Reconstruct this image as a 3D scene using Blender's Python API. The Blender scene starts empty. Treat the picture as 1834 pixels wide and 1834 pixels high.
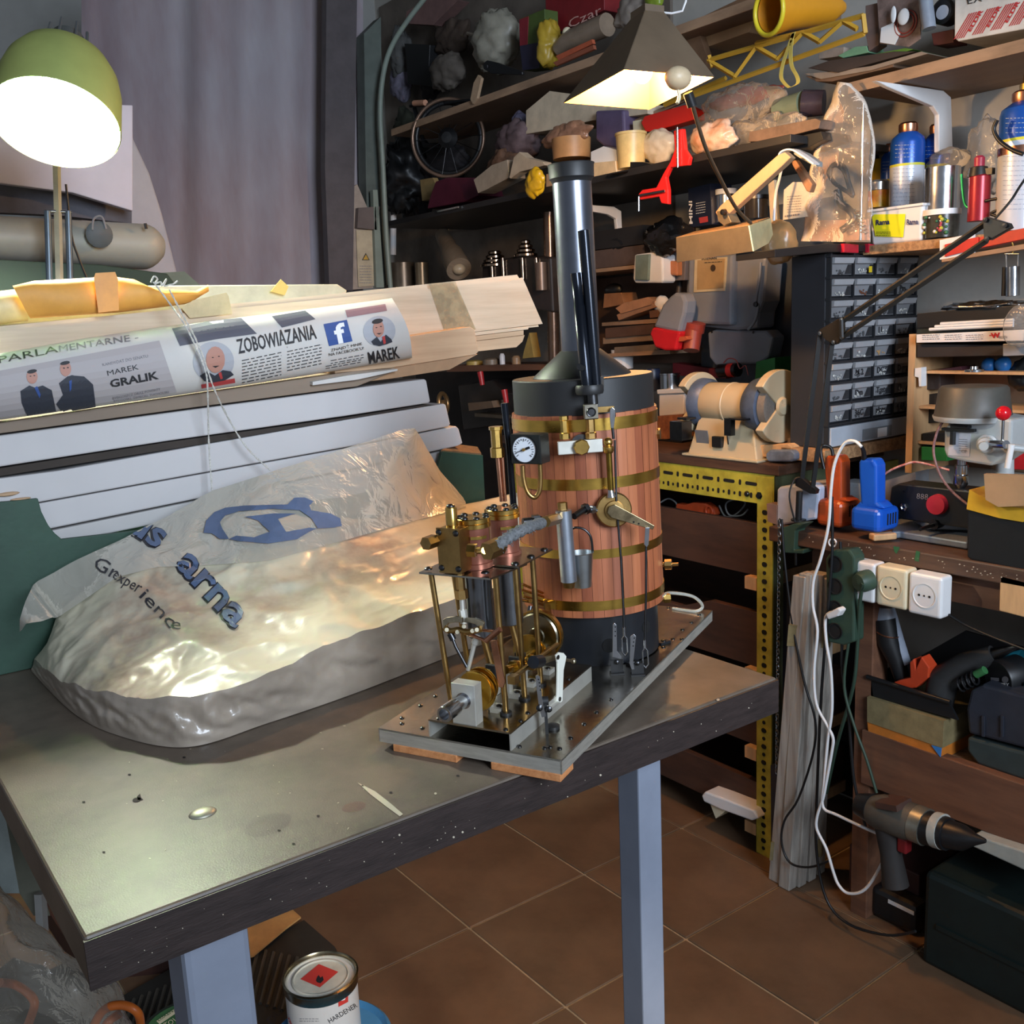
import bpy, math, random
from mathutils import Vector, Matrix, noise
from mathutils.bvhtree import BVHTree
from mathutils.geometry import tessellate_polygon
rnd = random.Random(7)
sc = bpy.context.scene
COL = sc.collection
PI = math.pi
# ------------------------------------------------------------------ camera
F_PX, CPX, CAMZ = 1775.0, 917.0, 1.3
RX = Vector((0.80280846, -0.59459504, -0.04421894))     # image right
RY = Vector((-0.14715219, -0.12571949, -0.98109166))    # image down
RZ = Vector((0.57779305, 0.79413559, -0.18842464))      # forward
O = Vector((0, 0, CAMZ))
cam = bpy.data.cameras.new('camera')
cam.sensor_width = 36; cam.lens = 36 * F_PX / 1834; cam.clip_start = 0.02
co = bpy.data.objects.new('camera', cam); COL.objects.link(co)
co.matrix_world = Matrix(((RX.x, -RY.x, -RZ.x, 0), (RX.y, -RY.y, -RZ.y, 0), (RX.z, -RY.z, -RZ.z, CAMZ), (0, 0, 0, 1)))
sc.camera = co
sc.view_settings.view_transform = 'Standard'; sc.view_settings.look = 'None'
sc.view_settings.gamma = 1; sc.view_settings.use_curve_mapping = False
sc.view_settings.exposure = 0.18
# ------------------------------------------------------------------ light
w = bpy.data.worlds.new('world'); sc.world = w; w.use_nodes = True
bg = w.node_tree.nodes['Background']; bg.inputs[0].default_value = (0.62, 0.68, 0.78, 1); bg.inputs[1].default_value = 0.32

def light(name, kind, loc, energy, col, size=0.1, target=None, spot=None, sy=None):
    l = bpy.data.lights.new(name, kind); l.energy = energy; l.color = col
    if kind == 'AREA':
        l.size = size
        if sy: l.shape = 'RECTANGLE'; l.size_y = sy
    else: l.shadow_soft_size = size
    if spot: l.spot_size = spot; l.spot_blend = 0.4
    o = bpy.data.objects.new(name, l); COL.objects.link(o); o.location = loc
    if target is not None:
        d = Vector(target) - Vector(loc); o.rotation_euler = d.to_track_quat('-Z', 'Y').to_euler()
    return o
light('window_daylight', 'AREA', (0.42, -1.45, 1.95), 27, (0.74, 0.85, 1.0), 0.9, (1.35, 1.4, 1.55), sy=1.1).data.spread = math.radians(92)
light('low_spot', 'SPOT', (0.5, -1.0, 1.1), 85, (1.0, 0.9, 0.76), 0.09, (0.6, 0.95, 0), spot=math.radians(30))  # unseen spot added behind the camera for the warm light on the floor

# ------------------------------------------------------------------ pixel rays (photo frame 1834 x 1834)
def ray(x, y):
    return (RX * (x - CPX) + RY * (y - CPX) + RZ * F_PX).normalized()
def od(x, y, d): r = ray(x, y); return O + r * (d / r.dot(RZ))
def ox(x, y, X): r = ray(x, y); return O + r * (X / r.x)
def oy(x, y, Y): r = ray(x, y); return O + r * (Y / r.y)
def oz(x, y, z): r = ray(x, y); return O + r * ((z - CAMZ) / r.z)
def op(x, y, P, N): r = ray(x, y); return O + r * ((P - O).dot(N) / r.dot(N))
def dep(p): return (Vector(p) - O).dot(RZ)
def mpp(p): return dep(p) / F_PX                          # metres per pixel at p

# ------------------------------------------------------------------ materials
def lin(c):
    out = []
    for v in c[:3]:
        v = v / 255.0
        out.append(v / 12.92 if v <= 0.04045 else ((v + 0.055) / 1.055) ** 2.4)
    return tuple(out) + (1.0,)
MATS = {}
def mat(key, col=None, rough=0.5, metal=0.0, var=0.12, vs=18, bump=0.0, bs=120, emit=0, trans=0, alpha=1, coat=0, col2=None, stretch=None, aniso=0, ior=None, contrast=None):
    if key in MATS: return MATS[key]
    m = bpy.data.materials.new(key); m.use_nodes = True; nt = m.node_tree; N = nt.nodes; L = nt.links
    b = N['Principled BSDF']; c = lin(col)
    b.inputs['Roughness'].default_value = rough; b.inputs['Metallic'].default_value = metal
    tc = N.new('ShaderNodeTexCoord'); mp = N.new('ShaderNodeMapping'); L.new(tc.outputs['Object'], mp.inputs[0])
    if stretch: mp.inputs['Scale'].default_value = stretch
    nz = N.new('ShaderNodeTexNoise'); nz.inputs['Scale'].default_value = vs; nz.inputs['Detail'].default_value = 6
    nz.inputs['Roughness'].default_value = 0.65
    L.new(mp.outputs[0], nz.inputs['Vector'])
    c2 = lin(col2) if col2 else tuple(max(0, x * (1 - 2.2 * var)) for x in c[:3]) + (1,)
    rp = N.new('ShaderNodeValToRGB'); lo, hi = contrast or (0.32, 0.62)
    rp.color_ramp.elements[0].position = lo; rp.color_ramp.elements[1].position = hi
    rp.color_ramp.elements[0].color = c2; rp.color_ramp.elements[1].color = c
    L.new(nz.outputs[0], rp.inputs[0]); L.new(rp.outputs[0], b.inputs['Base Color'])
    if bump:
        n2 = N.new('ShaderNodeTexNoise'); n2.inputs['Scale'].default_value = bs; n2.inputs['Detail'].default_value = 4
        L.new(mp.outputs[0], n2.inputs['Vector'])
        bp = N.new('ShaderNodeBump'); bp.inputs['Strength'].default_value = bump; bp.inputs['Distance'].default_value = 0.002
        L.new(n2.outputs[0], bp.inputs['Height']); L.new(bp.outputs[0], b.inputs['Normal'])
    if metal > 0.5:
        mr = N.new('ShaderNodeMapRange'); mr.inputs[3].default_value = max(0.03, rough - 0.1); mr.inputs[4].default_value = rough + 0.12
        L.new(nz.outputs[0], mr.inputs[0]); L.new(mr.outputs[0], b.inputs['Roughness'])
    if emit: b.inputs['Emission Color'].default_value = c; b.inputs['Emission Strength'].default_value = emit
    if trans: b.inputs['Transmission Weight'].default_value = trans
    if ior: b.inputs['IOR'].default_value = ior
    if coat: b.inputs['Coat Weight'].default_value = coat; b.inputs['Coat Roughness'].default_value = 0.12
    if aniso: b.inputs['Anisotropic'].default_value = aniso
    if alpha < 1: b.inputs['Alpha'].default_value = alpha
    MATS[key] = m; return m
def film(key, col, opac=0.35, rough=0.15, bump=0.6, bs=40):
    """thin plastic film: transparent mixed with a glossy, slightly milky skin"""
    if key in MATS: return MATS[key]
    m = bpy.data.materials.new(key); m.use_nodes = True; nt = m.node_tree; N = nt.nodes; L = nt.links
    b = N['Principled BSDF']; b.inputs['Base Color'].default_value = lin(col); b.inputs['Roughness'].default_value = rough
    b.inputs['Specular IOR Level'].default_value = 0.8
    out = [n for n in N if n.type == 'OUTPUT_MATERIAL'][0]
    t = N.new('ShaderNodeBsdfTransparent'); mx = N.new('ShaderNodeMixShader')
    tc = N.new('ShaderNodeTexCoord'); nz = N.new('ShaderNodeTexNoise'); nz.inputs['Scale'].default_value = bs; nz.inputs['Detail'].default_value = 3
    nz.inputs['Distortion'].default_value = 1.2
    L.new(tc.outputs['Object'], nz.inputs['Vector'])
    bp = N.new('ShaderNodeBump'); bp.inputs['Strength'].default_value = bump; bp.inputs['Distance'].default_value = 0.006
    L.new(nz.outputs[0], bp.inputs['Height']); L.new(bp.outputs[0], b.inputs['Normal'])
    lw = N.new('ShaderNodeFresnel'); lw.inputs['IOR'].default_value = 1.35; L.new(bp.outputs[0], lw.inputs['Normal'])
    ad = N.new('ShaderNodeMath'); ad.operation = 'ADD'; ad.use_clamp = True; ad.inputs[1].default_value = opac
    L.new(lw.outputs[0], ad.inputs[0]); L.new(ad.outputs[0], mx.inputs[0])
    L.new(t.outputs[0], mx.inputs[1]); L.new(b.outputs[0], mx.inputs[2]); L.new(mx.outputs[0], out.inputs[0])
    MATS[key] = m; return m

# ------------------------------------------------------------------ mesh collector
def perp(a):
    a = a.normalized(); h = Vector((0, 0, 1)) if abs(a.z) < 0.9 else Vector((1, 0, 0))
    x = a.cross(h).normalized(); return x, a.cross(x).normalized()
def vv(p): return p if isinstance(p, Vector) else Vector(p)
def bez(pts, n=6):
    """Catmull-Rom through points"""
    p = [vv(q) for q in pts]; out = []
    for i in range(len(p) - 1):
        a = p[max(i - 1, 0)]; b = p[i]; c = p[i + 1]; d = p[min(i + 2, len(p) - 1)]
        for k in range(n):
            t = k / n
            out.append(0.5 * ((2 * b) + (c - a) * t + (2 * a - 5 * b + 4 * c - d) * t * t + (3 * b - a - 3 * c + d) * t ** 3))
    out.append(p[-1]); return out
class M:
    def __init__(s): s.v = []; s.f = []; s.s = []
    def add(s, vs, fs, sm=False):
        k = len(s.v); s.v += [vv(v) for v in vs]; s.f += [tuple(i + k for i in f) for f in fs]; s.s += [sm] * len(fs); return s
    def hexa(s, p):
        return s.add(p, [(0, 3, 2, 1), (4, 5, 6, 7), (0, 1, 5, 4), (1, 2, 6, 5), (2, 3, 7, 6), (3, 0, 4, 7)])
    def box(s, c, d, X=None, Y=None, Z=None):
        c = vv(c); X = vv(X or (1, 0, 0)); Y = vv(Y or (0, 1, 0)); Z = vv(Z) if Z else X.cross(Y)
        a, b, e = d[0] / 2, d[1] / 2, d[2] / 2
        return s.hexa([c + X * i * a + Y * j * b + Z * k * e for k in (-1, 1) for i, j in ((-1, -1), (1, -1), (1, 1), (-1, 1))])
    def bb(s, lo, hi):
        return s.box([(lo[i] + hi[i]) / 2 for i in range(3)], [hi[i] - lo[i] for i in range(3)])
    def tube(s, pts, r, n=8, closed=False, cap=True):
        P = [vv(p) for p in pts]; m = len(P); rs = r if isinstance(r, (list, tuple)) else [r] * m
        vs = []; x = None
        for i, p in enumerate(P):
            if closed: t = P[(i + 1) % m] - P[i - 1]
            else: t = P[min(i + 1, m - 1)] - P[max(i - 1, 0)]
            t = t.normalized() if t.length > 1e-9 else Vector((0, 0, 1))
            if x is None: x, y = perp(t)
            else:
                x = x - t * x.dot(t); x = x.normalized() if x.length > 1e-6 else perp(t)[0]; y = t.cross(x)
            for k in range(n):
                a = 2 * PI * k / n; vs.append(p + (x * math.cos(a) + y * math.sin(a)) * rs[i])
        fs = []
        for i in range(m if closed else m - 1):
            j = (i + 1) % m
            for k in range(n):
                l = (k + 1) % n; fs.append((i * n + k, i * n + l, j * n + l, j * n + k))
        s.add(vs, fs, n > 6)
        if cap and not closed:
            s.add(vs[:n], [tuple(range(n))[::-1]]); s.add(vs[-n:], [tuple(range(n))])
        return s
    def cyl(s, a, b, r, r2=None, n=24): return s.tube([a, b], [r, r if r2 is None else r2], n)
    def lathe(s, p, ax, prof, n=32, a0=0, a1=2 * PI, smooth=True):
        p = vv(p); ax = vv(ax).normalized(); x, y = perp(ax); full = abs(a1 - a0 - 2 * PI) < 1e-6
        m = n if full else n + 1; vs = []
        for r, h in prof:
            for k in range(m):
                a = a0 + (a1 - a0) * k / n; vs.append(p + ax * h + (x * math.cos(a) + y * math.sin(a)) * r)
        if smooth:                                          # smooth along the profile too, except at sharp corners
            st = 0
            for i in range(1, len(prof)):
                if i < len(prof) - 1:
                    a, b, c = Vector(prof[i - 1]), Vector(prof[i]), Vector(prof[i + 1])
                    if (b - a).length > 1e-7 and (c - b).length > 1e-7 and (b - a).angle(c - b) < 0.66: continue
                s.add(vs[st * m:(i + 1) * m], [((q - st) * m + k, (q - st) * m + (k + 1) % m, (q - st + 1) * m + (k + 1) % m, (q - st + 1) * m + k) for q in range(st, i) for k in range(n)], n > 9); st = i
        else:                                               # each band gets rings of its own: crisp corners, smooth round the axis
            for i in range(len(prof) - 1): s.add(vs[i * m:(i + 2) * m], [(k, (k + 1) % m, m + (k + 1) % m, m + k) for k in range(n)], n > 12)
        return s
    def prism(s, poly, ext):
        P = [vv(p) for p in poly]; n = len(P); e = vv(ext)
        s.add(P + [p + e for p in P], [tuple(range(n))[::-1], tuple(range(n, 2 * n))] + [(i, (i + 1) % n, n + (i + 1) % n, n + i) for i in range(n)]); return s
    def ball(s, c, r, sc3=(1, 1, 1), n=16, m=10, nz=0, nsc=8, X=None, Y=None, Z=None):
        c = vv(c); X = vv(X or (1, 0, 0)); Y = vv(Y or (0, 1, 0)); Z = vv(Z or (0, 0, 1)); vs = []
        for i in range(m + 1):
            th = PI * i / m
            for k in range(n):
                a = 2 * PI * k / n; d = Vector((math.sin(th) * math.cos(a), math.sin(th) * math.sin(a), math.cos(th)))
                q = c + (X * d.x * sc3[0] + Y * d.y * sc3[1] + Z * d.z * sc3[2]) * r
                if nz: q = q + (q - c) * (noise.noise(q * nsc * 3 + Vector((c.x * 50, c.y * 31, 0))) * nz + noise.noise(q * nsc * 9) * nz * 0.4 + (.3 - abs(noise.noise(q * nsc * 5))) * nz * .9)
                vs.append(q)
        fs = [(i * n + k, (i + 1) * n + k, (i + 1) * n + (k + 1) % n, i * n + (k + 1) % n) for i in range(m) for k in range(n)]
        return s.add(vs, fs, True)
    def torus(s, c, ax, R, r, n=32, m=8, a0=0, a1=2 * PI, X=None):
        c = vv(c); x, y = perp(vv(ax))
        if X is not None: x = vv(X); y = vv(ax).normalized().cross(x)
        full = abs(a1 - a0 - 2 * PI) < 1e-6
        pts = [c + (x * math.cos(a0 + (a1 - a0) * k / n) + y * math.sin(a0 + (a1 - a0) * k / n)) * R for k in range(n if full else n + 1)]
        return s.tube(pts, r, m, closed=full)
    def grid(s, fn, nu, nv, sm=True):
        vs = [fn(i / nu, j / nv) for i in range(nu + 1) for j in range(nv + 1)]
        fs = [(i * (nv + 1) + j, (i + 1) * (nv + 1) + j, (i + 1) * (nv + 1) + j + 1, i * (nv + 1) + j + 1) for i in range(nu) for j in range(nv)]
        return s.add(vs, fs, sm)
    def sheet(s, pts3, th, N):
        return s.prism(pts3, vv(N).normalized() * th)
    def ribbon(s, pts, wv, th=0.001):
        P = [vv(p) for p in pts]; wv = vv(wv) / 2
        for a, b in zip(P, P[1:]):
            t = (b - a).cross(wv).normalized() * th / 2
            s.hexa([a - wv - t, a + wv - t, b + wv - t, b - wv - t, a - wv + t, a + wv + t, b + wv + t, b - wv + t])
        return s
    def bvh(s): return BVHTree.FromPolygons([tuple(v) for v in s.v], s.f)

ORG = {}
def _mesh(name, m, ma, org):
    me = bpy.data.meshes.new(name)
    me.from_pydata([tuple(v - org) for v in m.v], [], m.f)
    me.polygons.foreach_set('use_smooth', m.s); me.update()
    me.materials.append(ma); return me
def thing(name, label, cat, loc, group=None):
    o = bpy.data.objects.new(name, None); COL.objects.link(o); o.location = loc; o.empty_display_size = 0.02
    o['label'] = label; o['category'] = cat
    if group: o['group'] = group
    ORG[o.name] = vv(loc); return o
def part(name, m, ma, parent, bev=0, label=None, kind=None, seg=2, sub=0):
    org = ORG[parent.name]
    me = _mesh(name, m, ma, org); o = bpy.data.objects.new(name, me); COL.objects.link(o); o.parent = parent
    ORG[o.name] = org
    if label: o['label'] = label
    if kind or any(k in name for k in ('print', 'letter', 'text', 'marks', 'headline', 'stripe', 'writing', 'digits', 'outline', 'label_sheet')): o['kind'] = kind or 'stuff'
    if bev: add_bev(o, bev, seg)
    if sub: sm = o.modifiers.new('sub', 'SUBSURF'); sm.levels = sub; sm.render_levels = sub
    return o
def add_bev(o, bev, seg=2):
    b = o.modifiers.new('bevel', 'BEVEL'); b.width = bev; b.segments = seg; b.limit_method = 'ANGLE'; b.angle_limit = math.radians(40)
    b.use_clamp_overlap = True
def solo(name, label, cat, m, ma, group=None, bev=0, kind=None, seg=2, loc=None, sub=0):
    lo = Vector([min(v[i] for v in m.v) for i in range(3)]); hi = Vector([max(v[i] for v in m.v) for i in range(3)])
    org = vv(loc) if loc is not None else Vector(((lo.x + hi.x) / 2, (lo.y + hi.y) / 2, lo.z))
    me = _mesh(name, m, ma, org); o = bpy.data.objects.new(name, me); COL.objects.link(o); o.location = org; ORG[o.name] = org
    if label: o['label'] = label
    if cat: o['category'] = cat
    if group: o['group'] = group
    if kind: o['kind'] = kind
    if bev: add_bev(o, bev, seg)
    if sub: sm = o.modifiers.new('sub', 'SUBSURF'); sm.levels = sub; sm.render_levels = sub
    return o
def struct(name, m, ma, bev=0):
    o = solo(name, None, None, m, ma, kind='structure', loc=(0, 0, 0), bev=bev); return o

# ------------------------------------------------------------------ lettering laid on real surfaces
TCACHE = {}
def text_geo(t, bold=0.0):
    k = (t, bold)
    if k not in TCACHE:
        c = bpy.data.curves.new('t', 'FONT'); c.body = t; c.size = 1; c.offset = bold; c.resolution_u = 2; c.fill_mode = 'FRONT'
        o = bpy.data.objects.new('t', c); me = o.to_mesh()
        vs = [(v.co.x, v.co.y) for v in me.vertices]; fs = [tuple(p.vertices) for p in me.polygons]
        o.to_mesh_clear(); bpy.data.objects.remove(o)
        TCACHE[k] = (vs, fs, max(v[0] for v in vs) if vs else 1)
    return TCACHE[k]
def hit_bvh(bv):
    def f(x, y):
        r = ray(x, y); h = bv.ray_cast(O, r)
        if h[0] is None: return None
        n = h[1]; n = n if n.dot(r) < 0 else -n
        return h[0], n
    return f
def hit_plane(P, N):
    N = vv(N).normalized(); P = vv(P)
    def f(x, y):
        q = op(x, y, P, N); return q, (N if N.dot(ray(x, y)) < 0 else -N)
    return f
def refine(vs, fs, tr, lim):
    """split long edges so lettering and print follow curved surfaces"""
    vs = list(vs); tri = [(f[0], f[i], f[i + 1]) for f in fs for i in range(1, len(f) - 1)]; px = [tr(*v) for v in vs]; mid = {}; out = []
    while tri:
        t = tri.pop(); L_ = [(px[t[i]][0] - px[t[(i + 1) % 3]][0]) ** 2 + (px[t[i]][1] - px[t[(i + 1) % 3]][1]) ** 2 for i in range(3)]; k = L_.index(max(L_))
        if L_[k] < lim * lim: out.append(t); continue
        a, b, c = t[k], t[(k + 1) % 3], t[(k + 2) % 3]; e = (min(a, b), max(a, b))
        if e not in mid:
            mid[e] = len(vs); vs.append(((vs[a][0] + vs[b][0]) / 2, (vs[a][1] + vs[b][1]) / 2)); px.append(tr(*vs[-1]))
        n = mid[e]; tri += [(a, n, c), (n, b, c)]
    return vs, out
def lay(m, hit, vs, fs, tr, off=0.0007, lim=0):
    if lim: vs, fs = refine(vs, fs, tr, lim)
    out = []; ok = []
    for v in vs:
        h = hit(*tr(*v)); out.append(h[0] + h[1] * off if h else Vector((0, 0, 0))); ok.append(h is not None)
    fs = [f for f in fs if all(ok[i] for i in f)]
    m.add(out, fs); return m
def text_on(m, hit, t, x, y, x2, y2, hpx, bold=0.0, slant=0, up=None, off=0.0007, lim=14):
    """baseline from (x,y) to (x2,y2) in photo pixels, cap height hpx"""
    vs, fs, wd = text_geo(t, bold); ux, uy = (x2 - x) / wd, (y2 - y) / wd
    l = math.hypot(x2 - x, y2 - y); vx, vy = (up[0] * hpx, up[1] * hpx) if up else ((y2 - y) / l * hpx, -(x2 - x) / l * hpx)
    vx /= 0.7; vy /= 0.7
    return lay(m, hit, vs, fs, lambda a, b: (x + ux * (a + slant * b) + vx * b, y + uy * (a + slant * b) + vy * b), off, lim)
def poly_on(m, hit, pts, off=0.0005, div=0, lim=7):
    """filled outline; div>0 cuts long quads so they follow curved surfaces"""
    if div and len(pts) == 4:
        a, b, c, d = pts; vs = []; n = div
        for i in range(n + 1):
            for j in range(n + 1):
                s, t = i / n, j / n
                vs.append(((a[0] * (1 - s) + b[0] * s) * (1 - t) + (d[0] * (1 - s) + c[0] * s) * t, (a[1] * (1 - s) + b[1] * s) * (1 - t) + (d[1] * (1 - s) + c[1] * s) * t))
        fs = [(i * (n + 1) + j, (i + 1) * (n + 1) + j, (i + 1) * (n + 1) + j + 1, i * (n + 1) + j + 1) for i in range(n) for j in range(n)]
        return lay(m, hit, vs, fs, lambda x, y: (x, y), off)
    tr = tessellate_polygon([[Vector((x, y, 0)) for x, y in pts]]) if len(pts) > 4 else [tuple(range(len(pts)))]
    return lay(m, hit, pts, tr, lambda x, y: (x, y), off, lim)
def oval(cx, cy, a, b, n=20, rot=0):
    return [(cx + a * math.cos(2 * PI * k / n) * math.cos(rot) - b * math.sin(2 * PI * k / n) * math.sin(rot), cy + a * math.cos(2 * PI * k / n) * math.sin(rot) + b * math.sin(2 * PI * k / n) * math.cos(rot)) for k in range(n)]
def lines_on(m, hit, x, y, x2, y2, n, dy, th=1.6, jit=0.12, dx=0, off=0.0007):
    """rows of small print as thin broken strokes"""
    for i in range(n):
        a = 0.0
        while a < 1:
            b = min(1, a + rnd.uniform(0.08, 0.2)); 
            if b - a > 0.02:
                xa, ya = x + (x2 - x) * a + dx * i, y + (y2 - y) * a + dy * i; xb, yb = x + (x2 - x) * (b - .02) + dx * i, y + (y2 - y) * (b - .02) + dy * i
                poly_on(m, hit, [(xa, ya), (xb, yb), (xb, yb + th), (xa, ya + th)], off)
            a = b + 0.015 + rnd.random() * 0.02
    return m
# ================================================================== ROOM
m_wall = mat('limewashed wall', (176, 172, 164), 0.85, var=0.1, vs=4, bump=0.25, bs=60)
m_wallb = mat('grey back wall', (150, 150, 146), 0.9, var=0.1, vs=3)
m_grout = mat('pale grout', (176, 154, 122), 0.95, var=0.15, vs=30)
m_tile = mat('brown floor tile', (116, 90, 68), 0.45, var=0.16, vs=5, bump=0.1, bs=90)
m_tile2 = mat('brown floor tile b', (110, 86, 65), 0.48, var=0.16, vs=5, bump=0.1, bs=90)
XW, YB = 2.16, 3.75
fl = struct('floor', M().bb((-1.6, -1.2, -0.05), (XW, YB, -0.003)), m_grout)
TS = 0.3303; tx0, ty0 = 1.047, 1.666
tm = M().box((0, 0, 0), (TS - 0.005, TS - 0.005, 0.006)); te = [_mesh('tile', tm, q, Vector((0, 0, 0))) for q in (m_tile, m_tile2)]
for i in range(-8, 4):
    for j in range(-7, 7):
        cx, cy = tx0 + (i + .5) * TS, ty0 + (j + .5) * TS
        if cx + TS / 2 > XW + 0.3 or cy > YB or cx < -1.5 or cy < -0.9: continue
        o = bpy.data.objects.new('tile', te[(i * 7 + j * 3) % 2]); COL.objects.link(o); o.parent = fl
        o.location = (min(cx, 5), cy, -0.003 + 0.0006 * ((i * 5 + j * 3) % 3))
        add_bev(o, 0.0015, 1)
struct('wall_right', M().bb((XW, -1.2, 0), (XW + 0.1, YB, 2.6)), m_wall)
struct('wall_back', M().bb((-1.6, YB, 0), (XW, YB + 0.1, 2.6)), m_wallb)
struct('ceiling', M().bb((-1.6, -1.2, 2.6), (XW + .1, YB + .1, 2.65)), mat('ceiling paint', (120, 118, 112), 0.9))

# ---- main workbench
m_ply = mat('dark film faced plywood', (104, 92, 80), 0.42, var=0.16, vs=14, bump=0.09, bs=700, col2=(80, 70, 60))
m_edge = mat('dark painted bench edge', (52, 42, 40), 0.5, var=0.2, vs=25, stretch=(1, 1, 6), bump=0.15)
m_leg = mat('grey blue painted steel', (132, 140, 156), 0.5, var=0.06, vs=10)
TZ = 0.88
tb = thing('workbench', 'big dark brown workbench with film-faced top and grey steel legs', 'table', (0.5, 1.2, 0))
part('tabletop', M().bb((0.119, 0.709, TZ - 0.0425), (0.886, 1.78, TZ)), m_ply, tb, bev=0.0025)
part('edge_band', M().bb((0.1185, 0.7065, TZ - 0.042), (0.8865, 0.7095, TZ - 0.0025)), m_edge, tb, label='dark painted front edge with paint flecks')
lc = od(1147, 1500, 1.17)
part('leg', M().bb((lc.x - .018, lc.y - .018, 0), (lc.x + .018, lc.y + .018, TZ - .042)), m_leg, tb, bev=0.002)
ll = oz(386, 1690, TZ - .042) + Vector((0.012, 0.062, 0))
part('leg', M().bb((ll.x - .028, ll.y - .026, 0), (ll.x + .028, ll.y + .026, TZ - .042)), m_leg, tb, bev=0.006)
part('leg', M().bb((0.455, 1.60, 0), (0.505, 1.65, TZ - .042)), m_leg, tb, bev=0.002)
q = oz(363, 1457, TZ)
part('dome_screw', M().ball(q, 0.0125, (1.0, 0.8, 0.32)), mat('dull domed zinc', (170, 168, 150), 0.45, 0.6), tb, label='domed pale metal screw cap in the top')
m_fleck = mat('dried paint flecks', (190, 180, 160), 0.6, var=0.05)
mm = M(); hp = hit_plane((0, 0, TZ), (0, 0, 1))
for x, y, a, b in [(650, 1408, 3, 1.2), (780, 1422, 2.5, 2), (1286, 1254, 3, 2)]: poly_on(mm, hp, oval(x, y, a, b, 8))
poly_on(mm, hp, [(640, 1402), (672, 1418), (700, 1440), (722, 1459), (716, 1463), (690, 1444), (664, 1424)])
for k in range(90):
    t = rnd.random(); x = 200 + t * 1150; y = rnd.uniform(1250, 1660)
    p = oz(x, y, TZ)
    if 0.13 < p.x < 0.88 and 0.72 < p.y < 1.2:
        l = rnd.uniform(1, 5); a = rnd.random() * PI; poly_on(mm, hp, [(x, y), (x + l * math.cos(a), y + l * math.sin(a)), (x + l * math.cos(a) + 1, y + l * math.sin(a) + .8), (x + .5, y + 1)])
hf = hit_plane((0, .7065, 0), (0, -1, 0))
for k in range(50):
    x = rnd.uniform(170, 1380); y = 1690 - 0.378 * (x - 152) + rnd.uniform(15, 70); r = rnd.uniform(.4, 1.2); poly_on(mm, hf, oval(x, y, r, r, 6), .0004)
for x, y in ((715, 1435 + 60), (828, 1490), (812, 1499), (1075, 1388)): poly_on(mm, hf, oval(x, y, 2, 2, 8))
part('paint_flecks', mm, m_fleck, tb, kind='stuff')
mm = M(); poly_on(mm, hp, oval(245, 1433, 8, 4, 10, -.2)); poly_on(mm, hp, [(245, 1428), (251, 1422), (253, 1430), (257, 1433), (247, 1434)])
for x, y in ((330, 1357), (232, 1388), (150, 1437), (700, 1510 - 90), (500, 1488), (526, 1512), (570, 1462), (820, 1390), (186, 1527)): poly_on(mm, hp, oval(x, y, 3, 1.6, 8))
part('gouge', mm, mat('dark gouge', (24, 20, 20), 0.8), tb, label='small dark gouges in the surface', kind='stuff')
mm = M(); poly_on(mm, hp, oval(480, 1478, 44, 18, 24, -.3)); part('paint_stain', mm, mat('faint green stain', (92, 100, 72), 0.5, var=.2, vs=60, alpha=.12), tb, label='faint green paint stain')
mm = M(); poly_on(mm, hp, oval(634, 1446, 22, 9, 20, -.2)); part('paint_stain', mm, mat('faint red stain', (150, 74, 66), 0.5, var=.2, vs=60, alpha=.2), tb, label='faint red paint stain')
# ================================================================== MODEL STEAM PLANT
m_steel = mat('polished steel sheet', (168, 162, 150), 0.2, 1.0, var=0.1, vs=30, bump=0.06, bs=200)
m_rim = mat('brushed steel rim', (206, 202, 190), 0.42, .65, var=0.1, vs=40, stretch=(1, 1, 8))
m_alu = mat('milled aluminium', (216, 214, 204), 0.42, .7, var=0.06, vs=30)
m_brass = mat('brass', (214, 174, 96), 0.24, 1.0, var=0.1, vs=25)
m_dbrass = mat('aged brass', (176, 142, 88), 0.34, 1.0, var=0.16, vs=35)
m_gold = mat('bright gold brass', (226, 188, 96), 0.2, 1.0, var=0.08, vs=25)
m_band = mat('brass band strip', (216, 174, 84), 0.24, 1.0, var=0.12, vs=9, stretch=(1, 1, 3))
m_copper = mat('copper', (196, 140, 112), 0.28, 1.0, var=0.12, vs=25)
m_black = mat('satin black enamel', (30, 32, 36), 0.3, var=0.05, vs=20)
m_mblack = mat('matt black metal', (34, 34, 35), 0.5, var=0.1, vs=20)
m_chim = mat('black oiled steel tube', (112, 116, 126), 0.3, 0.95, var=0.05, vs=14)
m_dsteel = mat('dark machined steel', (84, 84, 86), 0.32, 1.0, var=0.12, vs=30)
m_bsteel = mat('bright steel', (190, 192, 196), 0.18, 1.0, var=0.06, vs=30)
m_hole = mat('dark hole', (10, 9, 9), 0.9, var=0)
m_st = [mat('mahogany stave %s' % k, c, 0.5, var=0.14, vs=26, stretch=(1, 1, .09), col2=c2, bump=0.12, bs=160) for k, c, c2 in
        (('a', (170, 98, 62), (118, 62, 38)), ('b', (150, 82, 52), (102, 52, 34)), ('c', (176, 106, 68), (130, 70, 44)), ('d', (160, 92, 60), (112, 60, 40)))]
m_strip = mat('pale pine block', (206, 142, 92), 0.55, var=0.12, vs=30, stretch=(1, 6, 6), col2=(178, 114, 68))
PF = Vector((.53, .669, .902)); PU = Vector((.895, .446, 0)).normalized(); PV = Vector((-.446, .895, 0)).normalized(); PW = Vector((-.019, .014, 1))
Zv = Vector((0, 0, 1))
def PL(u, v, wz): return PF + PU * u + PV * v + PW * wz
def PG(u, v, wz): return PF + PU * u + PV * v + Zv * wz
def EU(x, y, u): return op(x, y, PL(u, 0, 0), PU)
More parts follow.
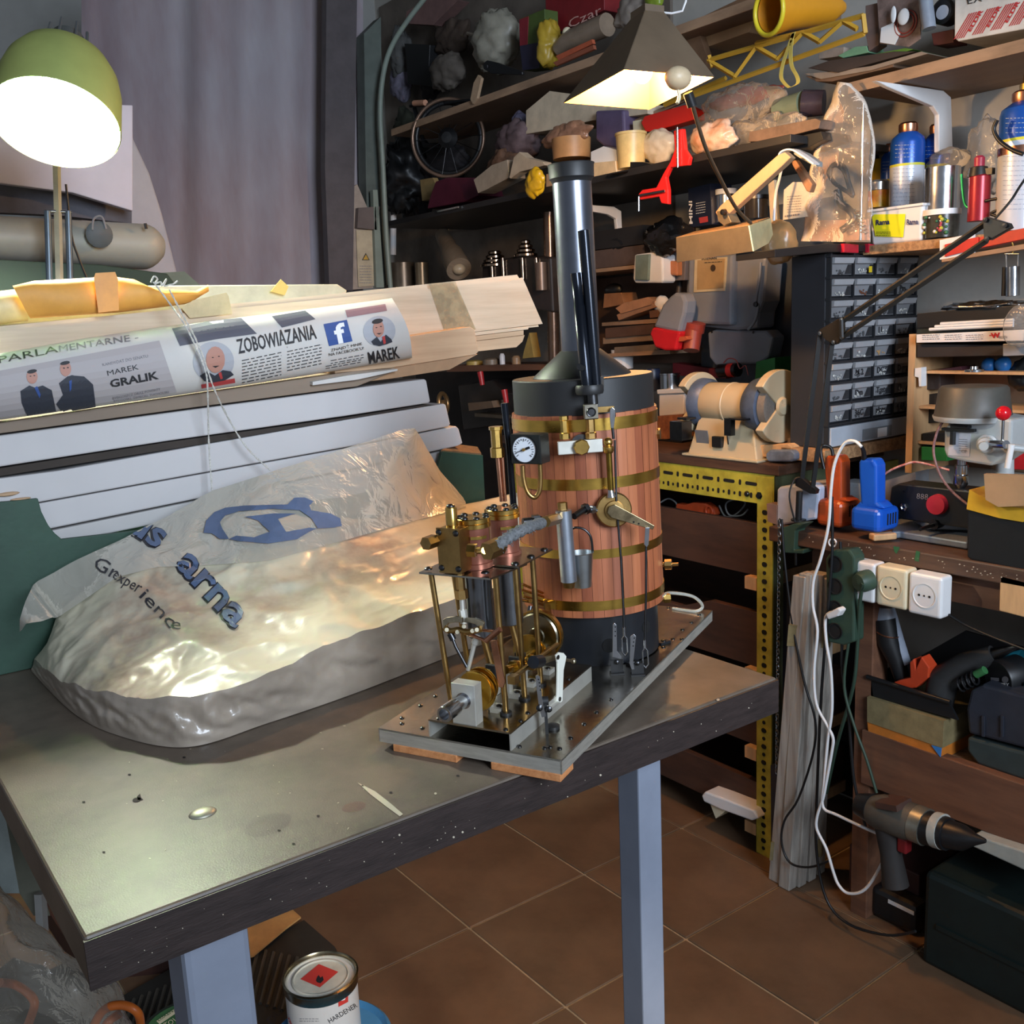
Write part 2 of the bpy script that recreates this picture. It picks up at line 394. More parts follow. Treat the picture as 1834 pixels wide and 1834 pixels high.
def EV(x, y, v): return op(x, y, PL(0, v, 0), PV)
C0 = oz(1068, 1155, .902); NC = Vector((.588, .809, 0)).normalized()
CT = op(1022, 288, C0, NC); BA = (CT - C0).normalized(); BN = (NC - BA * NC.dot(BA)).normalized(); BX = BN.cross(BA) * -1
if BX.dot(RX) < 0: BX = -BX
def B(x, y, o=0.088): return op(x, y, C0 - BN * o, BN)
def bh(y, r=0.085, x=1050): return (B(x, y, r) - C0).dot(BA)        # height on boiler axis seen at image row y on its front
sp = thing('steam_plant', 'model steam plant on a steel tray, wooden lagged boiler with black chimney and twin engine', 'model steam engine', (PF + PU * .25 + PV * .1 - Zv * .014), None)
# tray
tray = part('base_plate', M().box(PG(.251, .1015, -.001), (.502, .203, .002), PU, PV), m_steel, sp, label='polished steel tray')
for a, b, c, d in ((.251, .0007, .502, .0014), (.251, .2023, .502, .0014)): part('rim', M().box(PG(a, b, -.0073), (c, d, .0145), PU, PV), m_rim, tray)
for a in (.0007, .5013): part('rim', M().box(PG(a, .1015, -.0073), (.0014, .203, .0145), PU, PV), m_rim, tray)
rv = M().lathe((0, 0, 0), (0, 0, 1), [(0.0026, 0), (0.0025, .0008), (.0016, .0015), (0, .0017)], 10)
rvm = _mesh('rivet', rv, m_dsteel, Vector((0, 0, 0)))
def rivet(p, ax=Zv, parent=None, name='rivet', sc_=1.0, me=None):
    o = bpy.data.objects.new(name, me or rvm); COL.objects.link(o); o.parent = parent
    o.matrix_local = Matrix.Translation(vv(p) - ORG[parent.name]) @ vv(ax).to_track_quat('Z', 'Y').to_matrix().to_4x4() @ Matrix.Scale(sc_, 4); return o
for x, y in ((720, 1286), (720, 1296), (753, 1264), (780, 1247), (757, 1304), (930, 1337), (985, 1338), (1002, 1341), (1022, 1322), (1046, 1297), (1068, 1276), (1094, 1253), (1221, 1145), (1238, 1115), (1188, 1160), (1252, 1101), (1197, 1089), (975, 1340), (1205, 1145), (1222, 1128)):
    rivet(oz(x, y, .902), parent=tray)
part('hose', M().tube(bez([B(1185, 1068, .03), B(1200, 1062, -.05), oz(1240, 1068, .93), oz(1258, 1085, .91), oz(1245, 1095, .904), oz(1205, 1090, .903)]), .0022), film('clear hose', (200, 200, 190), .5), sp, label='short loop of clear tubing')
part('hose_nut', M().lathe(B(1183, 1072, -.01), BX, [(0, 0), (.004, 0), (.004, .004), (.006, .004), (.006, .012), (0, .012)], 6), m_brass, sp)
# boiler
bo = part('boiler', M().lathe(C0, BA, [(.077, 0), (.077, .06), (.0825, .061), (.0825, .3)], 56), m_black, sp, label='vertical boiler drum with black firebox')
h1, h0 = bh(744), bh(1108)
n = 44
for k in range(n):
    a0 = 2 * PI * k / n; a1 = 2 * PI * (k + 1) / n - .004; rr = .0855 + rnd.uniform(-.0003, .0003); t = h1 + rnd.uniform(-.0006, .0006)
    m = M().lathe(C0, BA, [(.0805, h0), (rr, h0), (rr, t), (.0805, t)], 2, a0, a1, smooth=False)
    part('stave', m, m_st[(k * 7 + k // 3) % 4], bo)
for ya, yb in ((751, 773), (858, 878), (986, 1002), (1078, 1095)):
    part('brass_band', M().lathe(C0, BA, [(.0852, bh(ya)), (.0863, bh(ya)), (.0863, bh(yb)), (.0852, bh(yb))], 64, smooth=False), m_band, bo)
for ya in (762, 868, 994, 1086):
    m = M()
    hb = bh(ya)
part('smokebox', M().lathe(C0, BA, [(.0826, bh(748, .083)), (.0826, bh(682, .083)), (.0815, bh(682, .083) + .0012), (.0, bh(682, .083) + .0012)], 64, smooth=False), m_mblack, bo, label='black smokebox drum')
hc = bh(682, .083) + .001; ht = (B(1040, 628, .022) - C0).dot(BA); hx = (B(1022, 300, .024) - C0).dot(BA)
part('smoke_hood', M().lathe(C0, BA, [(.0575, hc), (.057, hc + .002), (.0238, ht), (.0, ht)], 48), m_mblack, bo, label='conical black hood')
part('chimney', M().lathe(C0, BA, [(.0225, ht - .004), (.0222, hx), (.019, hx), (.019, ht)], 48), m_chim, bo, label='tall black chimney')
hr0, hr1 = (B(1022, 316, .025) - C0).dot(BA), (B(1022, 288, .025) - C0).dot(BA)
part('chimney_cap', M().lathe(C0, BA, [(.0222, hr0 - .004), (.0242, hr0), (.0256, hr0 + .001), (.026, hr1 - .002), (.0268, hr1), (.0225, hr1), (.0225, hr0)], 48), m_mblack, bo)
# firebox vents, bolts
for x, y, r in ((1086, 1157, .0085), (1170, 1133, .0075)):
    d = (B(x, y, .06) - C0); d = d - BA * d.dot(BA); q = C0 + BA * ((B(x, y, .077) - C0).dot(BA)) + d.normalized() * .0768
    part('vent_hole', M().lathe(q, d, [(0, .0006), (r, .0006), (r, -.002)], 20), m_hole, bo)
for ang in range(6):
    a = ang * PI / 3 + .45; q = C0 + (BN * -math.cos(a) + BX * math.sin(a)) * .083
    part('foot_bracket', M().box((q.x, q.y, .9035), (.016, .008, .003)), m_black, bo); rivet((q.x, q.y, .905), parent=bo, name='bolt', sc_=1.3)
# steam pipes in front of chimney
def ptube(name, a, b, ra, off, ma, parent, label=None, n=16): return part(name, M().tube([B(*a, off), B(*b, off)], ra, n), ma, parent, label=label)
m_tube = mat('black blued tube', (30, 34, 42), 0.2, 0.6, var=.05)
whp = part('exhaust_pipe', M().tube([B(1045, 413, .088), B(1068, 690, .088)], .0062, 20).lathe(B(1045, 413, .088), BA, [(0, .0006), (.0052, .0006)], 16), m_tube, bo, label='longer black pipe beside the chimney')
part('whistle_tube', M().tube([B(1031, 489, .09), B(1037, 547, .09), B(1037.2, 547.5, .09), B(1051, 690, .09)], [.0056, .0056, .0062, .0062], 20), m_tube, bo, label='shorter stepped black pipe')
part('pipe_mouth', M().lathe(B(1041, 658, .097), -BN + BA * .8, [(0, 0), (.0048, .0), (.0048, .001)], 16), m_hole, bo)
cl = part('pipe_clamp', M().lathe(B(1056, 698, .088), BA, [(.0, -.0045), (.0145, -.0045), (.0155, -.002), (.0155, .003), (.0145, .0055), (0, .0055)], 28), m_mblack, bo)
part('screw', M().box(B(1077, 684, .09), (.004, .004, .012)), m_bsteel, bo)
part('clamp_stem', M().tube([B(1060, 704, .09), B(1062, 724, .09)], .006, 12), m_dsteel, bo)
vb = part('valve_block', M().box(B(1058, 737, .098), (.0155, .012, .0165), BX, BN, BA), mat('nickel block', (168, 160, 144), .3, 1.0), bo, bev=.0012)
q = B(1059, 738, .1045)
part('valve_screw', M().lathe(q, -BN, [(.0048, 0), (.0052, .001), (.0048, .0018), (.0034, .0012), (.0034, .0022), (0, .0022)], 24), m_dsteel, bo)
part('hex_pillar', M().lathe(B(1059, 785, .096), BA, [(0, 0), (.0062, 0), (.0062, .006), (.0048, .007), (.0048, .0235), (0, .0235)], 6, smooth=False), m_dbrass, bo)
part('hex_pillar', M().lathe(B(1012, 786, .096), BA, [(0, 0), (.006, 0), (.006, .006), (.0042, .007), (.0042, .02), (.0052, .021), (.0052, .025), (0, .025)], 6, smooth=False), m_brass, bo)
a, b_ = B(999, 803, .098), B(1079, 797, .098)
m = M().box((a + b_) / 2, ((b_ - a).length, .007, .0145), (b_ - a).normalized(), BN)
vbar = part('valve_bar', m, m_alu, bo, bev=.0008, label='flat pale metal manifold bar')
part('bar_nut', M().lathe(B(1041, 800, .101), -BN, [(.0088, 0), (.0088, .006), (.0078, .0072), (0, .0072)], 8, smooth=False), m_brass, bo)
part('bar_back_disc', M().lathe(B(1041, 796, .09), -BN, [(.0115, 0), (.0115, .002), (0, .002)], 24), m_dsteel, bo)
# lever + rods right
part('lever', M().prism([B(1092, 733, .1), B(1096, 729, .1), B(1101, 733, .1), B(1102, 742, .1), B(1099, 767, .1), B(1094, 767, .1), B(1092, 750, .1)], -BN * .0016), m_bsteel, bo, bev=.0004)
part('lever_arm', M().box(B(1083, 733, .094), (.02, .004, .006), BX, BN, BA), m_dbrass, bo)
part('fork_rod', M().tube([B(1097, 766, .1), B(1099, 786, .1)], .0016, 8).tube([B(1101, 788, .098), B(1104, 900, .098), B(1112, 1000, .102), B(1117, 1100, .106), B(1118, 1150, .108)], .0013, 8), m_dsteel, bo, label='long thin regulator rod')
part('elbow_fitting', M().ball(B(1089, 792, .1), .0052).lathe(B(1089, 792, .1), BA, [(.0045, -.012), (.0058, -.010), (.0058, -.005), (.004, -.004), (.004, 0)], 12), m_brass, bo)
part('feed_pipe', M().tube([B(1090, 805, .1), B(1094, 880, .1)], .0034, 14), mat('olive brass pipe', (138, 112, 48), .28, 1.0, var=.2, vs=40), bo)
part('pipe_ferrule', M().tube([B(1093.5, 876, .1), B(1095, 890, .1)], [.0032, .005], 12), m_bsteel, bo)
# regulator disc with arm
rc = B(1099, 912, .092)
rg = part('regulator_disc', M().lathe(rc, -BN, [(.0198, 0), (.0198, .004), (.0185, .0055), (.011, .0058), (.0105, .009), (.006, .0095), (.0, .0095)], 40), m_dbrass, bo, label='round brass regulator valve with stepped centre')
m = M().prism([B(1090, 907, .103), B(1101, 903, .103), B(1150, 929, .103), B(1172, 941, .103), B(1169, 948, .103), B(1150, 943, .103), B(1095, 927, .103), B(1087, 918, .103)], -BN * .0022)
ra = part('regulator_arm', m, mat('pewter brass arm', (156, 138, 106), .34, 1.0, var=.2, vs=60), bo, bev=.0005, label='tapered flat lever arm')
for x, y in ((1135, 935), (1144, 938)): part('arm_hole', M().lathe(B(x, y, .1055), -BN, [(0, 0), (.0011, 0)], 8), m_hole, bo)
part('clevis', M().prism([B(1155, 944, .106), B(1163, 944, .106), B(1161, 975, .106), B(1158, 980, .106), B(1153, 975, .106)], -BN * .003), m_bsteel, bo, bev=.0005)
part('pull_rod', M().tube([B(1157, 978, .107), B(1157, 1060, .109), B(1155, 1152, .112)], .0013, 8), m_dsteel, bo)
for x, y, o in ((1118, 1150, .108), (1155, 1172, .112)):
    m = M(); p0 = B(x, y - 12, o); 
    for s in (-1, 1): m.tube([p0, p0 + BX * s * .0028 - BA * .004, p0 + BX * s * .003 - BA * .020, p0 - BA * .024], .0009, 6)
    m.tube([p0 + BA * .009, p0], .0018, 8); part('fork_end', m, m_bsteel, bo)
# brackets on the tray with perforated levers
def perflever(pts, o, holes, ma=m_bsteel, parent=sp, th=.0016, name='perforated_lever'):
    pr = part(name, M().prism([B(x, y, o) for x, y in pts], -BN * th), ma, parent, bev=.0003)
    for x, y in holes: part('hole', M().lathe(B(x, y, o + th + .0002), -BN, [(0, 0), (.0008, 0)], 8), m_hole, pr)
    return pr
perflever([(1097, 1119), (1100, 1115), (1104, 1119), (1105, 1165), (1113, 1176), (1112, 1180), (1097, 1176)], .112, [(1102, 1123), (1102, 1131), (1102, 1139)])
perflever([(1129, 1139), (1135, 1135), (1139, 1139), (1134, 1185), (1136, 1198), (1131, 1199), (1127, 1188)], .122, [(1136, 1143), (1135, 1150), (1134, 1157)])
for x, y, o, hh in ((1105, 1200, .105, .017), (1142, 1202, .112, .014)):
    q = B(x, y, o); q.z = .902
    part('bracket', M().box(q + Zv * hh / 2, (.014, .002, hh), BX, BN).box(q + Zv * .001, (.016, .010, .002), BX, BN), m_mblack, sp)
    rivet(B(x, y - 14, o + .003), -BN, sp, 'pivot_screw', 1.0)
# side fittings right of boiler
q = B(1172, 777, .02)
part('side_plug', M().lathe(q, BX * .96 - BN * .28, [(.0085, -.004), (.0085, 0), (.0068, 0), (.0068, .007), (0, .007)], 8, smooth=False), m_dbrass, bo)
q = B(1183, 1011, .02); ax = BX * .98 - BN * .2
part('blowdown_valve', M().lathe(q, ax, [(.010, -.003), (.010, 0), (.003, 0), (.003, .004), (.0065, .005), (.0065, .013), (.002, .014), (.002, .021), (0, .021)], 8, smooth=False), m_dbrass, bo)
# pressure gauge
g0 = B(941, 807, .10)
GX, GZ, GN = (PU * .80 - PV * .60).normalized(), PW.normalized(), None
GN = GX.cross(Zv) * -1
if GN.dot(RZ) > 0: GN = -GN
# gauge faces the engine end (towards -u)
gf = [B(914, 777, .118), B(959, 783, .128)]
fx = (PV * -1.0); 
gc = op(941, 805, B(938, 805, .118), PU)
gauge = part('pressure_gauge', M().box(gc + PU * .0115, (.023, .036, .032), PU, PV, PW.normalized()), mat('black gauge housing', (38, 40, 38), .35, .3, var=.15, vs=60), sp, bev=.001, label='square black gauge housing with white dial')
part('bezel', M().lathe(gc + PV * .001 - PU * .0002, -PU, [(.0148, -.0004), (.0148, .0012), (.0138, .0012), (.0138, 0)], 36), m_dsteel, gauge)
part('dial', M().lathe(gc + PV * .001 - PU * .0004, -PU, [(.0138, 0), (0, 0)], 36), mat('white dial', (225, 230, 236), .4, var=0), gauge)
m = M(); dc = gc + PV * .001 - PU * .0012
for k in range(19):
    a = math.radians(220 - 260 * k / 18); d = -PV * math.cos(a) + Zv * math.sin(a); l = .003 if k % 3 == 0 else .0018
    m.box(dc + d * (.0118 - l / 2), (l, .0005, .0003), d, d.cross(PU), None)
a = math.radians(200); d = -PV * math.cos(a) + Zv * math.sin(a)
m.box(dc + d * .003 - PU * .0006, (.016, .0008, .0004), d, d.cross(PU)); m.box(dc - d * .005 - PU * .0006, (.005, .0026, .0004), d, d.cross(PU))
part('dial_marks', m, m_hole, gauge); part('needle_hub', M().lathe(dc, -PU, [(.0018, 0), (.0018, .0018), (0, .0018)], 12), m_brass, gauge)
part('siphon_pipe', M().tube(bez([B(936, 834, .12), B(938, 860, .12), B(945, 882, .12), B(957, 891, .12), B(966, 880, .12), B(968, 858, .12), B(967, 832, .12)], 6), .0026, 12), m_dbrass, sp, label='bent brass siphon pipe')
# water gauge glass
part('water_gauge_cap', M().lathe(B(891, 812, .10), BA, [(0, -.004), (.0078, -.004), (.0078, .006), (.0062, .007), (.0062, .0255), (.0078, .026), (.0078, .0295), (0, .0295)], 8, smooth=False), m_brass, sp)
part('gauge_tube', M().tube([B(892, 820, .10), B(899, 898, .10)], .0026, 12), m_copper, sp)
part('gauge_tube', M().tube([B(900, 820, .10), B(905, 898, .10)], .0018, 12), m_copper, sp)
part('standpipe', M().tube([B(903, 722, .09), B(912, 800, .09), B(920, 910, .088)], .0037, 14), m_tube, sp, label='leaning black standpipe')
# displacement lubricator (steel cylinder hung beside boiler)
lub = part('lubricator', M().tube([B(1009, 914, .125), B(1019, 1041, .125)], .0088, 28), mat('blued bright steel', (186, 194, 206), .28, .9, var=.1, vs=12), sp, label='bright steel cylinder with brass cap')
part('cap_nut', M().tube([B(1007, 900, .125), B(1008, 913, .125)], .0055, 6), m_dbrass, lub)
part('drain_nut', M().tube([B(1019, 1041, .125), B(1019, 1052, .125)], [.0075, .006], 14), m_dbrass, lub)
part('coupling', M().tube([B(1028, 925, .12), B(1038, 918, .112), B(1050, 911, .105)], .0038, 8).tube([B(1046, 913, .107), B(1052, 910, .104)], .0062, 6), m_dsteel, sp)
part('coupling', M().tube([B(1050, 911, .105), B(1068, 914, .1)], .003, 8).tube([B(1058, 912, .103), B(1064, 913, .101)], .0048, 6), m_bsteel, sp)
# flexible lagged steam pipe from lubricator to engine
lagp = bez([B(1000, 928, .125), EV(945, 945, .05), EV(905, 967, .055), EV(886, 984, .06)], 10)
part('brass_union', M().tube([lagp[0], lagp[5]], .0062, 6), m_dbrass, sp)
m = M().tube(lagp[6:-3], [.0055 + .0008 * math.sin(i * 2.1) for i in range(len(lagp[6:-3]))], 12)
for i in range(90):
    t = rnd.randint(7, len(lagp) - 6); p = lagp[t]; d = Vector((rnd.gauss(0, 1), rnd.gauss(0, 1), rnd.gauss(0, 1))).normalized()
    m.tube([p + d * .005, p + d * .0085 + Vector((0, 0, -.001))], .0003, 3, cap=False)
part('lagged_pipe', m, mat('grey string lagging', (112, 114, 116), .9, var=.25, vs=300), sp, label='steam pipe wound in frayed grey string')
q = EV(880, 983, .062)
part('union_nut', M().tube([EV(896, 977, .06), EV(871, 988, .064)], .0086, 6), m_dbrass, sp)
part('union_stub', M().tube([EV(868, 986, .066), EV(856, 986, .08)], .0034, 10), m_brass, sp)
part('union_nut', M().tube([EV(853, 986, .084), EV(838, 985, .092)], .0065, 6), m_brass, sp)
# ---------------------------------------------------------------- engine
en = part('engine_bed', M().box(PG(.1, .0975, .0172), (.198, .091, .0018), PU, PV), m_steel, sp, label='raised steel engine bed plate')
for v in (.0527, .1423): part('bed_rail', M().box(PG(.1, v, .0082), (.198, .0016, .0165), PU, PV), m_alu, en)
for u, v in ((.006, .06), (.006, .134), (.05, .058), (.09, .058), (.03, .056), (.15, .058)): rivet(PG(u, v, .018), parent=en)
# columns
for u, v in ((.04, .077), (.082, .077), (.125, .079), (.04, .15), (.082, .15), (.125, .15)):
    part('column', M().tube([PG(u, min(v, .139), .018), PL(u, v, .157)], .0029, 14), m_dbrass, en)
    part('column_collar', M().tube([PG(u, min(v, .139), .018), PG(u, min(v, .139), .0205)], .006, 14), m_mblack, en)
# upper plates
part('entablature', M().prism([PL(.031, .078, .157), PL(.095, .070, .157), PL(.095, .158, .157), PL(.031, .158, .157)], PW * .0018), m_steel, en)
part('entablature', M().prism([PL(.072, .068, .1595), PL(.152, .068, .1595), PL(.152, .155, .1595), PL(.072, .155, .1595)], PW * .0018), m_steel, en)
for u, v in ((.04, .088), (.08, .076), (.112, .074), (.144, .074), (.036, .15)): rivet(PL(u, v, .161), PW, en, 'bolt', 1.6)
m_lag = mat('copper brown lagging', (150, 92, 74), .34, .5, var=.12, vs=40, stretch=(1, 1, .2))
for cu, cv in ((.068, .113), (.118, .106)):
    c = PL(cu, cv, .161)
    cy = part('cylinder', M().lathe(c, PW, [(.0165, -.002), (.0165, .003), (.0148, .0035), (.0150, .039), (.0, .039)], 36), m_lag, en, label='copper brown lagged cylinder')
    part('cylinder_head', M().lathe(c, PW, [(.0150, .039), (.0172, .039), (.0172, .043), (.0165, .0435), (.0172, .044), (.0172, .048), (.0165, .0488), (0, .0488)], 36, smooth=False), m_brass, en)
    for k in range(7):
        a = k * 2 * PI / 7 + .3; q = c + PW * .0488 + (PU * math.cos(a) + PV * math.sin(a)) * .0138
        rivet(q, PW, en, 'head_bolt', 1.35)
    for k in range(3):
        a = 3.6 + k * .35; part('lagging_clip', M().box(c + PW * .03 + (PU * math.cos(a) + PV * math.sin(a)) * .0152, (.001, .006, .003), PU * math.cos(a) + PV * math.sin(a), PV * math.cos(a) - PU * math.sin(a)), m_gold, en)
    # crosshead guide tubes below
    g = part('crosshead_guide', M().lathe(PL(cu, cv, .157), -PW, [(.0, 0), (.0138, 0), (.0138, .07), (.0128, .071), (.0128, .066)], 32), mat('grey steel trunk', (128, 130, 134), .3, 1.0, var=.1, vs=20), en, label='steel trunk guide with slots')
    sl = [(-1, .012), (-.75, .007), (0, .005), (.75, .007), (1, .012), (1, .056), (.75, .061), (0, .063), (-.75, .061), (-1, .056)]
    for a0 in (2.55, 4.35):
        m = M(); pts = []
        for sx, hh in sl:
            a = a0 + sx * .3; pts.append(PL(cu, cv, .157) - PW * hh + (PU * math.cos(a) + PV * math.sin(a)) * .01405)
        m.add(pts, [tuple(range(len(pts)))]); part('guide_slot', m, m_hole, g)
    part('connecting_rod', M().tube([PL(cu, cv, .09), PG(cu + .004, cv - .006, .045)], [.003, .0042], 10), m_dbrass, en)
# steam chests
for (u0, u1, v0, v1) in ((.034, .054, .110, .134), (.132, .150, .112, .136)):
    part('steam_chest', M().prism([PL(u0, v0, .1605), PL(u1, v0, .1605), PL(u1, v1, .1605), PL(u0, v1, .1605)], PW * .0435), m_dbrass, en, bev=.0005)
ch = part('chest_cover', M().prism([PL(.0335, .1095, .160), PL(.0335, .1345, .160), PL(.0335, .1345, .205), PL(.0335, .1095, .205)], -PU * .0022), m_dbrass, en, bev=.0003)
for v, wz in ((.1125, .2005), (.1315, .2005), (.1125, .165), (.1315, .165)): rivet(PL(.0315, v, wz), -PU, en, 'cover_screw', 1.25)
part('lubricator_post', M().lathe(PL(.045, .124, .204), PW, [(.0058, 0), (.0058, .018), (.0045, .02), (0, .02)], 20), m_brass, en)
rivet(PL(.045, .124, .224), PW, en, 'head_bolt', 1.6)
part('inlet_elbow', M().tube([EU(785, 972, .045), EU(775, 970, .03)], .0045, 10).tube([EU(778, 968, .03), EU(762, 974, .016)], .0068, 6), m_dbrass, en)
part('drain_union', M().tube([PL(.150, .1, .188), PL(.165, .085, .188)], .005, 8).tube([PL(.158, .092, .188), PL(.163, .087, .188)], .0075, 6), m_dsteel, en)
# valve spindle, gland and Stephenson link in front
part('valve_gland', M().tube([EU(823, 1027, .034), EU(826, 1058, .034)], .0045, 6).tube([EU(826, 1056, .034), EU(828, 1072, .034)], .0062, 6), m_dbrass, en)
part('valve_spindle', M().tube([EU(827, 1070, .034), EU(829, 1110, .034)], .0026, 10).tube([EU(828, 1092, .034), EU(832, 1116, .034)], .0042, 6), m_alu, en)
m_link = mat('pewter link', (200, 190, 164), .35, 1.0, var=.2, vs=80)
for pts in ([(793, 1110), (800, 1106), (815, 1104), (827, 1106), (828, 1116), (815, 1115), (803, 1117), (797, 1126), (792, 1120)],
            [(833, 1107), (850, 1107), (862, 1112), (867, 1116), (863, 1129), (858, 1124), (850, 1118), (838, 1115), (830, 1115)]):
    part('expansion_link', M().prism([EU(x, y, .026) for x, y in pts], PU * .003), m_link, en, bev=.0006)
m = M().tube(bez([EU(796, 1124, .026), EU(806, 1130, .026), EU(822, 1128, .026), EU(838, 1132, .026), EU(862, 1126, .026)], 5), .0032, 8)
part('link_block', m, m_dbrass, en)
for x, y in ((800, 1128), (819, 1132), (854, 1128), (831, 1122), (846, 1130)): part('link_pin', M().tube([EU(x, y, .022), EU(x, y, .032)], .0021, 10), m_link, en)
part('drag_link', M().tube([EU(824, 1130, .026), EU(872, 1148, .026)], .0017, 8).tube([EU(845, 1128, .034), EU(890, 1130, .034)], .0015, 8).tube([EU(870, 1148, .026), EU(896, 1127, .026)], .0028, 8), m_copper, en, label='copper coloured drag links')
part('eccentric_rod', M().tube([EU(806, 1134, .026), EU(812, 1146, .026)], .0034, 8).tube([EU(811, 1145, .026), EU(816, 1158, .026), EU(836, 1195, .028)], .0017, 8), m_dsteel, en)
part('eccentric_rod', M().tube([EU(856, 1140, .03), EU(850, 1152, .03)], .0036, 8).tube([EU(850, 1152, .03), EU(838, 1200, .03)], .0022, 8), m_alu, en)
part('reversing_strap', M().prism([EU(878, 1148, .034), EU(889, 1146, .034), EU(904, 1222, .034), EU(901, 1232, .034), EU(893, 1231, .034)], PU * .0018), m_copper, en, bev=.0003, label='flat copper reversing strap')
part('lifting_lever', M().tube([EV(990, 1068, .12), EV(972, 1083, .12), EV(950, 1076, .12)], .0024, 8).tube([EV(985, 1062, .12), EV(993, 1070, .12)], .0042, 8), m_dbrass, en)
m = M()
for a, b in (((935, 1046), (972, 1062)), ((933, 1056), (978, 1070)), ((936, 1068), (975, 1078)), ((930, 1074), (966, 1081))): m.tube([EV(*a, .125), EV(*b, .125)], .0016, 8)
part('rear_link', m, m_brass, en)
part('rear_eccentric_rod', M().tube([EV(949, 1090, .12), EV(942, 1150, .12)], .0016, 8).tube([EV(950, 1086, .12), EV(947, 1102, .12)], .003, 8), m_dsteel, en)
part('rear_strap', M().prism([EV(976, 1080, .11), EV(986, 1082, .11), EV(990, 1118, .11), EV(994, 1128, .11), EV(976, 1130, .11), EV(978, 1118, .11)], PV * .0018), m_dbrass, en)
# cranks, eccentrics
ax0 = PG(0, .103, .042)
part('crankshaft', M().tube([ax0 + PU * .0, ax0 + PU * .185], .0036, 16), m_bsteel, en)
for u in (.026, .031, .037, .146, .152): part('eccentric', M().lathe(ax0 + PU * u + PW * (.003 if u in (.026, .037, .146) else -.002), PU, [(.0, 0), (.0185, 0), (.0185, .0008), (.0168, .0012), (.0168, .003), (.0185, .0034), (.0185, .0042), (0, .0042)], 36, smooth=False), m_gold, en, label='bright brass eccentric sheave')
for u, c in ((.048, 1), (.062, 1), (.112, -1), (.126, -1)): part('crank_web', M().box(ax0 + PU * u + PW * .004 * c, (.005, .012, .026), PU, PV), m_mblack, en, bev=.001)
part('flywheel_disc', M().lathe(ax0 + PU * .176 + PW * .014, -PU, [(.0, 0), (.0255, 0), (.0255, .006), (.024, .0075), (.010, .008), (.009, .0095), (0, .0095)], 44), mat('pale steel disc', (166, 158, 136), .22, 1.0), en, label='large round balance disc')
part('flywheel_rim', M().lathe(ax0 + PU * .178 + PW * .014, -PU, [(.0262, 0), (.0285, 0), (.0285, .006), (.0262, .006)], 44, smooth=False), m_brass, en)
bb_ = part('bearing_block', M().box(PG(.010, .103, .038), (.014, .026, .0415), PU, PV), m_alu, en, bev=.0005, label='milled aluminium bearing block')
part('output_shaft', M().lathe(ax0 + PU * .004, -PU, [(.0082, 0), (.0082, .0012), (.0066, .0012), (.0066, .016), (.0080, .0168), (.0080, .036), (.0074, .0372), (.0054, .0372), (.0054, .028), (0, .028)], 28), m_bsteel, en, label='bright output shaft with socket end')
for u in (.045, .085, .12, .16):
    for v in (.092, .116):
        part('pedestal_foot', M().box(PG(u, v + (.0 if v > .1 else -.004), .0205), (.014, .012, .005), PU, PV).box(PG(u, .103 + (v - .104) * .6, .031), (.008, .004, .025), PU, PV), m_alu, en)
    rivet(PG(u, .087, .023), parent=en, name='bolt', sc_=1.2)
part('eccentric_pump', M().tube([EV(905, 1200, .09), EV(940, 1192, .09), EV(968, 1178, .09)], .0045, 10).tube([EV(918, 1196, .09), EV(926, 1194, .09)], .0075, 6).ball(EV(950, 1182, .09), .0068), m_gold, en)
part('reach_shaft', M().tube([PG(.04, .07, .055), PL(.145, .066, .058)], .0026, 10), m_dbrass, en)
for u in (.042, .085, .128): part('shaft_bearing', M().box(PG(u, .068, .055), (.010, .008, .008), PU, PV), m_dbrass, en)
part('reach_arm', M().prism([EV(962, 1180, .06), EV(1000, 1172, .06), EV(1003, 1180, .06), EV(965, 1192, .06)], PV * .004).tube([EV(1003, 1180, .06), EV(1027, 1184, .06)], .0016, 8).ball(EV(1027, 1184, .06), .0032), m_link, en)
part('arm_clamp', M().tube([EV(955, 1186, .06), EV(968, 1184, .06)], .0066, 10), mat('blued clamp', (64, 74, 88), .35, 1.0), en)
part('white_lever', M().prism([EV(x, y, .052) for x, y in ((993, 1173), (998, 1168), (1006, 1169), (1011, 1175), (1009, 1186), (1006, 1200), (1004, 1255), (1000, 1258), (995, 1256), (996, 1205), (996, 1188))], -PV * .0025), mat('translucent white nylon', (226, 226, 214), .4, var=.02), en, bev=.0006, label='white nylon operating lever')
for x, y in ((999, 1177), (1002, 1252)): part('lever_screw', M().lathe(EV(x, y, .0495), -PV, [(.0024, 0), (.0024, .001), (0, .001)], 12), m_dsteel, en)
part('reach_block', M().tube([EV(1002, 1253, .053), EV(968, 1280, .053)], .003, 8), m_alu, en)
bp_ = PG(.075, .018, 0); q = oz(979, 1312, .902)
part('lever_stand', M().box(q + Zv * .016, (.003, .008, .032), BX, BN).tube([q + Zv * .033 + BX * -.003, q + Zv * .033 + BX * .003], .0045, 14).lathe(oz(990, 1304, .902), Zv, [(.007, 0), (.007, .003), (.003, .0045), (0, .0045)], 16), m_mblack, sp, label='black bracket post')
lv = part('perforated_lever', M().prism([op(x, y, q - BN * .004, BN) for x, y in ((959, 1210), (963, 1208), (967, 1212), (971, 1250), (974, 1268), (978, 1282), (970, 1284), (965, 1264), (962, 1240))], -BN * .0014), m_bsteel, sp)
for x, y in ((964.5, 1217), (966, 1223), (967, 1229), (968, 1236)): part('hole', M().lathe(op(x, y, q - BN * .0056, BN), -BN, [(0, 0), (.0008, 0)], 8), m_hole, lv)
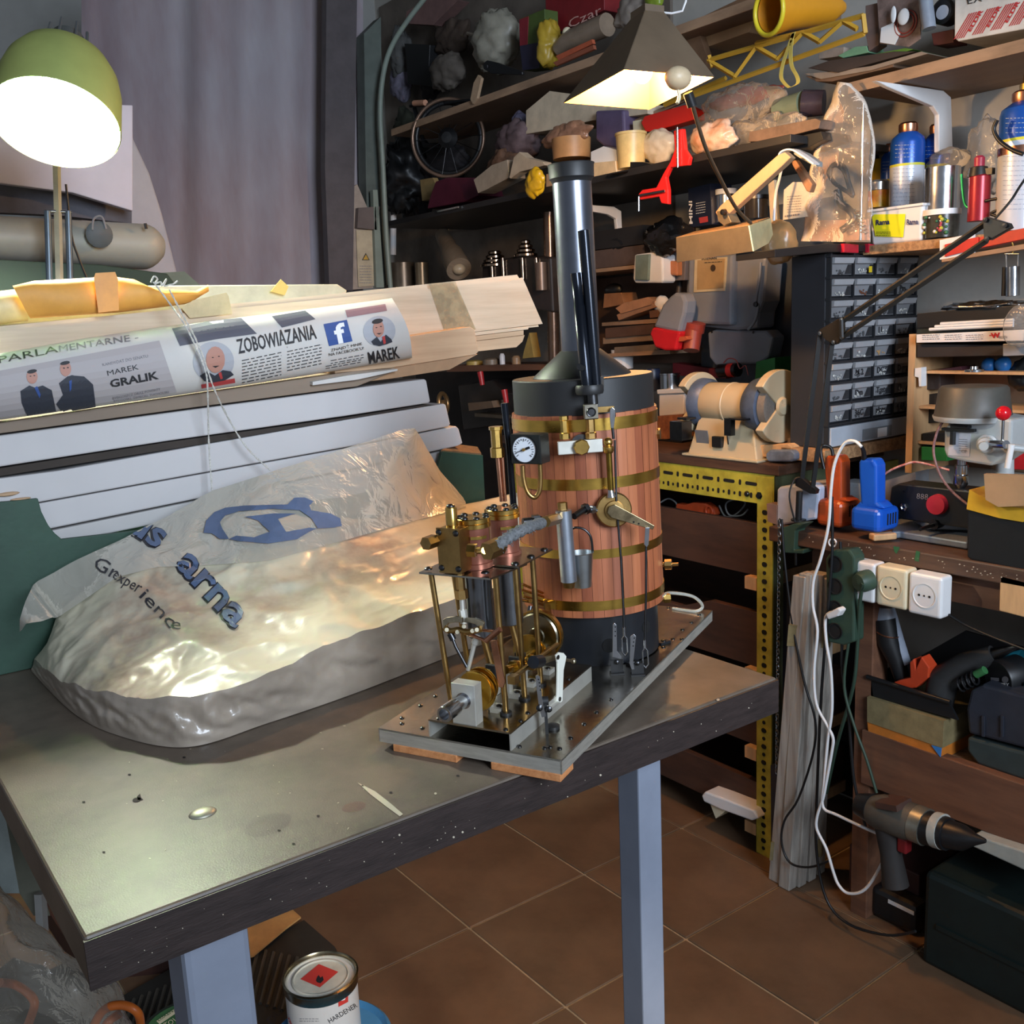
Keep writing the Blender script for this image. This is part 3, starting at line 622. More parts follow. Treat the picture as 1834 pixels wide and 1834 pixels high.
rivet(op(966, 1268, q - BN * .006, BN), -BN, sp, 'pivot_screw', 1.3); rivet(op(983, 1270, q - BN * .006, BN), -BN, sp, 'pivot_screw', 1.3)
# bucket hung on the boiler
bk = thing('small_bucket', 'tiny galvanised bucket hanging on the front of the wooden boiler', 'bucket', B(1043, 1052, .108))
bc = B(1043, 1050, .105)
part('bucket_body', M().lathe(bc, BA, [(0, .0), (.0105, 0), (.0108, .002), (.0142, .0385), (.0148, .039), (.0136, .039), (.0101, .002), (0, .002)], 36), mat('galvanised sheet', (196, 202, 204), .3, 1.0, var=.06), bk)
hp_ = bc + BA * .038
part('bucket_handle', M().tube(bez([hp_ + BX * .0135, B(1058, 962, .107), B(1046, 948, .107), B(1030, 945, .105), B(1022, 950, .1)], 6), .0014, 8), m_dsteel, bk)
# wooden blocks under tray
for v0, v1, ln, lb in ((.001, .074, .03, 'pale pine strip under the front corner of the steel tray, overhanging the bench edge'), (.112, .186, .4, 'pale pine strip under the left corner of the steel tray')):
    solo('wood_block', lb, 'wood block', M().box(PG(ln / 2 - .001, (v0 + v1) / 2, -.0182), (ln, v1 - v0, .0075), PU, PV), m_strip, group=None, bev=.0006)
# ================================================================== STACK OF BOARDS IN THE GREEN CRATE
YC = 1.385
def S(x, y, d=0.0): return oy(x, y, YC + d)
m_green = mat('dark green painted board', (38, 72, 56), 0.55, var=0.12, vs=14, bump=0.1)
m_greeni = mat('rough hardboard edge', (120, 92, 64), 0.8, var=0.2, vs=60)
m_wbox = mat('white card box', (192, 190, 190), 0.55, var=0.03, vs=6)
m_wbox2 = mat('greyed white card', (188, 186, 184), 0.6, var=0.05, vs=6)
m_balsa = mat('balsa sheet', (208, 190, 164), 0.7, var=0.08, vs=22, stretch=(.12, 1, 2.2), col2=(184, 164, 138), bump=0.1)
m_balsa2 = mat('tan veneer block', (200, 168, 134), 0.65, var=0.1, vs=25, stretch=(.12, 1, 2.2), col2=(178, 146, 114))
m_news = mat('newsprint', (200, 197, 192), 0.6, var=0.04, vs=10)
m_ink = mat('black ink', (34, 34, 38), 0.6, var=0)
m_grey_ink = mat('grey ink', (120, 118, 122), 0.6, var=0)
m_tapeb = mat('yellowed tape', (176, 158, 118), 0.3, var=.25, vs=60, alpha=.55)
def zb(p, z=TZ + .0005): return Vector((p.x, p.y, z))
cr = thing('green_crate', 'dark green open wooden crate with a scooped front holding long white boxes', 'crate', (0.5, YC, TZ))
top = [(-70, 905), (30, 897), (68, 893), (74, 916), (86, 940), (98, 955), (111, 966), (226, 953), (480, 922), (700, 892), (770, 872), (783, 842), (792, 808), (865, 815)]
P = [S(x, y) for x, y in top]; P += [zb(P[-1]), zb(P[0])]
part('front_panel', M().prism(P, (0, .008, 0)), m_green, cr, bev=.0008)
pr = S(865, 815); pt = pr.z
part('end_panel', M().prism([Vector((pr.x - .008, YC + .008, TZ)), Vector((pr.x, YC + .008, TZ)), Vector((pr.x, YC + .008, pt - .004)), Vector((pr.x - .008, YC + .008, pt - .004))], (0, .3, 0)), m_green, cr)
part('end_ledge', M().prism([S(790, 806, .001), S(862, 812, .001), S(855, 800, .03), S(815, 795, .05)], (0, 0, -.004)), m_greeni, cr, label='rough brown hardboard lid edge')
pl = S(-70, 905)
part('back_panel', M().bb((pl.x, YC + .3, TZ), (pr.x, YC + .308, pt - .01)), m_green, cr)
part('crate_bottom', M().bb((pl.x, YC + .008, TZ), (pr.x, YC + .3, TZ + .006)), m_green, cr)
part('wood_chips', M().ball(S(12, 885, .01), .008, (1.8, 1, .35), 10, 6, .4).ball(S(40, 893, .01), .006, (2, 1, .3), 10, 6, .4), m_balsa2, cr, label='splintered pale wood on the crate corner')
WB = [('topmost long white box, directly under the rolled newspaper', [(-70, 789), (345, 733), (620, 697), (760, 679), (764, 681), (771, 719), (768, 722), (620, 745), (300, 790), (-70, 847)], .012, m_wbox),
      ('second long white box from the top, below the dark gap', [(-70, 866), (105, 843), (345, 800), (620, 752), (795, 723), (799, 725), (807, 760), (803, 764), (620, 801), (345, 850), (-70, 925)], .010, m_wbox),
      ('third long white box from the top', [(-70, 927), (345, 852), (620, 803), (817, 763), (822, 768), (829, 794), (820, 799), (620, 842), (345, 895), (-70, 980)], .014, m_wbox),
      ('lowest long white box, behind the crate scoop', [(-70, 984), (345, 898), (620, 845), (800, 806), (800, 850), (620, 890), (345, 925), (-70, 1010)], .018, m_wbox2)]
for lb, pts, d, ma in WB:
    solo('long_box', lb, 'long box', M().prism([S(x, y, d) for x, y in pts], (0, .22, 0)), ma, group=None, bev=.0021)
solo('dark_board', 'thin dark board edge showing in the gap between the white boxes', 'board', M().prism([S(x, y, .012) for x, y in ((-70, 850), (300, 792), (620, 748), (765, 724), (790, 726), (620, 751), (345, 798), (-70, 864))], (0, .2, 0)), mat('dark brown board', (58, 50, 44), .8))
solo('green_strip', 'thin green strip between the upper white boxes', 'strip', M().prism([S(x, y, .02) for x, y in ((355, 790), (470, 771), (472, 776), (357, 797))], (0, .01, 0)), mat('bright green edge', (40, 104, 76), .5))
solo('brown_board', 'grey brown board lying under the rolled newspaper', 'board', M().prism([S(x, y, 0) for x, y in ((-70, 768), (350, 706), (640, 664), (700, 660), (712, 663), (640, 692), (345, 730), (-70, 786))], (0, .2, 0)), mat('grey brown board', (134, 118, 102), .7, var=.1, vs=10, stretch=(.2, 1, 1)), bev=.001)
solo('paper_sheet', 'thin white paper sheet poking out below the newspaper end', 'paper', M().prism([S(x, y, -.01) for x, y in ((560, 684), (620, 673), (712, 661), (712, 664), (640, 680), (560, 690))], (0, .06, .004)), m_news)
# balsa sheets
bs = thing('balsa_bundle', 'taped bundle of long pale balsa sheets with square cut right ends', 'wood bundle', S(400, 600, .06) - Vector((0, 0, .05)))
part('sheet', M().prism([S(x, y, .03) for x, y in ((-70, 600), (620, 532), (912, 503), (936, 497), (972, 580), (700, 612), (-70, 690))], (0, .003, 0)), m_balsa, bs)
part('sheet', M().prism([S(x, y, .036) for x, y in ((-70, 591), (620, 524), (905, 494), (926, 492), (931, 500), (965, 585), (700, 614), (-70, 690))], (0, .003, 0)), m_balsa, bs)
for k, (pts) in enumerate([((700, 612), (948, 584), (946, 590), (700, 619)), ((700, 619), (938, 591), (938, 600), (700, 629)), ((700, 629), (940, 600), (936, 612), (925, 622), (700, 646))]):
    part('sheet', M().prism([S(x, y, .03 + .004 * k) for x, y in pts], (0, .09, 0)), m_balsa2 if k else m_balsa, bs, bev=.0006)
mm = M(); h = hit_plane(S(500, 600, .029), (0, 1, 0))
poly_on(mm, h, [(767, 508), (815, 504), (852, 590), (798, 601)], .0008)
part('tape', mm, m_tapeb, bs, label='yellowed tape strip around the bundle')
bk2 = thing('veneer_block', 'tan wrapped block of veneer under the right end of the newspaper', 'wood block', S(700, 640, 0))
part('block_face', M().prism([S(x, y, .0) for x, y in ((600, 625), (700, 607), (842, 585), (850, 590), (857, 630), (852, 635), (700, 659), (600, 668))], (0, .1, 0)), m_balsa2, bk2, bev=.001)
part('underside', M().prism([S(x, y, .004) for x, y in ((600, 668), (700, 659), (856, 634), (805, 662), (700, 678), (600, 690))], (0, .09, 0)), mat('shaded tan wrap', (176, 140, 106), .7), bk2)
solo('long_board', 'long pale board lying along the top of the pile behind the orange paper', 'board', M().prism([S(x, y, .12) for x, y in ((-70, 560), (-40, 530), (215, 512), (605, 509), (622, 520), (618, 530), (-70, 590))], (0, .1, 0)), mat('greenish white board', (196, 196, 172), .6), bev=.002)
solo('cream_tube', 'cream cardboard tube end at the left of the orange paper', 'tube', M().tube([S(-70, 560, .07), S(42, 546, .07)], .021, 24), mat('cream card tube', (226, 206, 150), .5))
m_or = mat('orange kraft paper', (232, 166, 74), .6, var=.1, vs=12, bump=.3, bs=30)
def crump(pts, d, th=.002, amp=.004): return [S(x, y, d + amp * math.sin(i * 2.3)) for i, (x, y) in enumerate(pts)]
opp = thing('orange_paper', 'crumpled bright orange kraft paper packet lying on top of the boards', 'paper packet', S(180, 560, .03))
def puff(pts, d, bul, n=14):
    """pillow between a top and bottom polyline of photo points"""
    (ta, ba) = pts
    def L(pl, s):
        f = s * (len(pl) - 1); i = min(int(f), len(pl) - 2); t = f - i; return (pl[i][0] * (1 - t) + pl[i + 1][0] * t, pl[i][1] * (1 - t) + pl[i + 1][1] * t)
    def fn(s, t):
        a, b = L(ta, s), L(ba, s); k = (1 - math.cos(2 * PI * t)) / 2; side = 1 if t <= .5 else -1
        px, py = a[0] * (1 - k) + b[0] * k, a[1] * (1 - k) + b[1] * k
        bu = math.sin(2 * PI * t) * bul * (0.35 + 0.65 * math.sin(PI * min(max(s, .02), .98)) ** .5)
        p = S(px, py, d - bu); return p + Vector((0, 1, 0)) * noise.noise(p * 22) * .006
    return M().grid(fn, n * 2, 16)
part('wrap', puff(([(22, 512), (60, 503), (168, 497), (210, 496), (240, 500), (262, 515), (350, 521), (372, 510)], [(55, 570), (120, 566), (210, 560), (300, 549), (330, 545), (345, 540), (360, 530), (374, 522)]), .03, .02), m_or, opp)
part('tape', M().prism([S(x, y, .008) for x, y in ((168, 498), (171, 489), (206, 487), (211, 500), (213, 556), (176, 560))], (0, -.0006, 0)), mat('orange tape', (236, 158, 62), .3), opp)
solo('yellow_paper', 'small yellow paper scrap sticking up at the right on the long board', 'paper', M().prism([S(x, y, .11) for x, y in ((485, 522), (503, 500), (517, 513), (510, 529))], (0, .001, 0)), mat('yellow note paper', (226, 200, 110), .6))
solo('tape_wrap', 'pale masking tape patch stuck over the balsa beside the strings', 'tape', M().prism([S(x, y, .026) for x, y in ((325, 552), (345, 538), (405, 524), (409, 530), (416, 562), (340, 570))], (0, -.0008, 0)), mat('masking tape', (214, 196, 150), .5, var=.1, vs=40, alpha=.85))
# rolled newspaper
nt_ = [(-70, 650), (0, 633), (150, 606), (290, 585), (450, 566), (620, 545), (702, 534)]
nb_ = [(-70, 768), (0, 752), (150, 731), (290, 712), (450, 688), (620, 661), (738, 641)]
def LP(pl, s):
    f = s * (len(pl) - 1); i = min(int(f), len(pl) - 2); t = f - i; return (pl[i][0] * (1 - t) + pl[i + 1][0] * t, pl[i][1] * (1 - t) + pl[i + 1][1] * t)
def nf(s, t):
    a, b = LP(nt_, s), LP(nb_, s); k = (1 - math.cos(2 * PI * t)) / 2
    bu = math.sin(2 * PI * t) * .036; e = 10 * math.sin(PI * k) if s > .99 and t < .6 else 0
    return S(a[0] * (1 - k) + b[0] * k + e, a[1] * (1 - k) + b[1] * k, -.01 - bu)
mn = M().grid(nf, 36, 28)
nw = thing('rolled_newspaper', 'big roll wrapped in an election newspaper, printed with portraits and headlines', 'newspaper roll', S(360, 700))
part('paper', mn, m_news, nw)
part('roll_end', M().add([nf(1, k / 28) for k in range(28)], [tuple(range(28))]), m_balsa2, nw)
hn = hit_bvh(mn.bvh())
m_pan = mat('grey print panel', (166, 160, 160), .6, var=0); m_dk = mat('slate print', (84, 86, 98), .6, var=0); m_suit = mat('suit print', (46, 50, 60), .6, var=0)
m_skin = mat('skin print', (176, 128, 112), .6, var=0); m_blue = mat('blue print', (46, 76, 138), .6, var=0); m_red = mat('red print', (176, 60, 60), .6, var=0); m_wh = mat('white print', (228, 228, 228), .6, var=0)
a = M()
for i in range(12):
    f = lambda k: (-60 + (346 - 0) * k)
    x0, x1 = -60 + 345 * i / 12, -60 + 345 * (i + 1) / 12
    t0, t1 = 676 - .19 * (x0 + 60), 676 - .19 * (x1 + 60); b0, b1 = 758 - .155 * (x0 + 60), 758 - .155 * (x1 + 60); xb0, xb1 = -60 + 376 * i / 12, -60 + 376 * (i + 1) / 12
    poly_on(a, hn, [(x0, t0), (x1, t1), (xb1, b1 - 3), (xb0, b0 - 3)], .0011, div=8)
part('print_panel', a, m_pan, nw)
a = M()
for q4 in ([(308, 589), (380, 575), (386, 608), (322, 620)], [(380, 575), (432, 570), (460, 598), (386, 608)], [(482, 562), (542, 553), (565, 572), (505, 587)]): poly_on(a, hn, q4, .0006, div=5)
part('print_panel', a, m_dk, nw)
a = M(); poly_on(a, hn, [(618, 556), (690, 545), (693, 557), (622, 569)], .0006, div=4); part('print_panel', a, mat('muted photo strip', (136, 108, 116), .6, var=0), nw)
a = M()   # suits
for pts in ([(36, 700), (52, 690), (62, 694), (76, 690), (92, 698), (100, 735), (48, 743), (38, 720)], [(105, 686), (120, 674), (128, 672), (150, 674), (166, 688), (171, 727), (110, 737), (100, 722), (112, 706)],
            [(357, 672), (370, 664), (384, 672), (398, 662), (412, 664), (418, 670), (402, 680), (380, 684), (365, 681)], [(664, 611), (674, 603), (681, 612), (690, 599), (700, 607), (702, 612), (692, 616), (678, 619), (668, 617)]): poly_on(a, hn, pts, .0017)
part('suit_print', a, m_suit, nw)
a = M()
for cx, cy, rx, ry in ((57, 675, 10, 12), (117, 661, 10, 13), (385, 644, 17, 23), (677, 589, 10, 15)): poly_on(a, hn, oval(cx, cy, rx, ry, 16), .0019)
part('face_print', a, m_skin, nw)
a = M()
for cx, cy, rx, ry in ((57, 666, 9, 3.6), (116, 651, 9, 3.4), (675, 576, 10, 4.5)): poly_on(a, hn, oval(cx, cy, rx, ry, 12, -.2), .0021)
for cx, cy in ((380, 640), (391, 638), (673, 587), (681, 585), (54, 674), (61, 673), (114, 660), (121, 659)): poly_on(a, hn, oval(cx, cy, 1.8, .9, 8), .0023)
poly_on(a, hn, [(379, 655), (385, 658), (392, 654), (385, 656)], .0023); poly_on(a, hn, [(673, 597), (678, 599), (683, 596), (678, 597)], .0023)
part('hair_print', a, m_ink, nw)
a = M(); poly_on(a, hn, oval(382, 648, 37, 36, 28), .0007); part('portrait_disc', a, mat('pale portrait ground', (164, 166, 172), .6, var=0), nw)
a = M(); poly_on(a, hn, oval(679, 593, 29, 27, 28, -.1), .0007); part('portrait_disc', a, mat('pale portrait ground', (164, 166, 172), .6, var=0), nw)
a = M(); poly_on(a, hn, [(61, 694), (66, 691), (72, 706), (70, 712)], .0021); poly_on(a, hn, [(123, 682), (128, 680), (127, 696), (124, 700)], .0021); part('tie_print', a, m_blue, nw)
a = M(); poly_on(a, hn, [(683, 603), (688, 601), (690, 614), (686, 616)], .0021); poly_on(a, hn, [(390, 667), (395, 665), (398, 676), (394, 678)], .0021); poly_on(a, hn, [(360, 688), (420, 677), (421, 685), (361, 695)], .0008, div=3); part('red_print', a, m_red, nw)
a = M(); poly_on(a, hn, [(579, 581), (621, 573), (631, 611), (589, 620)], .0008, div=4); part('blue_icon', a, m_blue, nw, label='blue square icon with white letter')
a = M(); text_on(a, hn, 'f', 603, 615, 622, 611, 33, bold=.03, off=.0014); part('icon_letter', a, m_wh, nw)
a = M()
for t, x, y, x2, y2, hh, b in (('ZOBOWIĄZANIA', 427, 633, 567, 606, 25, .012), ('MAREK', 660, 650, 716, 639, 20, .02), ('GRALIK', 197, 693, 284, 677, 13, .03), ('MAREK', 191, 673, 248, 661, 9, 0), ('ZNAJDŹ MNIE', 592, 629, 648, 617, 4.6, 0), ("NA FACEBOOK'U!", 588, 637, 651, 625, 4.8, 0), ('PARLA', -4, 653, 105, 632, 12, 0)):
    text_on(a, hn, t, x, y, x2, y2, hh, bold=b, off=.0018)
lines_on(a, hn, 433, 645, 505, 630, 8, 5.6, 1.5); lines_on(a, hn, 514, 629, 577, 616, 7, 5.6, 1.5); lines_on(a, hn, 592, 645, 652, 634, 2, 5, 1.2); lines_on(a, hn, 583, 655, 648, 643, 2, 4, 1.2)
part('headline', a, m_ink, nw, label='black headline lettering')
a = M()
for t, x, y, x2, y2, hh in (('MENTARNE -', 105, 632, 248, 610, 11), ('KANDYDAT DO SENATU:', 183, 656, 266, 640, 5), ('BYDGOSZCZ ORAZ POWIATY', 201, 714, 287, 697, 4), ('BYDGOSKI, ŚWIECKI, TUCHOLSKI', 203, 719, 302, 702, 4)): text_on(a, hn, t, x, y, x2, y2, hh, off=.0018)  # MENTARNE is dark headline print; its grey puts lamp glare into the ink
lines_on(a, hn, 352, 594, 422, 583, 1, 4, 1.2)
part('small_print', a, m_grey_ink, nw)
# string
m_str = mat('white braided string', (206, 204, 196), .7, var=.2, vs=400)
st = thing('string', 'white twisted twine tied with a bow round the whole bundle of boards', 'string', S(300, 520, -.06))
for pts in ([(275, 505, -.02), (305, 545, -.03), (330, 580, -.055), (350, 620, -.06), (368, 665, -.06), (372, 700, -.055), (374, 790, -.02), (380, 885, -.02)], [(303, 518, -.02), (325, 560, -.04), (347, 600, -.06), (366, 645, -.062), (385, 700, -.055), (415, 760, -.02), (445, 805, -.02), (484, 842, -.02)]):
    P = bez([S(*q) for q in pts], 8)
    for ph in (0, PI): part('strand', M().tube([p + Vector((math.cos(i * 1.3 + ph), 0, math.sin(i * 1.3 + ph))) * .0007 for i, p in enumerate(P)], .0008, 6), m_str, st)
P = bez([S(x, y, -.02) for x, y in ((270, 506), (276, 495), (282, 500), (278, 508), (288, 505), (290, 512), (298, 500), (294, 512), (304, 510), (312, 508), (318, 503))], 6)
part('bow', M().tube(P, .0011, 6), m_str, st)

# ================================================================== THE PLASTIC BAG
ctl = [  # rows of (x, y, z) : table contact, fold of the vertical side, valley, flank and ridge of the inner roll, back
    [(42, 1185, .881), (125, 1272, .881), (205, 1315, .881), (335, 1338, .881), (480, 1295, .881), (640, 1240, .881), (815, 1172, .881), (935, 1130, .881)],
    [(34, 1150, .895), (104, 1215, .914), (190, 1240, .928), (325, 1250, .934), (450, 1222, .938), (600, 1152, .948), (775, 1088, .955), (915, 1040, .958)],
    [(36, 1124, .903), (100, 1165, .932), (215, 1165, .950), (345, 1165, .955), (480, 1150, .956), (620, 1108, .960), (780, 1052, .965), (905, 1006, .967)],
    [(40, 1110, .910), (104, 1128, .944), (212, 1096, .972), (348, 1090, .975), (500, 1064, .978), (640, 1030, .982), (780, 985, .985), (908, 948, .988)],
    [(48, 1100, .914), (110, 1096, .955), (212, 1026, 1.005), (352, 1008, 1.012), (480, 1000, 1.014), (620, 962, 1.016), (780, 918, 1.018), (915, 885, 1.018)],
    [(56, 1094, .906), (122, 1074, .955), (242, 978, 1.03), (378, 888, 1.066), (505, 920, 1.045), (640, 930, 1.012), (790, 905, 1.0), (918, 878, 1.0)]]
rows = [[oz(*q) for q in r] for r in ctl]
for r in rows:
    for q in r: q.y = min(q.y, YC - .012)
rows.append([Vector((p.x, min(p.y + .03, YC - .006), max(TZ + .002, p.z - .09))) for p in rows[-1]])
def crm(pl, t):
    f = t * (len(pl) - 1); i = min(int(f), len(pl) - 2); u = f - i; a, b, c, d = pl[max(i - 1, 0)], pl[i], pl[i + 1], pl[min(i + 2, len(pl) - 1)]
    return 0.5 * ((2 * b) + (c - a) * u + (2 * a - 5 * b + 4 * c - d) * u * u + (3 * b - a - 3 * c + d) * u ** 3)
def bagf(s, t):
    k = [crm(r, s) for r in rows]; f = t * (len(k) - 1); i = min(int(f), len(k) - 2); u = f - i
    p = k[i].lerp(k[i + 1], u) * .8 + crm(k, t) * .2
    e = min(1, min(t, 1 - t) * 8)
    q = p * 13 + Vector((3, 1, 7)); r1 = abs(noise.noise(q)); q2 = p * 30 + Vector((noise.noise(p * 20) * 2, 0, 0)); r2 = abs(noise.noise(q2))
    r3 = abs(noise.noise(p * 62)); d = (.013 * (.3 - min(r1, .5)) + .0045 * (.25 - r2) + .0015 * (.25 - r3)) * e * (0.35 if t > .55 and s > .7 else 1)
    n_ = Vector((-.1, -.5, .85)); p = p + n_ * d
    if t < T1: p = p + Vector((-.3, -1, .2)) * (noise.noise(Vector((s * 26 + t * 9, t * 14, 3))) * .009 + noise.noise(Vector((s * 70, t * 40, 9))) * .003) * math.sin(PI * t / T1)
    p = p.copy(); p.z = max(p.z, TZ + .0008); return p
T1 = 1 / 6
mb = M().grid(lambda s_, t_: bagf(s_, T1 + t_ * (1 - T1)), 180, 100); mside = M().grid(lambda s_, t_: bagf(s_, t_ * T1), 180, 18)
bag = thing('plastic_bag', 'large milky plastic bag with blue brand print, lying crumpled over a long package', 'plastic bag', (0.45, 1.15, TZ))
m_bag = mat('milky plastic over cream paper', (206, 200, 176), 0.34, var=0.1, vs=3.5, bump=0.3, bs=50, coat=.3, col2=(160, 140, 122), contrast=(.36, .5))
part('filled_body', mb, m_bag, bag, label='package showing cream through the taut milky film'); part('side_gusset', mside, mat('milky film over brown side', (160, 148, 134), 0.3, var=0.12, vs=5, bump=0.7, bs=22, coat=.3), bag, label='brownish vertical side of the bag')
m_flap = film('milky bag film', (188, 184, 172), .55, .26, .7, 26)
fo = [(34, 1130), (34, 1108), (44, 1078), (60, 1043), (145, 1000), (240, 955), (300, 925), (378, 880), (560, 822), (738, 764), (757, 790), (790, 845), (832, 892)]
fi = [(42, 1128), (50, 1116), (78, 1112), (110, 1100), (160, 1066), (212, 1030), (285, 1012), (352, 1010), (480, 1002), (620, 964), (700, 941), (780, 920), (835, 905)]
def flapf(s, t):
    a, b = LP(fo, s), LP(fi, s); x, y = a[0] * (1 - t) + b[0] * t, a[1] * (1 - t) + b[1] * t
    q1 = hb0(b[0], b[1] + 3); q1 = q1[0] if q1 else oy(b[0], b[1], 1.25)
    q0 = oy(a[0], a[1], min(YC - .03, q1.y + .10)) if s > .35 else oy(a[0], a[1], q1.y + .03)
    p = q0.lerp(q1 - RZ * .004, t); return p + Vector((0, 1, 0)) * (noise.noise(p * 16) * .010 + noise.noise(p * 40) * .003) * (1 - t)
hb0 = hit_bvh(mb.bvh())
mfl = M().grid(flapf, 70, 14)
part('film_flap', mfl, m_flap, bag, label='loose see-through film edge of the bag')
hb_ = hit_bvh(mb.bvh()); hfl = hit_bvh(mfl.bvh())
def hboth(x, y):
    a, b = hb_(x, y), hfl(x, y)
    if a and b: return a if (a[0] - O).length < (b[0] - O).length else b
    return a or b
m_bink = mat('blue bag print', (92, 110, 142), .35, var=.1, vs=30); m_bk = mat('black bag print', (44, 44, 50), .4, var=0)
UP = (.70, -.71)
a = M(); text_on(a, hboth, 'arna', 314, 1014, 420, 1130, 52, bold=.045, up=UP, off=.0012); text_on(a, hboth, 'us', 224, 950, 282, 985, 50, bold=.05, up=(.60, -.80), off=.0012); part('print_outline', a, m_bk, bag)
a = M(); text_on(a, hboth, 'arna', 315, 1013, 421, 1129, 51, bold=.02, up=UP, off=.0024); text_on(a, hboth, 'us', 225, 949, 283, 984, 49, bold=.02, up=(.60, -.80), off=.0024); part('blue_letters', a, m_bink, bag)
a = M()
text_on(a, hboth, 'Gr', 165, 1016, 207, 1040, 24, up=(.5, -.86), off=.0018); text_on(a, hboth, 'exper', 200, 1036, 248, 1064, 21, up=(.55, -.83), off=.0018); text_on(a, hboth, 'ienc', 248, 1068, 305, 1128, 22, up=(.72, -.7), off=.0018); text_on(a, hboth, 'e', 305, 1128, 324, 1130, 20, off=.0018)
part('slogan_print', a, m_bk, bag)
crown = [[(365, 957), (370, 935), (385, 920), (405, 912), (440, 908), (430, 918), (405, 926), (395, 938), (400, 950), (412, 968), (395, 968), (380, 958)],
         [(440, 908), (515, 906), (527, 894), (545, 893), (560, 900), (553, 908), (556, 916), (590, 921), (608, 930), (611, 944), (598, 946), (567, 948), (556, 930), (536, 916), (490, 914), (430, 918)],
         [(412, 968), (430, 972), (480, 976), (530, 968), (560, 950), (567, 948), (552, 947), (512, 955), (498, 932), (530, 922), (490, 922), (440, 928), (462, 935), (484, 955), (455, 965), (425, 962)]]
a = M()
for c in crown: 
    cxm = sum(p[0] for p in c) / len(c); poly_on(a, hboth, c, .003)
part('crown_emblem', a, m_bink, bag, label='blue crown shaped emblem')
# ================================================================== WORK LAMP ABOVE THE PILE
LD = 1.41
lc0 = od(100, 222, LD)      # mouth centre
LA = (od(88, 60, LD) - lc0).normalized(); LA = (LA + RZ * .42).normalized()
k_ = mpp(lc0)
wl = thing('work_lamp', 'lime green metal work lamp shade hanging lit over the pile at top left', 'lamp', lc0)
m_lime = mat('lime green enamel', (150, 160, 92), .4, var=.1, vs=6)
m_limei = mat('pale green reflector', (160, 205, 136), .35, var=0)
part('lamp_shade', M().lathe(lc0, LA, [(.0868, -.0010), (.0873, .0010), (.0831, .0624), (.0769, .0884), (.0644, .1122), (.0541, .1226), (.0312, .1268), (0, .1278)], 48), m_lime, wl)
part('reflector', M().lathe(lc0, LA, [(.0857, 0), (.0816, .0603), (.0748, .0862), (.0624, .1091), (.0291, .1237), (0, .1247)], 48), m_limei, wl)
part('inner_ring', M().torus(lc0 + LA * .0208, LA, .0826, .0017, 40, 6), mat('dull green ring', (120, 160, 120), .4), wl)
part('bulb', M().ball(lc0 + LA * .0644, .0270, (1, 1, 1), 24, 14), mat('cool lit bulb', (240, 255, 246), .5, var=0, emit=9), wl)
part('lamp_socket', M().tube([lc0 + LA * .1226, lc0 + LA * .1663], .0229, 24), mat('ribbed socket', (74, 76, 74), .5), wl)
m = M()
for k in range(8):
    a = k * PI / 4; x_, y_ = perp(LA); d = x_ * math.cos(a) + y_ * math.sin(a); m.tube([lc0 + LA * .1205 + d * .0312, lc0 + LA * .1766 + d * .0270], .0023, 6)
part('socket_ribs', m, mat('grey ribs', (120, 124, 126), .4, .6), wl)
light('work_lamp_bulb', 'POINT', lc0 + LA * .012, 28, (1.0, 0.985, 0.87), .022)
# lamp stem and springs rising behind the pile
LS = 1.90
lst = thing('lamp_stand', 'beige square lamp pole with two blue grey spring tubes behind the orange paper', 'lamp stand', oy(108, 500, LS))
part('pole', M().tube([oy(101, 275, LS), oy(108, 560, LS)], .0065, 4), mat('beige pole', (176, 168, 146), .5), lst)
for x in (87, 124): part('spring_tube', M().tube([oy(x - 2, 378, LS), oy(x + 3, 540, LS)], .0058, 12), mat('blue grey tube', (92, 104, 116), .4, .5), lst)
part('cross_pin', M().tube([oy(82, 378, LS), oy(128, 380, LS)], .003, 8), m_bsteel, lst)
part('cable', M().tube(bez([oy(118, 330, LS), oy(128, 420, LS), oy(140, 460, LS), oy(156, 500, LS)], 5), .002, 6), m_black, lst)
# ================================================================== RIGHT WALL : BENCHES AND SHELVES
def XM(pts, X, d): return M().prism([ox(x, y, X) for x, y in pts], (d, 0, 0))
def YM(pts, Y, d): return M().prism([oy(x, y, Y) for x, y in pts], (0, d, 0))
def rect(x0, y0, x1, y1): return [(x0, y0), (x1, y0), (x1, y1), (x0, y1)]
def sx(name, label, cat, pts, X, d, ma, group=None, bev=.001): return solo(name, label, cat, XM(pts, X, d), ma, group, bev)
m_chip = mat('chipboard', (176, 138, 98), .75, var=.3, vs=110, bump=.3, bs=150, col2=(120, 88, 60))
m_bwood = mat('aged brown bench wood', (92, 66, 50), .55, var=.2, vs=9, stretch=(3, .4, 3), bump=.15, col2=(60, 42, 34))
m_rwood = mat('reddish brown board', (120, 82, 60), .55, var=.16, vs=9, stretch=(3, .4, 3), col2=(90, 60, 46))
m_dwood = mat('dark brown drawer wood', (74, 48, 36), .6, var=.2, vs=9, stretch=(3, .5, 3), col2=(48, 32, 26))
m_pine = mat('pine', (206, 164, 118), .55, var=.12, vs=14, stretch=(3, 3, .4))
m_shelf = mat('brown veneered shelf', (126, 100, 80), .6, var=.12, vs=8, stretch=(2, .3, 2))
m_shedge = mat('worn shelf edge', (168, 136, 108), .65, var=.2, vs=20, stretch=(1, .3, 1))
m_bshelf = mat('black shelf laminate', (38, 36, 36), .5, var=.1, vs=10)
m_yel = mat('yellow slotted steel', (186, 176, 62), .45, var=.14, vs=22, col2=(150, 140, 46))
m_gsteel = mat('green grey slotted steel', (92, 100, 72), .5, .2, var=.2, vs=14)
m_white = mat('white plastic', (228, 228, 228), .35, var=.02)
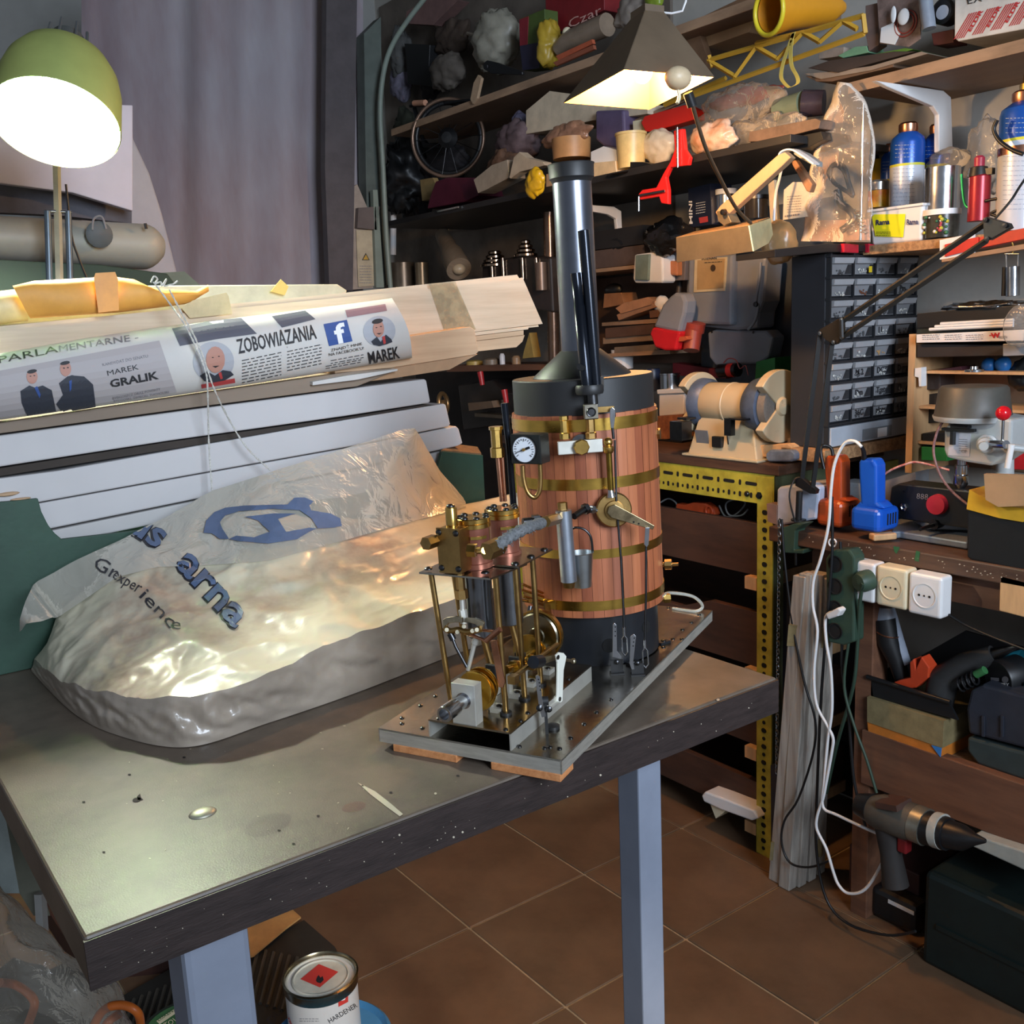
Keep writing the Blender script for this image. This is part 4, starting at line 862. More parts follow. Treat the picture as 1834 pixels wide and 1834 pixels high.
m_cream = mat('cream plastic', (224, 212, 180), .4, var=.04)
m_bplas = mat('black plastic', (24, 25, 27), .42, var=.1, vs=20)
m_card = mat('brown cardboard', (172, 138, 102), .75, var=.1, vs=8)
m_gpaint = mat('grey hammer paint', (120, 128, 138), .35, .2, var=.06, vs=60)
m_clear = film('clear crinkled film', (226, 214, 200), .12, .1, .7, 30)
m_clear2 = film('soft clear film', (214, 214, 214), .14, .15, .6, 24)
# ---- right bench
XB = 1.70
rb = thing('side_bench', 'old brown wooden side bench on the right with electrical sockets along its front edge', 'table', (1.93, .6, 0))
part('benchtop', M().bb((XB, -.45, .803), (XW - .003, 1.385, .836)), m_bwood, rb, bev=.003)
part('apron', M().bb((XB + .04, -.3, .74), (XB + .065, 1.30, .803)), m_rwood, rb)
pq = ox(1552, 1200, XB + .03)
part('leg', M().bb((XB + .02, pq.y - .02, 0), (XB + .075, pq.y + .02, .803)), m_rwood, rb, bev=.002)
pq2 = ox(1735, 1200, XB + .2); part('leg', M().bb((2.08, .80, 0), (2.14, .85, .803)), m_rwood, rb)
part('leg', M().bb((XB + .02, -.3, 0), (XB + .075, -.25, .803)), m_rwood, rb)
part('low_shelf', M().bb((XB + .035, -.35, .40), (XW - .003, pq.y - .02, .425)), m_chip, rb, bev=.002)
part('shelf_rail', M().bb((XB + .01, -.35, .315), (XB + .034, pq.y - .005, .435)), m_rwood, rb, bev=.002)
part('block', XM([(1791, 1030), (1850, 1045), (1850, 1110), (1789, 1094)], XB + .0, .09), m_pine, rb, bev=.002, label='light wooden block under the bench edge')
mm = M(); hx_ = hit_plane((XB - .0001, 0, 0), (-1, 0, 0))
for k in range(46): x = rnd.uniform(1440, 1830); poly_on(mm, hx_, oval(x, 968 + .19 * (x - 1495) + rnd.uniform(0, 14), rnd.uniform(.6, 2), rnd.uniform(.5, 1.4), 6), .0005)
part('paint_flecks', mm, m_fleck, rb, kind='stuff')
mm = M(); poly_on(mm, hx_, [(1600, 978), (1612, 980), (1606, 992), (1602, 988)], .0005); poly_on(mm, hx_, [(1641, 986), (1648, 988), (1646, 1006), (1638, 1004)], .0005); part('green_drip', mm, mat('green drip', (44, 96, 60), .5), rb)
# sockets
def socket(c, hw, hh, y, lab, ma, plug=False):
    P = ox(*c, XB - .0); k = mpp(P); t = thing('wall_socket', lab, 'socket', P)
    part('housing', M().box((XB - .019, P.y, P.z), (.038, 2 * hw, 2 * hh)), ma, t, bev=.006, seg=3)
    q = Vector((XB - .0385, P.y, P.z))
    part('ring', M().lathe(q, (-1, 0, 0), [(.0235, 0), (.0240, .0008), (.0222, .0008), (.0215, -.0003), (0, -.0003)], 32), ma, t)
    if not plug:
        for dy in (-.0105, 0, .0105): part('pin_hole', M().lathe(q + Vector((-.0006, dy, 0)), (-1, 0, 0), [(0, 0), (.0024 if dy else .0018, 0)], 10), m_hole if dy else m_dsteel, t)
    return P
p1 = socket((1560, 1035), .0325, .040, 0, 'left white wall socket of the three, with a green plug in it', m_white, True)
socket((1616, 1046), .0325, .040, 0, 'cream coloured empty socket between the two white ones', m_cream)
socket((1676, 1060), .0335, .040, 0, 'right white empty socket of the three, nearest the wooden block', m_white)
m_gplug = mat('dark green rubber', (52, 74, 60), .5, var=.08)
pl_ = thing('green_plug', 'round dark green mains plug pushed into the left white socket', 'plug', p1 + Vector((-.06, 0, 0)))
q = ox(1554, 1039, XB - .04)
part('plug_body', M().lathe(q, (-1, .25, -.1), [(.021, -.004), (.021, .014), (.017, .024), (0, .026)], 20), m_gplug, pl_)
part('cord', M().tube(bez([ox(1546, 1045, XB - .066), ox(1540, 1080, XB - .05), ox(1536, 1150, XB - .03), ox(1528, 1230, XB - .02), ox(1500, 1330, XB + .02), ox(1480, 1420, XB + .05)], 6), .0038, 8), m_gplug, pl_)
# power strip
ps = thing('power_strip', 'dark green power strip hanging by its end from the bench edge', 'power strip', ox(1500, 1060, XB - .03))
part('strip_body', M().prism([ox(x, y, XB - .05) for x, y in ((1478, 1000), (1490, 985), (1520, 984), (1530, 998), (1529, 1150), (1510, 1156), (1482, 1150))], (.036, 0, 0)), m_gplug, ps, bev=.004)
for y in (1010, 1050, 1090, 1130): part('outlet', M().lathe(ox(1496, y, XB - .052), (-1, 0, 0), [(.017, 0), (.0172, .0015), (.015, .0016), (.0145, -.0), (0, -.0)], 20), m_hole, ps)
part('hanging_loop', M().torus(ox(1491, 972, XB - .03), (1, .2, 0), .008, .0018, 16, 6), m_white, ps)
# white twin cable
wc = thing('white_cable', 'long white cable hanging in loops from the blue soldering gun down to the floor', 'cable', ox(1480, 1500, 1.64))
W = [(1543, 800), (1530, 790), (1512, 795), (1495, 830), (1488, 880), (1484, 940), (1470, 1000), (1457, 1040), (1456, 1085), (1464, 1130), (1458, 1200), (1462, 1260), (1482, 1300), (1492, 1322), (1490, 1345), (1480, 1400), (1474, 1430), (1464, 1460), (1463, 1485), (1480, 1520), (1492, 1560), (1502, 1585), (1520, 1600), (1550, 1592), (1580, 1545), (1588, 1510), (1582, 1497), (1560, 1488), (1500, 1460), (1474, 1445), (1476, 1400), (1482, 1330), (1490, 1270), (1488, 1200), (1480, 1150), (1479, 1105), (1496, 1095)]
part('cord', M().tube(bez([ox(x, y, 1.63) for i, (x, y) in enumerate(W)], 5), .0032, 8), m_white, wc)
part('plug', M().prism([ox(x, y, XB - .085) for x, y in ((1478, 1100), (1500, 1088), (1506, 1094), (1500, 1104), (1482, 1110))], (.02, 0, 0)), m_white, wc, bev=.003)
def cable(lb, pts, X, r, ma, n=5): return solo('cable', lb, 'cable', M().tube(bez([ox(p[0], p[1], p[2] if len(p) > 2 else X) for p in pts], n), r, 8), ma)
cable('thin black cable hanging beside the chain and looping left on the floor', [(1400, 930), (1406, 1010), (1420, 1120), (1440, 1220), (1460, 1290), (1456, 1350), (1430, 1430), (1405, 1470), (1400, 1510), (1415, 1545), (1450, 1553), (1490, 1540)], 1.66, .0026, m_bplas)
cable('black cable running from the orange soldering gun down into the big floor loop', [(1490, 890), (1490, 1000), (1478, 1150), (1470, 1260), (1464, 1400), (1462, 1520), (1480, 1610), (1520, 1655), (1590, 1675), (1640, 1668)], 1.645, .003, m_bplas)
cable('black cable crossing behind the green plug cord', [(1505, 970), (1510, 1090), (1508, 1190), (1520, 1280), (1530, 1400), (1550, 1480)], 1.665, .003, m_bplas)
cable('dark green cable running from the power strip towards the drill', [(1520, 1150), (1512, 1230), (1530, 1300), (1552, 1360), (1570, 1420)], 1.66, .003, m_gplug)
cable('black cable stretched from under the right socket to the tool tray', [(1690, 1095), (1730, 1120), (1780, 1142), (1840, 1165)], 1.69, .0025, m_bplas)
# ---- grinder bench
XG, YG = 1.762, 1.43
gb = thing('grinder_bench', 'bench of yellow slotted angle steel with a dark wooden top carrying the grinder', 'table', (1.96, 1.9, 0))
part('benchtop', M().bb((XG - .004, YG - .025, .937), (XW - .003, 2.45, .961)), m_bwood, gb, bev=.002)
bt = part('beam', M().bb((XG - .001, YG - .01, .868), (XG + .002, 2.40, .937)), m_yel, gb)
part('beam', M().bb((XG, YG - .01, .868), (XG + .2, YG - .007, .934)), m_gsteel, gb)
part('post', M().bb((XG - .003, YG - .008, 0), (XG, YG + .036, .93)), m_yel, gb, label='yellow perforated corner post')
part('post', M().bb((XG, YG - .009, 0), (XG + .035, YG - .006, .93)), m_gsteel, gb)
part('post', M().bb((XG, 2.36, 0), (XG + .003, 2.40, .93)), m_yel, gb)
sl_ = M().tube([(0, -.0014, 0), (0, .0, 0)], 1, 6)
def slot(name, c, w_, h_):
    pts = []; r = min(w_, h_)
    for k in range(12):
        a = 2 * PI * k / 12; ex = (w_ - r) * (1 if math.cos(a) > 0 else -1); ez = (h_ - r) * (1 if math.sin(a) > 0 else -1)
        pts.append(Vector((c[0], c[1] + ex + r * math.cos(a), c[2] + ez + r * math.sin(a))))
    return M().prism(pts, (.0012, 0, 0))
def slots(nm, me_src, pos):
    me = _mesh(nm, me_src, m_hole, Vector((0, 0, 0)))
    for p in pos:
        o = bpy.data.objects.new(nm, me); COL.objects.link(o); o.parent = gb; o.location = vv(p) - ORG[gb.name]
xs = XG - .0018
slots('slot', slot('s', (0, 0, 0), .0072, .0058), [(XG - .0042, YG + .014, .85 - .0405 * k) for k in range(21)])
slots('round_hole', slot('s', (0, 0, 0), .0046, .0046), [(XG - .0042, YG + .014, .830 - .0405 * k) for k in range(21)])
slots('long_slot', slot('s', (0, 0, 0), .017, .0042), [(xs, YG + .055 + .066 * k, .912) for k in range(9)])
slots('slot', slot('s', (0, 0, 0), .0036, .0065), [(xs, YG + .022 + .033 * k, .885) for k in range(20)] + [(xs, YG + .088 + .066 * k, .912) for k in range(8)])
slots('round_hole', slot('s', (0, 0, 0), .003, .0038), [(xs, YG + .0385 + .033 * k, .885) for k in range(19)])
part('bolt', M().lathe((XG - .002, YG + .03, .887), (-1, 0, 0), [(.009, 0), (.009, .002), (.006, .002), (.006, .006), (0, .006)], 6, smooth=False), m_dsteel, gb)
part('bolt', M().lathe((XG - .002, YG + .066, .887), (-1, 0, 0), [(.007, 0), (.007, .002), (.005, .005), (0, .005)], 12), m_dsteel, gb)
# drawers / boxes on runners below
for i, (zt, hh, lb) in enumerate(((.815, .125, 'uppermost dark wooden drawer box below the grinder bench, holding an orange tool'), (.60, .135, 'second dark wooden drawer box below the grinder bench, with a sloping lid edge'), (.385, .12, 'third dark wooden drawer box, low under the grinder bench'), (.17, .10, 'lowest dark wooden box on the floor below the grinder bench'))):
    t = thing('drawer_box', lb, 'drawer', (XG + .2, YG + .45, zt - hh))
    part('front_board', M().prism([(XG + .02, YG + .045, zt - hh), (XG + .02, YG + .86, zt - hh + .0), (XG + .02, YG + .86, zt), (XG + .02, YG + .045, zt)] if i != 1 else [(XG + .02, YG + .045, zt - hh), (XG + .02, YG + .86, zt - hh), (XG + .02, YG + .86, zt - .03), (XG + .02, YG + .30, zt - .035), (XG + .02, YG + .2, zt), (XG + .02, YG + .045, zt)], (.018, 0, 0)), m_dwood, t, bev=.001)
    part('side_board', M().bb((XG + .038, YG + .045, zt - hh), (XG + .36, YG + .06, zt)), m_dwood, t)
    part('side_board', M().bb((XG + .038, YG + .845, zt - hh), (XG + .36, YG + .86, zt)), m_dwood, t)
    part('bottom_board', M().bb((XG + .038, YG + .06, zt - hh), (XG + .36, YG + .845, zt - hh + .01)), m_dwood, t)
    part('runner', M().bb((XG + .0, YG + .04, zt - hh - .03), (XG + .36, YG + .075, zt - hh)), m_pine, t, label='pale wooden runner')
    part('back_board', M().bb((XG + .35, YG + .06, zt - hh), (XG + .36, YG + .845, zt)), m_dwood, t)
solo('back_board', 'dark back board closing the space below the grinder bench', 'board', M().bb((2.135, YG, .02), (2.15, 2.45, .93)), mat('near black board', (28, 22, 20), .9))
oh = thing('orange_tool', 'orange wavy plastic hand tool lying in the top drawer under the grinder', 'tool', ox(1245, 920, XG + .06))
part('handle', M().prism([ox(x, y, XG + .07) for x, y in ((1210, 902), (1225, 904), (1240, 900), (1262, 901), (1276, 910), (1280, 922), (1272, 928), (1262, 922), (1252, 925), (1244, 921), (1236, 926), (1228, 922), (1210, 926))], (.025, 0, 0)), mat('orange plastic', (208, 84, 44), .4), oh, bev=.004)
part('trigger', M().torus(ox(1270, 915, XG + .066), (1, 0, 0), .011, .0022, 20, 6), mat('orange plastic', (208, 84, 44), .4), oh)
for lb, pts in (('coil of pale grey wire in the top drawer, right of the orange tool', [(1288, 905), (1300, 925), (1320, 920), (1335, 900), (1315, 895), (1300, 903), (1306, 922), (1328, 923), (1340, 912)]), ('loose grey wire loop left of the orange tool', [(1183, 900), (1198, 893), (1212, 903), (1206, 918), (1190, 922), (1183, 915)])):
    solo('wire_coil', lb, 'wire', M().tube(bez([ox(x, y, XG + .08 + .01 * math.sin(i)) for i, (x, y) in enumerate(pts)], 5), .0022, 6), mat('grey wire', (142, 146, 150), .4))
solo('green_folder', 'pale green paper sticking out of the lower dark boxes', 'paper', XM([(1302, 1130), (1350, 1138), (1350, 1150), (1304, 1138)], XG + .05, .1), mat('pale green paper', (134, 156, 122), .7))
wt = thing('white_tray', 'white plastic tray of dark odds and ends low under the grinder bench', 'tray', ox(1310, 1440, XG - .02))
part('tray', M().prism([ox(x, y, XG - .03) for x, y in ((1256, 1425), (1262, 1418), (1290, 1428), (1350, 1452), (1358, 1466), (1346, 1470), (1290, 1450), (1260, 1436))], (.12, 0, 0)), m_white, wt, bev=.004)
part('foot', M().prism([ox(x, y, XG - .02) for x, y in ((1272, 1440), (1300, 1452), (1282, 1466))], (.05, 0, 0)), m_cream, wt)
part('contents', M().ball(ox(1315, 1438, XG + .02), .03, (1, 1.6, .6), 14, 8, .5, 10), m_bplas, wt)
# wire chain
ch_ = thing('chain', 'thin steel link chain hanging from the bench corner beside the yellow post', 'chain', ox(1396, 1150, XG - .04))
ca, cb_ = ox(1396, 930, 1.685), ox(1391, 1385, 1.685); nl = 62
for k in range(nl):
    p = ca.lerp(cb_, (k + .5) / nl); d = Vector((0, 1, 0)) if k % 2 else Vector((1, 0, 0)); l = (cb_ - ca).length / nl * .66
    pts = [p + d * .0032 * math.cos(2 * PI * j / 10) + Vector((0, 0, 1)) * l * math.sin(2 * PI * j / 10) for j in range(10)]
    part('link', M().tube(pts, .0013, 5, closed=True), m_bsteel, ch_)
# black boards beside post, leaning pale profiles
solo('dark_board', 'dark blue black board standing behind the chain', 'panel', M().prism([ox(1381, 1050, XG + .05), ox(1440, 1050, XG + .05), zb(ox(1440, 1400, XG + .05), .0), zb(ox(1381, 1400, XG + .05), .0)], (.02, 0, 0)), mat('blue black panel', (34, 36, 46), .5))
solo('dark_strip', 'narrow dark strip leaning against the lower part of the yellow post', 'strip', M().prism([ox(x, y, XG - .015) for x, y in ((1380, 1370), (1396, 1375), (1396, 1560), (1382, 1566))], (.012, 0, 0)), mat('slate strip', (44, 48, 62), .5))
m_prof = mat('pale grey plastic film over profiles', (178, 172, 162), .35, var=.12, vs=12, stretch=(9, 9, .3), col2=(140, 132, 124), bump=.2)
bf = thing('profile_bundle', 'bundle of pale wrapped profiles leaning upright beside the yellow post', 'bundle', oz(1440, 1580, 0))
LT = [(1438, 1030), (1449, 1026), (1460, 1025), (1470, 1026), (1478, 1032)]; LB = [(1392, 1575), (1410, 1588), (1428, 1582), (1446, 1572), (1462, 1560)]
for i in range(5):
    b0 = oz(LB[i][0], LB[i][1], 0.002); t0 = ox(*LT[i], 1.668 + .004 * i); d = (t0 - b0).normalized()
    part('profile', M().box((b0 + t0) / 2, (.027, .03, (t0 - b0).length), (1, 0, 0), Vector((0, 1, 0)), d), m_prof, bf, bev=.002)
bL, bR, tL, tR = [oz(LB[k][0], LB[k][1], 0) if m_ == 0 else ox(*LT[k], 1.668 + .004 * k) for m_, k in ((0, 0), (0, 4), (1, 0), (1, 4))]
for f0, f1 in ((.79, .855), (.075, .14)):
    n_ = Vector((-1, -.35, 0)).normalized() * .0185; sd = Vector((.35, -1, 0)).normalized() * .016
    part('tape_band', M().prism([bL.lerp(tL, f0) + n_ - sd, bR.lerp(tR, f0) + n_ + sd, bR.lerp(tR, f1) + n_ + sd, bL.lerp(tL, f1) + n_ - sd], n_ * -2.2), mat('olive packing tape', (142, 128, 92), .35, var=.15, vs=30), bf)
# grey blue white box at bench corner and clamp
cw = thing('white_case', 'white plastic case lying at the corner below the grinder bench top', 'case', ox(1410, 905, XG + .02))
part('case_body', M().prism([ox(x, y, XG - .03) for x, y in ((1391, 876), (1396, 872), (1450, 866), (1468, 872), (1462, 930), (1400, 941), (1390, 934))], (.1, 0, 0)), mat('bluish white plastic', (186, 196, 216), .4), cw, bev=.005)
part('wood_side', M().prism([ox(x, y, XG - .034) for x, y in ((1373, 902), (1391, 905), (1391, 940), (1375, 934))], (.03, 0, 0)), mat('worn pink wood', (132, 104, 92), .7), cw)
gc_ = thing('lamp_clamp', 'dark green screw clamp gripping the bench edge under the black lamp arm', 'clamp', ox(1420, 970, XB - .01))
part('clamp_body', M().prism([ox(x, y, XB - .012) for x, y in ((1401, 945), (1422, 938), (1440, 938), (1424, 950), (1422, 985), (1440, 984), (1438, 992), (1402, 990))], (.035, 0, 0)), m_gplug, gc_, bev=.002)
part('clamp_screw', M().tube([ox(1426, 985, XB + .02), ox(1426, 1012, XB + .02)], .0035, 8), m_dsteel, gc_)
part('screw_disc', M().lathe(ox(1430, 932, XB + .02), (0, 0, 1), [(0, 0), (.016, 0), (.016, .003), (0, .003)], 24), m_bplas, gc_)
# ---- black anglepoise arm
al = thing('arm_lamp', 'black spring balanced lamp arm rising from the bench clamp and reaching up to the right', 'lamp arm', ox(1435, 925, XB + .02))
XA = XB + .015
part('stem', M().tube([ox(1430, 930, XA), ox(1432, 880, XA)], .007, 12), m_bplas, al)
part('hinge_plate', XM([(1424, 858), (1434, 855), (1462, 878), (1460, 885), (1450, 884), (1424, 870)], XA - .006, .012), m_bplas, al, bev=.001)
for a, b in (((1436, 860), (1468, 600)), ((1455, 878), (1491, 610))):
    A_, B_ = ox(*a, XA), ox(*b, XA - .01); part('lower_bar', M().tube([A_, B_], .0062, 4), m_bplas, al)
part('elbow_plate', M().prism([ox(x, y, XA - .02) for x, y in ((1463, 596), (1468, 590), (1499, 572), (1508, 568), (1510, 600), (1498, 616), (1492, 618), (1478, 608))], (.01, 0, 0)), mat('bronze black plate', (58, 52, 44), .35, .6), al, bev=.001)
for x, y in ((1469, 597), (1493, 613), (1507, 573), (1508, 604)): part('pivot', M().lathe(ox(x, y, XA - .022), (-1, 0, 0), [(.004, 0), (.004, .002), (0, .0026)], 12), m_bsteel, al)
part('elbow_link', M().tube([ox(1507, 573, XA - .024), ox(1508, 604, XA - .024)], .004, 6), m_bplas, al)
for a, b in (((1508, 576), (1768, 398)), ((1505, 606), (1768, 430))):
    part('upper_bar', M().tube([ox(*a, XA - .012), ox(*b, XA - .07)], .0056, 4), mat('grey black bar', (56, 54, 50), .45), al)
part('top_bracket', M().prism([ox(x, y, XA - .085) for x, y in ((1760, 394), (1766, 388), (1806, 400), (1810, 408), (1772, 430), (1762, 430))], (.012, 0, 0)), m_bplas, al, bev=.001)
for x, y in ((1765, 394), (1800, 404), (1768, 428)): part('pivot', M().lathe(ox(x, y, XA - .087), (-1, 0, 0), [(.004, 0), (.004, .002), (0, .0026)], 12), m_dsteel, al)
part('cable', M().tube(bez([ox(1782, 392, XA - .09), ox(1810, 360, XA - .08), ox(1826, 335, XA - .06), ox(1850, 300, XA - .03)], 5), .0022, 6), m_bplas, al)
part('cable', M().tube(bez([ox(1424, 935, XA - .01), ox(1414, 890, XA - .02), ox(1422, 860, XA - .01), ox(1436, 855, XA)], 5), .002, 6), m_bplas, al)
# ---- soldering guns
def gun(name, lab, ma, xs, X, loc):
    """transformer soldering gun standing on its head: square body below, upright handle above"""
    (hx0, hx1, hy0, hy1, bx0, bx1, by0, by1) = xs
    t = thing(name, lab, 'soldering gun', ox((bx0 + bx1) / 2, by1, X + .03))
    part('handle', M().prism([ox(x, y, X) for x, y in ((hx0 + 3, hy0), (hx1 - 6, hy0), (hx1, hy0 + 12), (hx1, hy1), (hx0 + 4, hy1), (hx0, hy0 + 25), (hx0, hy0 + 6))], (.034, 0, 0)), ma, t, bev=.006, seg=3)
    P0 = ox(bx0, by0, X - .012); P1 = ox(bx1 - 14, by1, X - .012)
    part('housing', M().bb((X - .012, P1.y, P1.z), (X + .062, P0.y, P0.z)), ma, t, bev=.012, seg=3)
    part('shoulder', M().prism([ox(x, y, X) for x, y in ((hx0 + 2, hy1 - 14), (hx1, hy1 - 14), (hx1 + 14, by0 + 6), (hx0 - 12, by0 + 6))], (.04, 0, 0)), ma, t, bev=.006)
    part('trigger', M().prism([ox(x, y, X + .008) for x, y in ((hx1, hy0 + 10), (hx1 + 4, hy0 + 14), (hx1 + 4, hy0 + 26), (hx1, hy0 + 28))], (.012, 0, 0)), m_bplas, t, bev=.001)
    for i in range(4): part('vent', M().bb((X + .015 + i * .009, P1.y - .0006, P0.z - .035), (X + .019 + i * .009, P1.y + .0004, P0.z - .012)), m_hole, t)
    return t
m_ora = mat('orange brown bakelite', (186, 78, 34), .3, var=.12, vs=16); m_blu = mat('bright blue plastic', (24, 88, 196), .3, var=.03)
g1 = gun('soldering_gun', 'orange transformer soldering gun standing upright beside the lamp arm', m_ora, (1476, 1507, 816, 905, 1460, 1520, 893, 948), XB + .045, 0)
part('cord_boot', M().tube(bez([ox(1492, 816, XB + .05), ox(1488, 802, XB + .05), ox(1474, 798, XB + .04), ox(1470, 810, XB + .03), ox(1476, 840, XB + .03)], 5), .0035, 8), m_bplas, g1)
g2 = gun('soldering_gun', 'bright blue transformer soldering gun with a white cord, right of the orange one', m_blu, (1537, 1570, 822, 912, 1521, 1588, 906, 957), XB + .025, 0)
part('cord_boot', M().tube(bez([ox(1548, 822, XB + .03), ox(1546, 806, XB + .02), ox(1538, 793, XB + .0)], 5), [.0055 - .0002 * k for k in range(11)], 8), m_bplas, g2)
solo('wire', 'thin red and white twisted wire lying from the blue gun to the drill press', 'wire', M().tube(bez([ox(1575, 860, XB + .06), ox(1590, 845, XB + .07), ox(1620, 832, XB + .08), ox(1645, 828, XB + .09), ox(1700, 842, XB + .1)], 6), .0022, 6), mat('pinkish wire', (206, 160, 148), .4, var=.4, vs=120, col2=(170, 60, 50)))
solo('wood_stub', 'small pale wooden stub beside the drill press base', 'wood block', M().box(ox(1581, 962, XB + .03) + Vector((0, 0, .002)), (.05, .022, .013), Vector((1, -.5, 0)).normalized(), Vector((.5, 1, 0)).normalized()), m_pine, bev=.003)
# soldering station
ss = thing('soldering_station', 'black soldering station with three digit display and round dark red knob', 'soldering station', ox(1640, 925, XB + .15))
XS = XB + .10
a0, a1 = ox(1596, 922, XS), ox(1735, 880, XS)
fpt = [ox(x, y, XS) for x, y in ((1590, 920), (1596, 872), (1610, 866), (1742, 880), (1742, 948), (1600, 928))]
part('case', M().prism(fpt, (.06, 0, 0)), m_bplas, ss, bev=.003)
hs = hit_plane((XS - .0005, 0, 0), (1, 0, 0))
a = M(); text_on(a, hs, '888', 1641, 893, 1662, 895, 10, off=.0006); part('display_digits', a, mat('dull display digits', (120, 116, 120), .5, var=0), ss)
part('knob', M().lathe(ox(1681, 903, XS), (-1, 0, 0), [(.0205, 0), (.019, .012), (0, .013)], 32), mat('dark red knob', (176, 40, 56), .4, var=.02), ss)
part('jack', M().lathe(ox(1619, 908, XS), (-1, 0, 0), [(.0085, 0), (.0085, .003), (.005, .004), (.003, .002), (0, .002)], 6, smooth=False), m_bsteel, ss)
part('led', M().lathe(ox(1619, 880, XS), (-1, 0, 0), [(.0015, 0), (.0015, .001), (0, .001)], 10), m_dsteel, ss)
# grey kit behind
solo('grey_case', 'grey metal case standing behind the two soldering guns', 'case', XM([(1506, 862), (1560, 868), (1640, 845), (1640, 905), (1506, 905)], XB + .2, .05), mat('light grey metal', (150, 156, 162), .5))
# ---- pillar drill
dp = thing('drill_press', 'small grey bench drill press with a black belt cover and a red ball lever', 'drill press', ox(1700, 960, XB + .12))
XD = XB + .10; m_dgrey = mat('light grey machine paint', (176, 180, 180), .4, var=.04)
def dxy(x, y, o=0): return ox(x, y, XD + o)
cx_ = dxy(1744, 700, .03); kk = mpp(cx_)
part('belt_cover', M().lathe(dxy(1742, 744, .03), (0, 0, 1), [(.0, 0), (66 * kk, 0), (64 * kk, .006), (58 * kk, .052), (54 * kk, .0565), (0, .0585)], 48), mat('dusty black cover', (84, 82, 76), .45, var=.15, vs=10), dp)
part('cover_rim', M().lathe(dxy(1742, 744, .03), (0, 0, 1), [(.0, -.009), (64 * kk, -.009), (67 * kk, -.002), (67 * kk, .001), (0, .001)], 48), m_dgrey, dp)
part('cover_knob', M().lathe(dxy(1745, 662, .03), (0, 0, 1), [(.017, -.004), (.017, .0), (.008, .001), (.007, .006), (0, .006)], 20), m_bsteel, dp)
part('head', M().prism([dxy(x, y) for x, y in ((1698, 746), (1780, 746), (1812, 752), (1810, 812), (1775, 835), (1730, 828), (1695, 820), (1690, 806), (1690, 768), (1697, 762))], (.075, 0, 0)), m_dgrey, dp, bev=.006)
part('badge_plate', XM([(1700, 773), (1738, 776), (1736, 818), (1698, 815)], XD - .0012, .0012), mat('white label', (196, 200, 210), .4), dp)
hd = hit_plane((XD - .0014, 0, 0), (1, 0, 0)); a = M(); lines_on(a, hd, 1718, 786, 1733, 787, 6, 4, 1); text_on(a, hd, 'CE', 1721, 810, 1731, 811, 5, off=.0006); part('label_print', a, m_grey_ink, dp)
part('depth_stop', XM([(1686, 766), (1744, 769), (1744, 774), (1686, 771)], XD - .010, .010), m_bplas, dp)
part('depth_block', XM([(1702, 760), (1733, 763), (1733, 768), (1702, 766)], XD - .014, .014), m_bplas, dp)
part('depth_screw', M().tube([dxy(1707, 772, -.008), dxy(1706, 796, -.008)], .0062, 6), m_bplas, dp)
part('quill_boss', M().lathe(dxy(1768, 795, -.006), (-1, -.35, 0), [(.017, -.01), (.018, .004), (.014, .006), (.0135, .02), (.0085, .021), (.008, .038), (0, .038)], 28), m_dgrey, dp)
hub = dxy(1784, 796, -.03)
part('lever_hub', M().tube([dxy(1772, 795, -.02), dxy(1802, 796, -.045)], .0075, 14), m_bsteel, dp)
part('lever_rod', M().tube([dxy(1795, 792, -.04), dxy(1797, 752, -.04)], .0026, 10), m_bsteel, dp)
part('ball_knob', M().ball(dxy(1797, 740, -.04), .0115 * 1.15, (1, 1, 1), 24, 14), mat('glossy red ball', (206, 24, 36), .15, var=0), dp, label='glossy red ball knob')
part('white_lever', M().tube([dxy(1812, 796, -.04), dxy(1804, 838, -.04)], .0055, 10), m_white, dp)
part('feed_shaft', M().tube([dxy(1800, 800, -.03), dxy(1850, 806, .0)], .007, 12), m_dgrey, dp)
part('chuck', M().lathe(dxy(1722, 832, .02), (0, 0, -1), [(.009, -.01), (.009, 0), (.0125, .001), (.0125, .018), (.0115, .019), (.0135, .021), (.0135, .038), (.009, .044), (.006, .05), (0, .05)], 28), m_bsteel, dp)
part('column', M().tube([dxy(1800, 760, .07), dxy(1800, 960, .07)], .016, 20), m_dgrey, dp)
bz = .838
part('base', M().prism([zb(ox(x, y, 1), bz) if 0 else oz(x, y, bz) for x, y in ((1596, 965), (1600, 945), (1640, 928), (1740, 925), (1800, 960), (1732, 984), (1612, 964))], (0, 0, .014)), m_gpaint, dp, bev=.003, label='grey cast base plate')
part('vise', M().prism([oz(x, y, bz + .02) for x, y in ((1635, 935), (1660, 922), (1740, 915), (1740, 950), (1660, 948))], (0, 0, .012)), m_gpaint, dp, bev=.002)
part('vise_screw', M().tube([oz(1648, 948, bz + .03), oz(1715, 925, bz + .035)], .004, 8).tube([oz(1672, 940, bz + .032), oz(1690, 934, bz + .034)], .010, 14), m_dsteel, dp)
part('power_cable', M().tube(bez([dxy(1692, 750, .0), dxy(1678, 775, -.01), dxy(1672, 810, -.01), dxy(1684, 850, -.01), dxy(1705, 880, -.01), dxy(1735, 905, -.01)], 6), .0026, 8), mat('pink grey cable', (150, 110, 108), .5, var=.3, vs=90), dp)
